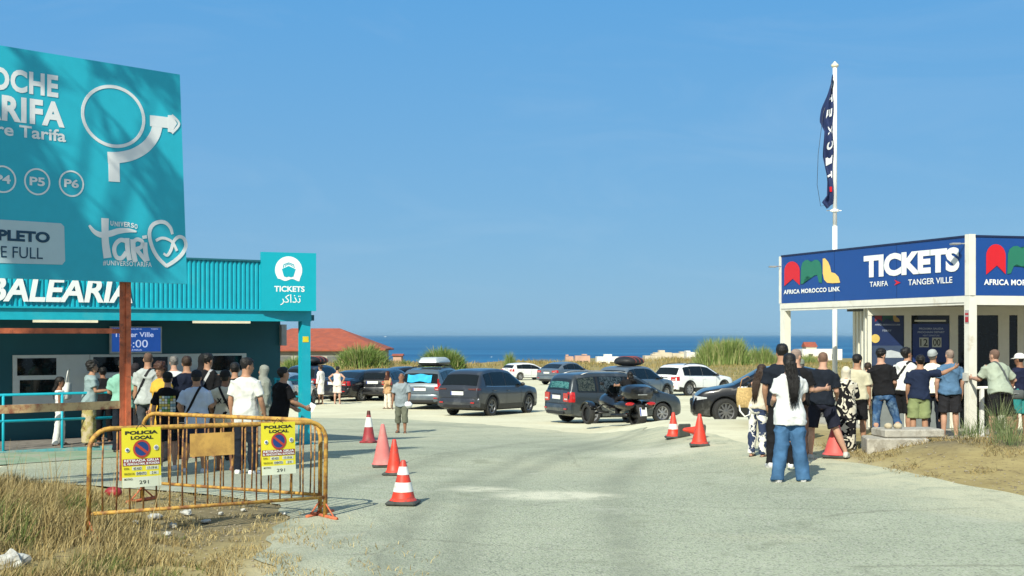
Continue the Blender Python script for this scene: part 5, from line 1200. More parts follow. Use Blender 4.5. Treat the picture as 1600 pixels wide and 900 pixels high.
    dg = bpy.context.evaluated_depsgraph_get(); dg.update(); m2 = bpy.data.meshes.new_from_object(bo.evaluated_get(dg)); m2.name = 'body'
    for o_ in (bo, co): bpy.data.objects.remove(o_)
    m2.materials.clear(); m2.materials.append(pcol); m2.materials.append(BLACK)
    for p in m2.polygons:
        c = p.center; p.use_smooth = True; blk_ = False
        for yy in (ya, yb):
            d = math.hypot(c.y - yy, c.z - r)
            if d < r + .063: blk_ = True
        if c.z < (.40 if clad else .25): blk_ = True
        p.material_index = 1 if blk_ else 0
    m2.set_sharp_from_angle(angle=R(38))
    body = bpy.data.objects.new('body', m2); COL.objects.link(body); body.parent = root
    def xside(u, z):
        s_ = section(u); zz = [p[1] for p in s_[1:13]]; xx = [p[0] for p in s_[1:13]]
        return float(np.interp(z, zz, xx))
    def spatch(m, sx, cols, off):      # cols: list of (u, zlow, zhigh)
        V = []; K = 6
        for u, z0_, z1_ in cols:
            for k in range(K + 1):
                z_ = lerp(z0_, z1_, k / K); V.append((sx * (xside(u, z_) + off), u - L / 2, z_))
        n = len(cols); Fs = [(i * (K + 1) + k, (i + 1) * (K + 1) + k, (i + 1) * (K + 1) + k + 1, i * (K + 1) + k + 1) for i in range(n - 1) for k in range(K)]
        m.add(V, Fs)
    def ztopx(u, x_):
        s_ = section(u)[11:]; xx = [p[0] for p in s_][::-1]; zz = [p[1] for p in s_][::-1]; return float(np.interp(abs(x_), xx, zz))
    def tpatch(m, u0, u1, w0, w1, off, nu=8, nx_=10):
        V = []
        for i in range(nu + 1):
            u = lerp(u0, u1, i / nu); w = lerp(w0, w1, i / nu)
            sl_ = (ztop(u + .02) - ztop(u - .02)) / .04; nn = Vector((0, -sl_, 1)).normalized() * off
            for j in range(nx_ + 1): x_ = lerp(-w, w, j / nx_); V.append((x_, u - L / 2 + nn.y, ztopx(u, x_) + nn.z))
        m.add(V, [(i * (nx_ + 1) + j, i * (nx_ + 1) + j + 1, (i + 1) * (nx_ + 1) + j + 1, (i + 1) * (nx_ + 1) + j) for i in range(nu) for j in range(nx_)])
    gm = glass or GLASS
    rgw = lambda u: (section(u)[11][0] - .06)
    m = MB(); tpatch(m, P['rg'][0], P['rg'][1], rgw(P['rg'][0]), rgw(P['rg'][1]), .010); rw_ = m.build('rear_window', TINT if blinds else gm, root, True)
    if blinds: m = MB(); tpatch(m, P['rg'][0] + .02, P['rg'][1] - .05, rgw(P['rg'][0]) - .06, rgw(P['rg'][1]) - .07, .005); m.build('sun_blind', blinds['rear'], rw_, True)
    wi = [u for u in np.linspace(L * .5, L * .85, 60) if ztop(u) < zmax - .09 and ztop(u) > belt(u) + .09]
    m = MB(); tpatch(m, wi[0], wi[-1], rgw(wi[0]), rgw(wi[-1]), .010); m.build('windscreen', gm, root, True)
    a, b_ = P['dlo']; edges = [a] + list(P['split']) + [b_]
    for sx in (-1, 1):
        for k in range(len(edges) - 1):
            e0, e1 = edges[k] + (.035 if k else 0), edges[k + 1] - (.035 if k < len(edges) - 2 else 0); cols = []
            for u in np.linspace(e0, e1, 14):
                lo_, hi_ = belt(u) + .025, min(ztop(u) - .115, zmax - .12)
                if hi_ > lo_ + .02: cols.append((u, lo_, hi_))
                elif hi_ > lo_ - .04: cols.append((u, lo_, lo_ + .012))
            bl_ = blinds.get(k) if blinds and sx > 0 else None
            m = MB(); spatch(m, sx, cols, .009); wo_ = m.build('window', TINT if bl_ else gm, root, True)
            if bl_: m = MB(); spatch(m, sx, [(u_, a_ + .02, b2_ - .02) for u_, a_, b2_ in cols[1:-1]], .0045); m.build('sun_blind', bl_, wo_, True)
        m = MB(); e_ = [u for u in np.linspace(a + .02, b_ - .02, 20) if min(ztop(u) - .115, zmax - .12) > belt(u) - .02]
        spatch(m, sx, [(u, belt(u) + .004, belt(u) + .022) for u in e_], .010); m.build('chrome_strip', CHROME if clad or ptype == 'coupe_suv' else BLACK, root)
        # blackened pillars between the panes
        m = MB()
        for s_u in P['split']: spatch(m, sx, [(s_u - .034, belt(s_u) + .03, min(ztop(s_u), zmax) - .12), (s_u + .034, belt(s_u) + .03, min(ztop(s_u), zmax) - .12)], .006)
        m.build('pillar_trim', BLACK, root)
        m = MB()
        for uu in (P['split'][0] - .05, P['split'][1], P['dlo'][1] - .28):
            spatch(m, sx, [(uu - .006, .42, belt(uu)), (uu + .006, .42, belt(uu))], .003)
        spatch(m, sx, [(u, .415, .425) for u in np.linspace(P['split'][0] - .05, P['dlo'][1] - .28, 10)], .003)
        m.build('door_seam', BLACK, root)
        for uu in (P['split'][0] + .10, P['split'][1] + .12):
            zz = belt(uu) - .13; m = MB(); m.box((sx * (xside(uu, zz) + .012), uu - L / 2, zz), (.03, .17, .028), None, .006); m.build('handle', pcol, root)
        um = P['dlo'][1] - .32; m = MB(); m.ball((sx * (W / 2 + .07), um - L / 2, belt(um) + .085), (.095, .06, .07), 12, 8); m.box((sx * (W / 2 - .0), um - L / 2, belt(um) + .03), (.12, .04, .03)); m.build('mirror', pcol if not clad else BLACK, root, True)
        # tail lamp wraps the corner
        z0_, z1_ = lamp or P['lamp']; m = MB(); lu = .20 if z1_ < 1.2 else .12
        spatch(m, sx, [(u, z0_, min(z1_, belt(u) + (.25 if z1_ > 1.2 else .0))) for u in (.004, .04, .1, lu)], .010)
        xi = hw(0) * (.60 if z1_ < 1.2 else .78)
        zc1 = min(z1_, ztop(.03) - .02); V = []
        for i in range(5):
            x_ = lerp(xi, hw(0) * .985, i / 4); V += [(sx * x_, -L / 2 - .012, z0_ + .02 * (1 - i / 4)), (sx * x_, -L / 2 - .012, zc1), (sx * x_, -L / 2 + .01, z0_), (sx * x_, -L / 2 + .01, zc1)]
        Fs = []
        for i in range(4): q = i * 4; Fs += [(q, q + 4, q + 5, q + 1), (q + 1, q + 5, q + 7, q + 3), (q, q + 2, q + 6, q + 4)]
        m.add(V, Fs + [(0, 1, 3, 2)]); m.m = 1
        m.box((sx * lerp(xi, hw(0), .55), -L / 2 - .014, lerp(z0_, zc1, .32)), (abs(hw(0) - xi) * .6, .006, (zc1 - z0_) * .16)); m.build('taillight', [lampm or REDL, CLEARL if not lampm else lampm], root)
        if front_lamps:
            m = MB(); spatch(m, sx, [(L - d, .66 + .02 * i, .80 - .015 * i) for i, d in enumerate((.07, .16, .28, .42))], .010); m.build('headlight', CLEARL, root, True)
        if clad:
            for yy in (ya, yb):
                m = MB(); V = []
                for k in range(19):
                    t = lerp(-.15, math.pi + .15, k / 18)
                    for q_ in (.058, .09, .125):
                        uu, zz = yy + (r + q_) * math.cos(t) + L / 2, r + (r + q_) * math.sin(t); uu = min(max(uu, .01), L - .01)
                        V.append((sx * (xside(uu, max(zz, .30)) + .008), uu - L / 2, zz))
                m.add(V, [(k * 3 + j, k * 3 + 3 + j, k * 3 + 4 + j, k * 3 + 1 + j) for k in range(18) for j in range(2)]); m.build('arch_trim', BLACK, root, True)
        if rails:
            m = MB(); us2 = np.linspace(P['rg'][1] + .35, P['split'][1] + .55, 8); pts = [(sx * (section(u)[12][0] - .03), u - L / 2, section(u)[12][1] + (.06 if 0 < i < 7 else .0)) for i, u in enumerate(us2)]
            m.tube(pts, .017, 8); m.build('roof_rail', BLACK if clad else STEEL, root, True)
    # bumper, plate, hatch seam
    m = MB(); rr_ = []
    for t in np.linspace(-1, 1, 15):
        x_ = t * W / 2 * .955; y_ = -L / 2 - .055 + .10 * abs(t) ** 4; rr_.append([(x_, y_ + .10, .36), (x_, y_ + .02, .36), (x_, y_, .42), (x_, y_, .60), (x_, y_ + .02, .645), (x_, y_ + .10, .655)])
    m.loft(rr_); bp_ = m.build('bumper', pcol, root, True, sharp=50)
    m = MB(); m.box((0, -L / 2 - .045, .37), (W * .62, .05, .10), None, .01); m.build('lower_trim', BLACK, bp_)
    for sx in (-1, 1):
        m = MB(); m.box((sx * W * .36, -L / 2 - .048, .50), (.16, .02, .045), None, .006); m.build('reflector', REDL, bp_)
    m = MB(); m.box((0, -L / 2 - .014, plate_z), (.54, .02, .13), None, .004); pl_ = m.build('licence_plate', PLATE, root)
    m = MB(); m.box((-.25, -L / 2 - .0255, plate_z), (.035, .002, .12)); m.build('blue_band', mat('plate_blue', (.01, .05, .35), .5), pl_)
    m = MB(); m.box((0, -L / 2 - .004, .665), (W * .80, .01, .012)); m.box((0, -L / 2 - .012, plate_z + .10), (.5, .03, .03), None, .008); m.build('tailgate_trim', BLACK, root)
    for yy in (ya, yb):
        for sx in (-1, 1):
            w = wheel_parts(r, .225, rims or ALLOY, spokes, root, (sx * (W / 2 - .125), yy, r), sx)
            if yy == ya and steer: w.rotation_euler = (0, 0, R(steer))
    if front_lamps:
        m = MB(); m.box((0, L / 2 - .03, .58), (.9, .08, .2), None, .03); m.build('grille', BLACK, root)
    root['L'] = L
    def topz(u, x_=0): return ztopx(u, x_)
    return root, topz, L
SHD = pattern('blind_print', ((.16, .18, .15), (.74, .68, .50)), 'swirl', 11); SHG = pattern('blind_print_grey', ((.10, .12, .12), (.60, .63, .62)), 'swirl', 9); SHT = pattern('blind_print_teal', ((.02, .14, .15), (.16, .40, .40)), 'swirl', 9)
TINT = bpy.data.materials.new('tinted_window_glass'); TINT.use_nodes = True
_n = TINT.node_tree.nodes; _g = _n.new('ShaderNodeBsdfGlossy'); _g.inputs['Roughness'].default_value = .04; _t = _n.new('ShaderNodeBsdfTransparent'); _t.inputs[0].default_value = (.80, .84, .82, 1)
_f = _n.new('ShaderNodeFresnel'); _x = _n.new('ShaderNodeMixShader'); TINT.node_tree.links.new(_f.outputs[0], _x.inputs[0]); TINT.node_tree.links.new(_t.outputs[0], _x.inputs[1]); TINT.node_tree.links.new(_g.outputs[0], _x.inputs[2])
TINT.node_tree.links.new(_x.outputs[0], _n['Material Output'].inputs[0]); _n.remove(_n['Principled BSDF'])
GREY = paint('dark_grey', (.040, .046, .060), .5); GREY2 = paint('van_grey', (.040, .050, .058), .4); BLUEGREY = paint('blue_grey', (.095, .125, .15))
PBLK = paint('black', (.006, .006, .008)); PNVY = paint('dark_navy', (.010, .014, .026)); PWH = paint('white', (.74, .75, .76), 0); SILV = paint('silver', (.38, .42, .44)); SGREY = paint('steel_grey', (.12, .15, .18))
car('parked_car', 'silver hatchback seen between the teal wall and the teal post', 'hatch', 446, 55, 8, SILV, clad=False, rails=False)
c2, t2, l2 = car('parked_car', 'dark navy car with a black roof bag behind the woman in white dress', 'suv', 497, 63, 16, PNVY, rails=False)
car('parked_car', 'black saloon with red tail lamps behind the person in the white vest', 'sedan', 568, 61, 30, PBLK, clad=False, rails=False)
car('parked_car', 'black hatchback next to the woman in the brown headscarf', 'hatch', 606, 61.5, 14, PBLK, clad=False, rails=False, scale=(1.05, 1, 1.03))
car('parked_car', 'dark car with only its low roof showing behind the walking man', 'sedan', 640, 72, 55, PNVY, clad=False, rails=False)
c6, t6, l6 = car('parked_car', 'grey-blue SUV with a silver roof box and a blue cloth in its rear window', 'boxy', 683, 54, 14, BLUEGREY, scale=(1, 1, .97))
car('parked_car', 'dark grey SUV with black arches and glossy alloy wheels in the middle of the lot', 'suv', 766, 48.6, 31, GREY, scale=(1, 1, 1.05), rims=mat('dark_alloy', (.20, .20, .21), .35, .7), spokes=5, plate_z=.82, rails=False, lamp=(.93, 1.0), lampm=mat('smoked_lamp', (.09, .02, .02), .15, coat=.6))
car('parked_car', 'small white hatchback far back beside the blue-grey coupe', 'hatch', 824, 108, 55, PWH, clad=False, rails=False)
car('parked_car', 'blue-grey coupe-shaped SUV parked far back near the dry bank', 'coupe_suv', 885, 91, 40, SGREY, rails=False)
c10, t10, l10 = car('parked_car', 'grey people carrier behind the three-wheeled motorcycle', 'mpv', 960, 42.3, 63, GREY2, clad=False, spokes=7, blinds={0: SHD, 1: SHG, 'rear': SHT})
c11, t11, l11 = car('parked_car', 'dark SUV with tied black luggage on its roof', 'suv', 992, 60, 38, SGREY, rails=False)
car('parked_car', 'white SUV parked in front of the green reeds', 'suv', 1084, 67.5, 50, PWH, rails=True, spokes=7, scale=(1, 1, .99))
car('parked_car', 'black SUV facing left beside the queue, front wheel turned', 'coupe_suv', 1207, 36.4, -84, PBLK, clad=False, rails=False, steer=18, front_lamps=True, rims=mat('dark_alloy', (.20, .20, .21), .35, .7), spokes=10, scale=(1, 1, 1.02))
def on_roof(car_, loc):  # a point given in a car's own frame
    return Matrix.LocRotScale(car_.location, car_.rotation_euler, car_.scale) @ Vector(loc)
# roof box on the boxy SUV
rb = empty('roof_box', on_roof(c6, (0, -.35, t6(1.6) + .10)), 'silver hard roof box on the grey-blue SUV', 'roof box'); rb.rotation_euler = c6.rotation_euler; rb.scale = (.95, .9, .85)
m = MB(); m.loft([[(x * w, y * l + o, z) for x, y in ((1, .8), (.85, 1), (-.85, 1), (-1, .8), (-1, -.85), (-.8, -1), (.8, -1), (1, -.85))] for z, w, l, o in ((.0, .42, .95, 0), (.03, .46, 1.02, 0), (.12, .47, 1.05, 0))]); m.build('base_tray', BLACK, rb, True, sharp=30)
m = MB(); m.loft([[(x * w, y * l + o, z) for x, y in ((1, .8), (.85, 1), (-.85, 1), (-1, .8), (-1, -.85), (-.8, -1), (.8, -1), (1, -.85))] for z, w, l, o in ((.121, .475, 1.06, 0), (.20, .465, 1.03, 0), (.33, .40, .86, -.06), (.37, .33, .74, -.08))]); m.build('lid', mat('silver_lid', (.50, .54, .54), .4, .2, var=.05), rb, True, sharp=30)
m = MB()
for y in (-.5, .45): m.box((0, y, -.04), (1.25, .06, .05), None, .01)
m.build('crossbar', BLACK, rb)
# blue cloth inside the rear window of the SUV: a panel just over the glass
sh = empty('sunshade', on_roof(c6, (-.02, -l6 / 2 + .14, 1.30)), 'bright blue cloth covering the rear window of the grey-blue SUV', 'sunshade'); sh.rotation_euler = c6.rotation_euler
V = []; 
for i in range(9):
    for j in range(5):
        xx = -.52 + 1.02 * i / 8; zz = -.13 + .30 * j / 4 - .03 * math.sin(i * 1.1); V.append((xx, -.035 + zz * .43 + .008 * math.sin(i * 2 + j), zz))
mesh_obj('cloth', V, [(i * 5 + j, (i + 1) * 5 + j, (i + 1) * 5 + j + 1, i * 5 + j + 1) for i in range(8) for j in range(4)], mat('bright_blue_cloth', (.02, .34, .60), .8, var=.2), sh, True)
# luggage on two roofs
def luggage(c_, zt_, label, w, l, h, y0):
    o = empty('roof_luggage', on_roof(c_, (0, y0, zt_)), label, 'luggage'); o.rotation_euler = c_.rotation_euler
    m = MB(); m.ball((0, 0, h / 2), (w, l, h / 2), 18, 10); m.V = [(math.copysign(abs(v[0] / w) ** .7, v[0]) * w * (1 + .05 * noise.noise(Vector(v) * 6)), math.copysign(abs(v[1] / l) ** .6, v[1]) * l, v[2] + .03 * noise.noise(Vector(v) * 5)) for v in m.V]
    m.build('bundle', mat('black_tarpaulin', (.012, .013, .016), .6, var=.3, bump=.5, bscale=20), o, True)
    m = MB()
    for y in (-l * .45, 0, l * .4):
        pts = [(w * 1.04 * math.cos(a), y, h / 2 + h * .54 * math.sin(a)) for a in np.linspace(-.3, math.pi + .3, 14)]; m.tube(pts, .014, 6)
    m.build('strap', mat('red_strap', (.25, .05, .04), .7), o, True)
luggage(c11, t11(1.7) - .01, 'black tarpaulin luggage tied on the roof of the dark SUV', .58, .75, .42, -.5)
luggage(c2, t2(1.7) - .01, 'long black soft bag on the roof of the dark navy car', .45, .9, .40, -.3)
# ------------------------------------------------------------------ three-wheeled motorcycle and rider
tk = empty('motorcycle', (at(973, 36.6), 36.6, g(at(973, 36.6), 36.6)), 'black three-wheeled motorcycle with red lamps and a large top case', 'motorcycle', None, -R(-24))
def mwheel(pos, rad, wid, sp=5):
    return wheel_parts(rad, wid, mat('black_alloy', (.02, .02, .022), .35, .5), sp, tk, pos, 1)
mwheel((0, -.86, .33), .33, .26); wl_ = mwheel((-.66, .86, .30), .30, .17); wr_ = mwheel((.66, .86, .30), .30, .17)
for sx in (-1, 1):
    m = MB(); m.tube([(sx * (.66 - .10) + .10 * 0, .86 + .30 * math.cos(a) * 1.25, .30 + .30 * math.sin(a) * 1.22) for a in np.linspace(.2, 2.6, 10)], [(.10, .018)] * 10, 8, side=(1, 0, 0)); m.V = [(v[0] + sx * .1, v[1], v[2]) for v in m.V]; m.build('mudguard', PBLK, tk, True)
    m = MB(); m.tube([(sx * .15, .55, .36), (sx * .58, .84, .32)], .03, 8); m.tube([(sx * .15, .85, .36), (sx * .58, .88, .30)], .03, 8); m.tube([(sx * .16, .72, .62), (sx * .55, .86, .36)], .025, 8); m.build('suspension_arm', BLACK, tk, True)
    m = MB(); m.box((sx * .55, .78, .36), (.05, .10, .16), None, .02); m.build('brake_caliper', mat('red_caliper', (.5, .03, .02), .4), tk)
m = MB(); m.loft([[(w * math.cos(a), y, zc + h * math.sin(a)) for a in [2 * math.pi * j / 16 for j in range(16)]] for y, w, zc, h in ((-.95, .10, .62, .06), (-.80, .24, .64, .13), (-.5, .30, .60, .17), (-.1, .26, .54, .20), (.3, .27, .58, .24), (.6, .30, .66, .26), (.9, .28, .68, .22), (1.15, .18, .64, .12), (1.25, .06, .62, .05))]); m.build('fairing', PBLK, tk, True)
m = MB(); m.loft([[(w * math.cos(a), y, zc + h * math.sin(a)) for a in [2 * math.pi * j / 14 for j in range(14)]] for y, w, zc, h in ((-.62, .18, .78, .05), (-.5, .22, .80, .08), (-.2, .20, .76, .08), (.1, .16, .75, .07), (.2, .08, .74, .03))]); m.build('seat', RUBBER, tk, True)
m = MB(); m.loft([[(x * w, y, zc + z * h) for x, z in ((1, .2), (.9, .7), (.5, 1), (-.5, 1), (-.9, .7), (-1, .2), (-1, -.4), (-.8, -1), (.8, -1), (1, -.4))] for y, w, zc, h in ((-1.14, .22, .95, .10), (-1.10, .36, .98, .17), (-.9, .42, 1.0, .21), (-.6, .40, 1.0, .20), (-.5, .28, .98, .12))]); tc_ = m.build('top_case', PBLK, tk, True, sharp=50)
m = MB(); m.box((0, -1.135, .93), (.30, .02, .03), None, .006); m.build('lid_latch', STEEL, tc_)
for sx in (-1, 1):
    m = MB(); m.loft([[(sx * (.30 + w * math.cos(a)), y, .62 + h * math.sin(a)) for a in [2 * math.pi * j / 12 for j in range(12)]] for y, w, h in ((-1.05, .13, .06), (-1.0, .17, .11), (-.5, .17, .13), (-.2, .10, .08))]); m.build('side_pannier', PBLK, tk, True)
    m = MB(); m.ball((sx * .34, -1.03, .67), (.15, .035, .055), 12, 7); m.build('taillight', REDL, tk, True)
    m = MB(); m.tube([(sx * .10, .42, .86), (sx * .34, .28, 1.02), (sx * .44, .16, 1.02)], .018, 8); hb_ = m.build('handlebar', BLACK, tk, True)
    m = MB(); m.tube([(sx * .38, .27, 1.02), (sx * .46, .34, 1.16)], .010, 6); m.ball((sx * .48, .35, 1.20), (.08, .02, .05), 10, 7); m.build('mirror', BLACK, hb_, True)
    m = MB(); m.tube([(sx * .30, -.8, .34), (sx * .30, .1, .30)], .05, 10); m.build('exhaust', STEEL if sx > 0 else BLACK, tk, True)
m = MB(); m.box((0, -.72, .33), (.16, .60, .14), None, .03); m.build('swing_arm', BLACK, tk)
m = MB(); m.box((0, -1.18, .46), (.22, .012, .24), Matrix.Rotation(R(-12), 3, 'X')); pl_ = m.build('licence_plate', PLATE, tk)
m = MB(); m.box((-.09, -1.188, .46), (.03, .004, .22), Matrix.Rotation(R(-12), 3, 'X')); m.build('blue_band', mat('plate_blue', (1, 1, 1)), pl_)
m = MB(); m.box((0, -1.10, .56), (.10, .18, .06)); m.build('plate_bracket', BLACK, tk)
m = MB(); m.add([(-.22, .62, .88), (.22, .62, .88), (.17, .45, 1.14), (-.17, .45, 1.14), (-.22, .626, .885), (.22, .626, .885), (.17, .456, 1.145), (-.17, .456, 1.145)], [(0, 1, 2, 3), (7, 6, 5, 4), (0, 4, 5, 1), (2, 6, 7, 3), (0, 3, 7, 4), (1, 5, 6, 2)]); m.build('windscreen', GLASS, tk)
seat_w = tk.matrix_basis.copy()
sp_ = Matrix.LocRotScale(tk.location, tk.rotation_euler, None) @ Vector((.04, -.42, 0))
rider_px = sp_.x / sp_.y * F + 800
pr = person('rider in black with dark hair sitting on the three-wheeled motorcycle', rider_px, sp_.y, 588, 20, True, 1.12, lean=(33, 12), head=(0, -20), armL=A((-.3, .85, -.45), (.0, .9, -.05)), armR=A((.35, .75, -.55), (.0, .9, -.10)), legL=A((-.45, .85, -.22), (-.05, -.25, -1)), legR=A((.45, .85, -.22), (.05, -.25, -1)), skin_='tan', hair=('long', 'black', .40), top=('tee', (.016, .014, .014), -.02), bottom=('trousers', (.012, .012, .013)), shoes=('shoe', blk), H=1.72, pelvis=g(sp_.x, sp_.y) + .80)

# ------------------------------------------------------------------ cones
def cone(px, py, H, label, colr, bands, base=.36, dark=True, top_=None, kind='slim', tilt=0.0, basecol=None, r0=None, group='traffic cones on the asphalt'):
    Y = 20.0
    for _ in range(30): Y = (CAMZ - g(at(px, Y), Y)) * F / (py - 523.0)
    x = at(px, Y); o = empty('traffic_cone', (x, Y, g(x, Y) + .012), label, 'traffic cone', group, rnd.uniform(-.4, .4))
    b = base; m = MB(); m.box((0, 0, .025), (b, b, .05), None, .02); m.build('base', basecol or mat('dark_rubber_base', (.05, .055, .05), .8, var=.3, scale=12), o)
    r0 = r0 or b * .40; r1 = .028
    rz = lambda z: lerp(r0, r1, (z - .05) / (H - .05))
    m = MB(); m.lathe([(r0 * 1.12, .051), (r0, .075)] + [(rz(z), z) for z in np.linspace(.08, H - .015, 6)] + [(r1 * .8, H), (r1 * .45, H - .004)], 24)
    m.build('body', colr, o, True, sharp=40)
    for a, c, mm in bands:
        m = MB(); m.lathe([(rz(z) + .0035, z) for z in (a * H, c * H)], 24, cap=False); m.build('reflective_band', mm, o, True)
    return o
ORED = mat('cone_red', (.72, .045, .02), .5, var=.08, scale=5, dirt=(.36, .06, .045), dscale=7, damt=.5)
PINK = mat('faded_pink_cone', (.58, .17, .16), .75, var=.10, scale=5, dirt=(.50, .22, .20), dscale=4)
DRED = mat('dark_red_cone', (.33, .035, .045), .6, var=.15, scale=5, dirt=(.2, .04, .04), dscale=5)
WB = mat('white_band', (.74, .74, .71), .4, var=.08, scale=9, dirt=(.45, .42, .36), dscale=9, damt=.3)
cone(630, 790, .52, 'orange-red cone with two white bands on a dark base, nearest to the camera', ORED, [(.30, .51, WB), (.68, .86, WB)], .36)
cone(616, 744, .54, 'slim red cone without bands just behind the two-band cone', ORED, [], .30)
cone(598, 731, .70, 'tall faded pink cone with no bands', PINK, [], .34, r0=.165)
cone(576, 693, .70, 'dark red cone with one white band and a dark tip near the teal post', DRED, [(.50, .80, WB), (.88, 1.0, mat('dark_brown_tip', (.08, .02, .015), .6))], .32, basecol=DRED, r0=.14)
cone(1052, 686, .52, 'orange cone with a white band left of the fallen cone', ORED, [(.36, .56, WB)], .32)
cone(1093, 698, .58, 'plain orange-red cone in front of the fallen cone', ORED, [], .36)
cone(1306, 716, .62, 'pinkish red cone between the legs of the man in navy shorts', mat('cone_salmon', (.62, .10, .09), .6, var=.1), [], .40, r0=.19)
# fallen and flattened cones
def fallen(px, py, label, rz, H=.5):
    o = cone(px, py, H, label, ORED, [], .27); o.rotation_euler = (R(84), 0, R(rz)); o.location.z += .125
fallen(1098, 685, 'fallen orange cone lying on its side behind the upright plain cone', -70, .42)
fallen(1070, 684, 'fallen cone with its dark base towards the camera', 200, .30)

# ------------------------------------------------------------------ police barriers with notices
def barrier(label, p0, p1, H=1.07, plate=None, seed=1):
    p0, p1 = Vector(p0), Vector(p1); d = (p1 - p0); L = d.length; d.normalize(); mid = (p0 + p1) / 2
    z0, z1 = g(p0.x, p0.y), g(p1.x, p1.y)
    o = empty('crowd_barrier', (mid.x, mid.y, (z0 + z1) / 2 + .01), label, 'barrier', 'rusty yellow barriers', math.atan2(d.y, d.x)); sl = (z1 - z0) / L
    o.rotation_euler = (0, -math.atan2(z1 - z0, L), math.atan2(d.y, d.x))
    h = L / 2; rc = .20; m = MB()
    pts = [(-h, 0, .0)] + [(-h, 0, H - rc)] + [(-h + rc - rc * math.cos(a), 0, H - rc + rc * math.sin(a)) for a in np.linspace(.2, math.pi / 2, 6)] + [(h - rc + rc * math.sin(a), 0, H - rc + rc * math.cos(a)) for a in np.linspace(0, math.pi / 2 - .2, 6)] + [(h, 0, H - rc), (h, 0, 0)]
    m.tube(pts, .024, 10); m.build('frame', YELLOWRUST, o, True)
    m = MB(); m.tube([(-h, 0, .22), (h, 0, .22)], .019, 8); m.build('lower_rail', YELLOWRUST, o, True)
    n = round(L / .135)
    for k in range(1, n):
        x = -h + L * k / n; b = MB(); dx = .008 * math.sin(k * 3.1 + seed)
        b.tube([(x, 0, .22), (x + dx, .004, .65), (x, 0, H)], .0095, 6); b.build('bar', mat('rusty_bar', (.42, .22, .05), .7, var=.3, scale=14, dirt=(.13, .05, .025), dscale=12, damt=.7), o, True)
    for sx in (-1, 1):
        b = MB(); b.tube([(sx * h, -.26, .012), (sx * h, .26, .012)], .02, 8); b.tube([(sx * h, -.2, .02), (sx * h, 0, .16), (sx * h, .2, .02)], .010, 6); b.build('foot', RUST, o, True)
    if plate:
        b = MB(); b.box((plate[0], -.03, plate[1]), (plate[2], .006, plate[3])); b.build('plate', mat('tan_painted_plate', (.58, .34, .085), .65, var=.12, scale=6, dirt=(.40, .22, .06), dscale=4), o)
    return o, d
B1 = ((at(138, 12.4), 12.4), (at(508, 13.95), 13.95))
bF, dF = barrier('rusty yellow crowd barrier in front, carrying both police notices', *B1, H=1.04, seed=1)
bR, dR = barrier('rusty yellow crowd barrier standing just behind the front one', (at(222, 15.2), 15.2), (at(500, 14.15), 14.15), H=1.04, plate=None, seed=2)
PF = Plane(((B1[0][0] + B1[1][0]) / 2, (B1[0][1] + B1[1][1]) / 2), dF)
q = PF.shift(.03); a, z1 = q.uv(297, 678); b_, z0 = q.uv(366, 710)
m = MB(); PF.box(m, a, b_, z0, z1, .026, .032); m.build('plate', mat('tan_painted_plate', (.58, .34, .085), .65, var=.12, scale=6, dirt=(.40, .22, .06), dscale=4), None); pl_ = bpy.data.objects['plate']
pl_.parent = bF; pl_.matrix_parent_inverse = (Matrix.LocRotScale(bF.location, bF.rotation_euler, None)).inverted()
YEL = mat('yellow_notice', (.74, .66, .03), .5, var=.05); MAROON = mat('maroon_print', (.25, .025, .02), .6); PALE = mat('pale_form', (.62, .66, .52), .6, var=.05); INK = mat('dark_ink', (.02, .025, .015), .6)
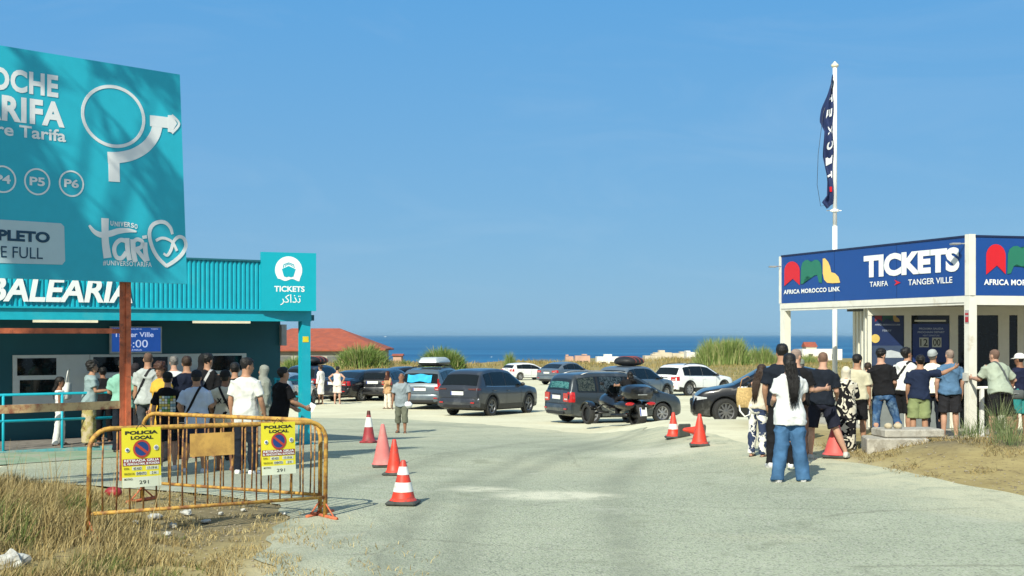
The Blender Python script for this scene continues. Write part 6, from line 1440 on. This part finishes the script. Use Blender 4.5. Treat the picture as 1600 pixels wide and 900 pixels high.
def notice(px, label):
    x0, y0, x1, y1 = px; q = PF.shift(.045); ua, zA = q.uv(x0, y0); ub2, zB = q.uv(x1, y1); w = ub2 - ua; 
    zt_ = zA; zb2 = zB; h = zt_ - zb2
    o = empty('police_notice', PF.pt((ua + ub2) / 2, zb2, .045), label, 'notice', 'police notices on the barrier')
    m = MB(); N_ = 12
    bend = lambda v: .012 * math.sin(v * 3.0) * (1 - v)
    P = lambda u, v, off: PF.pt(ua + w * u, zb2 + h * v, .045 + off + .02 * (1 - v) ** 2 + .008 * math.sin(u * 3.1))
    def sheet(m, u0, v0, u1, v1, off):
        V = [P(lerp(u0, u1, i / 6), lerp(v0, v1, j / 6), off) for i in range(7) for j in range(7)]
        m.add(V, [(i * 7 + j, (i + 1) * 7 + j, (i + 1) * 7 + j + 1, i * 7 + j + 1) for i in range(6) for j in range(6)])
    sheet(m, 0, 0, 1, 1, 0); sheet(m, 0, 0, 1, 1, -.004); sh_ = m.build('sheet', YEL, o, True, world=True)
    def wr(m, s_, u0, v0, u1, v1, off=.003, bold=.03):
        Vt, Ft, _ = text_geo(s_, bold); m.add([P(lerp(u0, u1, v[0]), lerp(v0, v1, v[1]), off) for v in Vt], Ft)
    m = MB(); sheet(m, .0, .0, 1, .17, .002); sheet(m, .25, .285, .50, .345, .002); sheet(m, .60, .285, .93, .345, .002); sheet(m, .34, .20, .62, .255, .002); sheet(m, .70, .20, .93, .255, .002); m.build('form_field', PALE, o, world=True)
    m = MB(); sheet(m, .02, .36, .98, .475, .002); m.build('red_panel', MAROON, o, world=True)
    m = MB(); wr(m, 'RETIRADA GRUA', .05, .425, .95, .468, .005); wr(m, 'EL VEHICULO MAL SE PONDRA', .04, .372, .96, .412, .005); m.build('red_panel_lettering', LETTER, o, world=True)
    m = MB(); wr(m, 'POLICIA', .08, .885, .92, .945, bold=.05); wr(m, 'LOCAL', .22, .80, .80, .86, bold=.05)
    for s_, u0, v0, u1, v1 in (('DIA:', .05, .30, .18, .335), ('PERIODO DE:', .05, .21, .31, .245), ('MOTIVO:', .05, .12, .26, .155), ('4/5 AGO', .28, .292, .48, .335), ('17-19 H', .64, .292, .88, .335), ('EVENTO', .36, .205, .60, .25), ('2 H', .75, .205, .86, .25)): wr(m, s_, u0, v0, u1, v1, .005, .01)
    wr(m, '291', .42, .05, .66, .11, .005, .0); m.build('lettering', INK, o, world=True)
    def disc(m, cu, cv, r, off, n=32, r_in=0):
        ar = w / h
        if r_in:
            V = []; 
            for k in range(n):
                t = 2 * math.pi * k / n; V += [P(cu + r * math.cos(t), cv + r * ar * math.sin(t), off), P(cu + r_in * math.cos(t), cv + r_in * ar * math.sin(t), off)]
            m.add(V, [(2 * k, 2 * ((k + 1) % n), 2 * ((k + 1) % n) + 1, 2 * k + 1) for k in range(n)])
        else: m.add([P(cu + r * math.cos(2 * math.pi * k / n), cv + r * ar * math.sin(2 * math.pi * k / n), off) for k in range(n)], [tuple(range(n))])
    m = MB(); disc(m, .50, .64, .20, .003); m.build('blue_disc', mat('no_parking_blue', (.010, .05, .20), .5), o, world=True)
    m = MB(); disc(m, .50, .64, .225, .005, r_in=.175); a1 = math.radians(-38); ar = w / h; dx, dz = math.cos(a1), math.sin(a1); nx_, nz_ = -dz, dx
    m.add([P(.5 + dx * s1 * .185 + nx_ * s2 * .032, .64 + (dz * s1 * .185 + nz_ * s2 * .032) * ar, .006) for s1, s2 in ((-1, -1), (1, -1), (1, 1), (-1, 1))], [(0, 1, 2, 3)]); m.build('red_ring', mat('no_parking_red', (.42, .05, .03), .5), o, world=True)
    m = MB(); disc(m, .13, .63, .055, .008); disc(m, .87, .65, .065, .008); m.m = 1; disc(m, .87, .65, .045, .012, r_in=.033)
    disc(m, .87, .65, .018, .012); disc(m, .13, .63, .034, .012); m.build('crest', [LETTER, mat('crest_blue', (.06, .10, .20), .5)], o, world=True)
    m = MB(); m.tube([P(.36, .985, .003), P(.5, 1.07, -.03), P(.62, .985, .003)], .004, 5); m.build('tie', BLACK, o, world=True)
notice((190, 669, 251, 758), 'yellow police tow-away notice tied to the left half of the front barrier')
notice((408, 661, 461, 739), 'yellow police tow-away notice tied near the right end of the front barrier')
# red lamp left on the ground by the barrier
m = MB(); m.ball((0, 0, .06), (.11, .08, .07), 14, 9); m.V = [(v[0] * (1 + .2 * noise.noise(Vector(v) * 9)), v[1], v[2]) for v in m.V]
o = m.build('crumpled_cone', mat('red_plastic', (.30, .02, .025), .5, var=.2), None, True); o.location = (at(178, 15.6), 15.6, g(-4.8, 15.6)); tag(o, 'crushed red plastic lamp lying in the grass behind the left end of the barriers', 'debris'); o.name = 'crushed_lamp'
# ------------------------------------------------------------------ vegetation
def blade_mat(name, cols, rough=.85):
    m = bpy.data.materials.new(name); m.use_nodes = True; b = _bs(m); nt = m.node_tree
    b.inputs['Roughness'].default_value = rough; b.inputs['Specular IOR Level'].default_value = .2
    a = nt.nodes.new('ShaderNodeAttribute'); a.attribute_name = 'tint'
    rp = nt.nodes.new('ShaderNodeValToRGB'); el = rp.color_ramp.elements
    el[0].color = list(cols[0]) + [1]; el[1].color = list(cols[-1]) + [1]
    for i, c in enumerate(cols[1:-1]): e = el.new((i + 1) / (len(cols) - 1)); e.color = list(c) + [1]
    nt.links.new(a.outputs['Fac'], rp.inputs[0]); nt.links.new(rp.outputs[0], b.inputs['Base Color'])
    return m
def blades(name, items, m, parent=None, segs=3):
    """items: (x,y,z,height,width,lean dir angle,lean amount,tint) -> arched tapered blades in one mesh"""
    it = np.array(items, dtype=float); n = len(it)
    ts = np.linspace(0, 1, segs + 1); V = np.zeros((n, segs + 1, 2, 3)); 
    la = it[:, 5]; dx, dy = np.cos(la), np.sin(la); fa = np.array([rnd.uniform(0, math.pi) for _ in range(n)])
    wx, wy = np.cos(fa), np.sin(fa)
    for i, t in enumerate(ts):
        bend = it[:, 6] * it[:, 3] * t ** 2; w = it[:, 4] * (1 - t) ** .7 / 2 + .0006
        cx = it[:, 0] + dx * bend; cy = it[:, 1] + dy * bend; cz = it[:, 2] + it[:, 3] * (t - .35 * it[:, 6] * t ** 2)
        for s_, sg in ((0, -1), (1, 1)):
            V[:, i, s_, 0] = cx + wx * w * sg; V[:, i, s_, 1] = cy + wy * w * sg; V[:, i, s_, 2] = cz
    k = (segs + 1) * 2; base = (np.arange(n) * k)[:, None]
    q = np.array([[2 * i, 2 * i + 1, 2 * i + 3, 2 * i + 2] for i in range(segs)]).reshape(1, -1)
    Fq = (base + q).reshape(-1, 4)
    me = bpy.data.meshes.new(name); Vf = V.reshape(-1, 3)
    me.vertices.add(len(Vf)); me.vertices.foreach_set('co', Vf.ravel())
    me.loops.add(Fq.size); me.loops.foreach_set('vertex_index', Fq.ravel().astype(np.int32))
    me.polygons.add(len(Fq)); me.polygons.foreach_set('loop_start', np.arange(0, Fq.size, 4, dtype=np.int32))
    me.update(); me.validate()
    at_ = me.attributes.new('tint', 'FLOAT', 'POINT'); at_.data.foreach_set('value', np.repeat(it[:, 7], k).astype(np.float32))
    me.materials.append(m)
    o = bpy.data.objects.new(name, me); COL.objects.link(o)
    if parent is not None: o.parent = parent
    return o
DRY = blade_mat('dry_grass_blades', [(.37, .29, .125), (.27, .20, .085), (.47, .39, .20), (.17, .125, .06), (.12, .17, .045)])
FIELD = blade_mat('field_grass_blades', [(.40, .31, .13), (.30, .22, .09), (.22, .20, .07), (.14, .16, .05)])
REED = blade_mat('reed_blades', [(.06, .12, .02), (.12, .20, .04), (.19, .27, .075), (.27, .32, .12), (.38, .34, .17)])
def dry_edge(y): return float(np.interp(y, [9, 10.5, 11.2, 12, 13, 14, 15, 16, 17], [-2.0, -2.4, -2.65, -2.95, -3.4, -4.0, -4.5, -5.2, -6.0]))
its = []
r = random.Random(11)
while len(its) < 21000:
    y = r.uniform(9.6, 17.2); xe = dry_edge(y); x = xe - abs(r.gauss(0, 1.6)) + r.uniform(-.15, .25)
    if x < -.43 * y - .6: continue
    d = xe - x
    n_v = noise.noise((x * 1.1, y * 1.1, 2)); n2 = noise.noise((x * 2.7, y * 2.7, 5))
    if n2 * .8 + n_v * .5 + .22 * sstep(0, .9, d) < -.02 and r.random() < .9: continue
    tall = sstep(.0, 1.6, d); hh = lerp(.06, .25, tall) * r.uniform(.3, 1.35) * (1 + .9 * n_v)
    if y > 13.5: hh *= 1.1
    if x > -3.6 and y > 12.6 and r.random() < .8: continue
    t = r.choice((0, .2, .3, .4, .5, .65, .75)) + r.uniform(-.08, .08)
    if noise.noise((x * .9 + 7, y * .9, 1)) > .22 and r.random() < .6: t = r.uniform(.85, 1)
    its.append((x, y, g(x, y) - .01, hh, r.uniform(.006, .013), r.gauss(-.4, 1.2), r.uniform(.1, .75), t))
for _ in range(160):   # tall seed stalks
    y = r.uniform(11, 17); x = dry_edge(y) - r.uniform(.2, 3.2)
    its.append((x, y, g(x, y), r.uniform(.45, .78), .007, r.uniform(0, 6.28), r.uniform(.05, .4), r.uniform(.1, .5)))
tag(blades('dry_grass', its, DRY, None, 4), kind='stuff')
# litter of dead stalks and tufts at the asphalt edge
its = []
for _ in range(5200):
    y = r.uniform(10.2, 16.0); x = dry_edge(y) + abs(r.gauss(.2, .75))
    if x > dry_edge(y) + 2.2: continue
    if noise.noise((x * 2.2, y * 2.2, 3)) < .0: continue
    its.append((x, y, g(x, y) + .01, r.uniform(.02, .09), .007, r.uniform(0, 6.28), r.uniform(.3, 1.4), r.choice((.1, .2, .5))))
tag(blades('dry_tuft_litter', its, DRY), kind='stuff'); bpy.data.objects['dry_tuft_litter'].name = 'sparse_grass'
# right mound: dead brush and a green-grey weed
its = []
for _ in range(9500):
    x = r.uniform(5.3, 9.2); y = r.uniform(17.2, 22.6)
    nn = noise.noise((x * 1.2, y * 1.2, 9)) + .35 * sstep(6.6, 8.6, x) + .15 * sstep(18.5, 20, y)
    if nn < .10: continue
    its.append((x, y, g(x, y) - .005, r.uniform(.03, .15), .009, r.uniform(0, 6.28), r.uniform(.4, 1.6), r.choice((.05, .2, .3, .62, .75, .78, .8))))
tag(blades('dead_brush', its, DRY), kind='stuff')
def weed(px, Y, n, h, label):
    x0 = at(px, Y); o = empty('weed', (x0, Y, g(x0, Y)), label, 'weed'); its = []
    for _ in range(n):
        a = r.uniform(0, 6.28); d = abs(r.gauss(0, .16)); its.append((d * math.cos(a), d * math.sin(a), r.uniform(0, .3 * h), h * r.uniform(.3, 1), .007, a + r.uniform(-.6, .6), r.uniform(.15, .7), r.uniform(0, 1)))
    w = blades('weed_leaves', its, blade_mat('weed_green', [(.10, .16, .06), (.16, .20, .09), (.24, .24, .13)]), o); w.name = 'leaves'
weed(1562, 20.4, 300, .66, 'tall grey-green weed growing on the mound in front of the leaning man')
weed(1515, 20.2, 180, .34, 'low green weed on the mound at the foot of the white post')
weed(1578, 18.8, 240, .36, 'sprawling grey weed lower on the mound near the picture edge')
# reeds and bushes at the back of the lot
def reed(px, Y, wpx, py_top, label, zbase, dens=1.0, tint=(0, .75), name='reed_clump', broad=.055, lean=.35, grp='reed clumps along the back of the lot'):
    x0 = at(px, Y); w = wpx / F * Y / 2; H = zat(py_top, Y) - zbase
    o = empty(name, (x0, Y, zbase), label, 'reeds', grp); its = []
    n = int(2600 * dens)
    for _ in range(n):
        u = max(-1, min(1, r.gauss(0, .5))); v = r.uniform(-1, 1) * .55
        env = (1 - abs(u) ** 2.6) ** .6; lump = .80 + .35 * noise.noise((u * 3.1 + px, v * 3, 0))
        h = H * env * lump * r.uniform(.55, 1.05)
        z = 0 if r.random() < .5 else h * r.uniform(.15, .6)
        a = math.atan2(v * .6, u) + r.gauss(0, .8); t = r.uniform(*tint) if r.random() < .85 else r.uniform(.75, 1)
        its.append((u * w * .86, v * w * .7, z, max(.25, (h - z)), broad * r.uniform(.6, 1.4) * H / 3, a, r.uniform(.1, .9) * (lean + .45 * abs(u)), t))
    b = blades('blades', its, REED, o, 4); b.name = 'blades'
reed(567, 124, 104, 529, 'wide rounded bank of green reeds in front of the red-roofed house', -1.6, 1.7, broad=.09, lean=.6)
reed(692, 122, 86, 533, 'round dark green reed clump behind the silver roof box', -1.5, 1.3, (0, .6), broad=.09, lean=.6)
reed(797, 120, 22, 541, 'small thin reed tuft on the dry bank above the white hatchback', -1.2, .16, broad=.05)
reed(634, 126, 26, 557, 'low green bush beside the small pale building', -1.4, .35, (0, .5), 'bush', .08, .6)
reed(1130, 104, 112, 513, 'tall wide clump of green reeds behind the white SUV', -.75, 2.0, (.1, .9), broad=.05, lean=.28)
reed(1190, 106, 62, 533, 'lower reed clump between the tall reeds and the white kiosk post', -.75, 1.0, (.1, .9), broad=.05, lean=.28)
reed(1262, 112, 60, 549, 'thin reed patch seen through the open kiosk bay', -.6, .5, (.1, .9), broad=.05, lean=.28)
reed(460, 112, 44, 547, 'green bush seen between the teal wall and the teal post', -1.9, .8, (.1, .7), 'bush', .08, .6)
# dry grass on the bank and the field
its = []
for _ in range(15000):
    y = r.uniform(116, 134); x = r.uniform(-24, 30) * y / 125
    if noise.noise((x * .25, y * .25, 4)) < -.25: continue
    its.append((x, y, g(x, y) - .02, r.uniform(.2, .62), r.uniform(.03, .08), r.uniform(0, 6.28), r.uniform(.2, .9), r.uniform(0, .8)))
for _ in range(14000):
    y = r.uniform(76, 116); x = r.uniform(9.5, 34) * y / 95
    its.append((x, y, g(x, y) - .02, r.uniform(.10, .34), r.uniform(.025, .06), r.uniform(0, 6.28), r.uniform(.2, .9), r.uniform(.15, 1)))
tag(blades('field_grass', its, FIELD, None, 2), kind='stuff')
# invented unseen tree: crown clumps are aimed sunward so they dapple the billboard
tr = empty('added_shade_tree', (-9.6, 9.4, g(-9.6, 9.4)), 'added feathery tree out of view, crown shaped to dapple the billboard with shade', 'tree')
m = MB(); m.tube([(0, 0, -.2), (.1, 0, 2), (.3, .1, 4), (.3, .1, 5.2)], [.24, .2, .17, .13], 12); m.build('trunk', mat('grey_bark', (.20, .16, .12), .9, var=.3), tr, True)
its = []; sd = sun_dir; ends = []
for bx, by, rr, n in ((10, 320, .55, 260), (70, 395, .40, 150), (15, 235, .34, 90), (85, 330, .26, 50), (262, 300, .26, 60), (272, 350, .18, 30), (245, 130, .34, 60), (150, 105, .14, 14), (150, 438, .22, 30), (215, 395, .16, 20), (40, 110, .14, 12), (190, 240, .10, 9)):
    u_, z_ = PBB.uv(bx, by); c_ = PBB.pt(u_, z_) + sd * r.uniform(8.2, 10.5) - Vector(tr.location); ends.append(c_)
    for _ in range(n):
        v = Vector((r.gauss(0, 1), r.gauss(0, 1), r.gauss(0, 1))).normalized() * rr * 1.15 * r.random() ** .5
        its.append((c_.x + v.x, c_.y + v.y, c_.z + v.z, r.uniform(.2, .5), .10, r.uniform(0, 6.28), r.uniform(.3, 1.2), r.random()))
blades('crown', its, REED, tr, 2)
m = MB()
for e in ends: m.tube([(.3, .1, 5.0), Vector((.3, .1, 5.4)).lerp(e, .5) + Vector((0, 0, .3)), e], [.06, .04, .012], 6)
m.build('limb', mat('grey_bark', (1, 1, 1)), tr, True)

# ------------------------------------------------------------------ far buildings
REDROOF = mat('red_tiled_roof', (.34, .08, .04), .85, var=.15, scale=.8, dirt=(.25, .07, .045), dscale=1.1, damt=.5, bump=.8, bscale=5)
FWALL = mat('grey_plaster', (.33, .33, .29), .9, var=.12, scale=.6)
def hip_house(px0, px1, Y, py_eave, py_ridge, depth, label, ridge=(.25, .25), wallm=FWALL, name='red_roofed_house', windows=3):
    xa, xb = at(px0, Y), at(px1, Y); w = xb - xa; zg = g((xa + xb) / 2, Y + 2) - .4; ze = zat(py_eave, Y) - zg; zr = zat(py_ridge, Y + depth / 2) - zg
    o = empty(name, ((xa + xb) / 2, Y + depth / 2, zg), label, 'house')
    h, d = w / 2, depth / 2; m = MB(); m.box((0, 0, ze / 2), (w - .8, depth - .8, ze)); wo = m.build('wall', wallm, o)
    m = MB(); ra, rb_ = -h + w * ridge[0], h - w * ridge[1]; e = .4
    V = [(-h - e, -d - e, ze), (h + e, -d - e, ze), (h + e, d + e, ze), (-h - e, d + e, ze), (ra, 0, zr), (rb_, 0, zr)]
    V += [(v[0], v[1], ze - .22) for v in V[:4]]
    m.add(V, [(0, 1, 5, 4), (1, 2, 5), (2, 3, 4, 5), (3, 0, 4), (6, 7, 1, 0), (7, 8, 2, 1), (8, 9, 3, 2), (9, 6, 0, 3), (9, 8, 7, 6)]); m.build('roof', REDROOF, o)
    for k in range(windows):
        x = -h + w * (k + .6) / (windows + .2); m = MB(); m.box((x, -d + .37, ze * .55), (w / windows * .62, .12, ze * .34)); wi_ = m.build('window', mat('grey_shutter', (.12, .13, .13), .7), o)
    return o
hip_house(372, 592, 195, 546.5, 513, 20, 'long red-roofed house behind the reeds on the left', (.3, .34), windows=5)
hip_house(540, 598, 176, 545, 534, 7, 'lower red roof attached in front of the long red-roofed house', (.2, .42), windows=1)
PALEW = mat('pale_ruin_wall', (.55, .48, .37), .9, var=.15, scale=.5); PINKW = mat('pink_ruin_wall', (.52, .33, .25), .9, var=.15, scale=.5); WW = mat('whitewash', (.72, .70, .64), .9, var=.1, scale=.5)
def flat_house(px0, px1, Y, py0, py1, depth, label, m_, holes=2, roof=None, parapet=True):
    xa, xb = at(px0, Y), at(px1, Y); w = xb - xa; zb = min(zat(py1, Y), g((xa + xb) / 2, Y)) - 1.0; zt_ = zat(py0, Y) - zb
    o = empty('far_house', ((xa + xb) / 2, Y + depth / 2, zb), label, 'house', 'pale buildings near the shore'); m = MB(); m.box((0, 0, zt_ / 2), (w, depth, zt_))
    if parapet:
        m.box((w * .5 * math.sin(px0) * .6, .3, zt_ + .2), (w * .34, depth * .6, .42 + .2 * math.sin(px1)))
    m.build('wall', m_, o)
    for k in range(holes):
        x = -w / 2 + w * (k + .7) / (holes + .4); mm = MB(); mm.box((x, -depth / 2 - .01, zt_ - 1.5), (.9, .1, 1.0)); mm.build('window', mat('dark_opening', (.06, .05, .045), .9), o)
    if roof:
        mm = MB(); mm.add([(-w / 2 - .2, -depth / 2 - .2, zt_), (w / 2 + .2, -depth / 2 - .2, zt_), (w / 2 + .2, depth / 2, zt_), (-w / 2 - .2, depth / 2, zt_), (-w / 2 - .2, 0, zt_ + roof), (w / 2 + .2, 0, zt_ + roof)], [(0, 1, 5, 4), (2, 3, 4, 5), (0, 4, 3), (1, 2, 5)]); mm.build('roof', REDROOF, o)
    return o
flat_house(614, 627, 170, 556, 572, 3, 'small pale and red building between two reed clumps', PINKW, 1, .25, False)
flat_house(884, 896, 260, 557, 566, 4, 'small pink ruin at the left end of the pale shore buildings', PINKW, 1)
flat_house(899, 922, 255, 556, 567, 4, 'pink ruin with broken parapet above the blue-grey coupe', PINKW, 2)
flat_house(933, 968, 250, 557.5, 569, 5, 'long whitewashed ruin left of the roof luggage', WW, 2)
flat_house(1008, 1034, 255, 556, 565, 5, 'pale wall right of the roof luggage', PALEW, 1)
flat_house(1024, 1050, 270, 551, 563, 5, 'pale sand-coloured ruin above the roof of the white SUV', PALEW, 2)
flat_house(1051, 1072, 285, 552, 562, 5, 'sand-coloured ruin with stepped top left of the tall reeds', PALEW, 2)
flat_house(1073, 1092, 280, 550.5, 562, 5, 'pale cube house partly behind the tall reeds', WW, 1)
flat_house(1254, 1316, 260, 545.5, 556, 5, 'long low white building seen through the open kiosk bay', WW, 3, None, False)
flat_house(1260, 1276, 264, 542, 549, 4, 'small gabled house above the long low white building', PALEW, 1, 1.0, False)
# two tiny sails on the sea
for px, py, lab, s_ in ((602, 522.8, 'tiny white sail on the horizon', .55), (768, 558, 'small white motor boat close to the shore', .35)):
    Y = (CAMZ + 25) * F / (py - 523.0) if py > 530 else 16000
    k = Y / 2000 * s_; o = empty('boat', (at(px, Y), Y, -25), lab, 'boat'); m = MB()
    m.loft([[(x * k, y * k, z * k) for x, y in ((-3, 0), (-1, .8), (2.5, .8), (3.4, 0), (2.5, -.8), (-1, -.8))] for z in (0, 1.1)]); m.build('hull', WHITE, o)
    m = MB(); m.add([(-.2 * k, 0, 1.2 * k), (2.4 * k, .1 * k, 1.2 * k), (-.2 * k, 0, (7 if s_ == 1 else 2) * k), (-.3 * k, .2 * k, 1.2 * k)], [(0, 1, 2), (1, 3, 2), (3, 0, 2), (0, 3, 1)]); m.build('sail' if s_ == 1 else 'cabin', WHITE, o)

# ------------------------------------------------------------------ litter and stones
def scrap(name, label, px, py, rad, m_, cat, flat=.45, seed=0, group=None):
    Y = 15.0
    for _ in range(30): Y = (CAMZ - g(at(px, Y), Y)) * F / (py - 523.0)
    x = at(px, Y); mb = MB(); mb.ball((0, 0, rad * flat * .6), (rad, rad * .8, rad * flat), 12, 8)
    mb.V = [tuple(Vector(v) * (1 + .50 * noise.noise(Vector(v) * (3.2 / rad) * .5 + Vector((seed, 0, 0))))) for v in mb.V]
    o = mb.build(name, m_, None, False); o.location = (x, Y, g(x, Y) + .012); o.rotation_euler = (0, 0, seed); tag(o, label, cat, group)
PAPER = mat('crumpled_white_litter', (.50, .50, .46), .8, var=.3, scale=30, dirt=(.26, .24, .20), dscale=14, damt=.5)
scrap('crumpled_bag', 'crumpled white plastic bag in the grass at the lower left corner', 18, 888, .16, PAPER, 'litter', .5, 1)
scrap('crumpled_bag', 'white litter lying in the shade below the middle of the barriers', 292, 806, .075, PAPER, 'litter', .5, 2)
scrap('crumpled_bag', 'flat white scrap on the dirt below the tan plate', 322, 818, .07, PAPER, 'litter', .3, 3)
scrap('crumpled_bag', 'pale scrap just under the front barrier rail, left of the middle', 243, 812, .085, PAPER, 'litter', .4, 4)
scrap('crumpled_bag', 'small pale scrap at the edge of the dirt near the right barrier foot', 442, 805, .045, PAPER, 'litter', .3, 5)
for k_, (px_, py_, rr_, lab_) in enumerate(((212, 820, .05, 'small white scrap in the dirt near the front barrier rail, leftmost of the small scraps'), (270, 826, .06, 'pale scrap in the dirt just below the rusty lower rail left of the tan plate'), (306, 795, .05, 'small pale scrap in the shade between the two barriers'), (345, 806, .045, 'thin pale scrap in the dirt under the tan plate'), (262, 838, .05, 'white scrap where the dirt meets the dry grass'), (380, 800, .04, 'tiny white scrap right of the tan plate in the dirt'))):
    scrap('paper_scrap', lab_, px_, py_, rr_ * .8, PAPER, 'litter', .6, 11 + k_)
scrap('crumpled_bag', 'white scrap lying on the mound below the weed', 1546, 706, .06, PAPER, 'litter', .3, 6)
its = []
mb = MB(); rs = random.Random(5)
for _ in range(900):
    if rs.random() < .6: y = rs.uniform(11, 16.5); x = dry_edge(y) + rs.gauss(.7, .7)
    else: y = rs.uniform(14, 22); x = float(np.interp(y, *RE)) + rs.gauss(.3, .5)
    if x < -4.6 and y > 15: continue
    q_ = rs.uniform(.006, .016) * (1.8 if rs.random() < .05 else 1); mb.ball((x, y, g(x, y) + q_ * .4), (q_, q_ * .8, q_ * .6), 6, 4)
tag(mb.build('gravel', mat('pebble_grey', (.27, .235, .17), .9, var=.35, scale=8), None), kind='stuff')

# ------------------------------------------------------------------ sea air
hm = bpy.data.materials.new('sea_air'); hm.use_nodes = True; nt = hm.node_tree; nt.nodes.remove(nt.nodes['Principled BSDF'])
pv_ = nt.nodes.new('ShaderNodeVolumePrincipled'); pv_.inputs['Density'].default_value = 3.6e-5; pv_.inputs['Color'].default_value = (.38, .62, .82, 1); pv_.inputs['Anisotropy'].default_value = 0.0
nt.links.new(pv_.outputs[0], nt.nodes['Material Output'].inputs['Volume'])
m = MB(); m.box((0, 29000, -8), (130000, 64000, 74)); hz = m.build('haze', hm); tag(hz, kind='stuff')
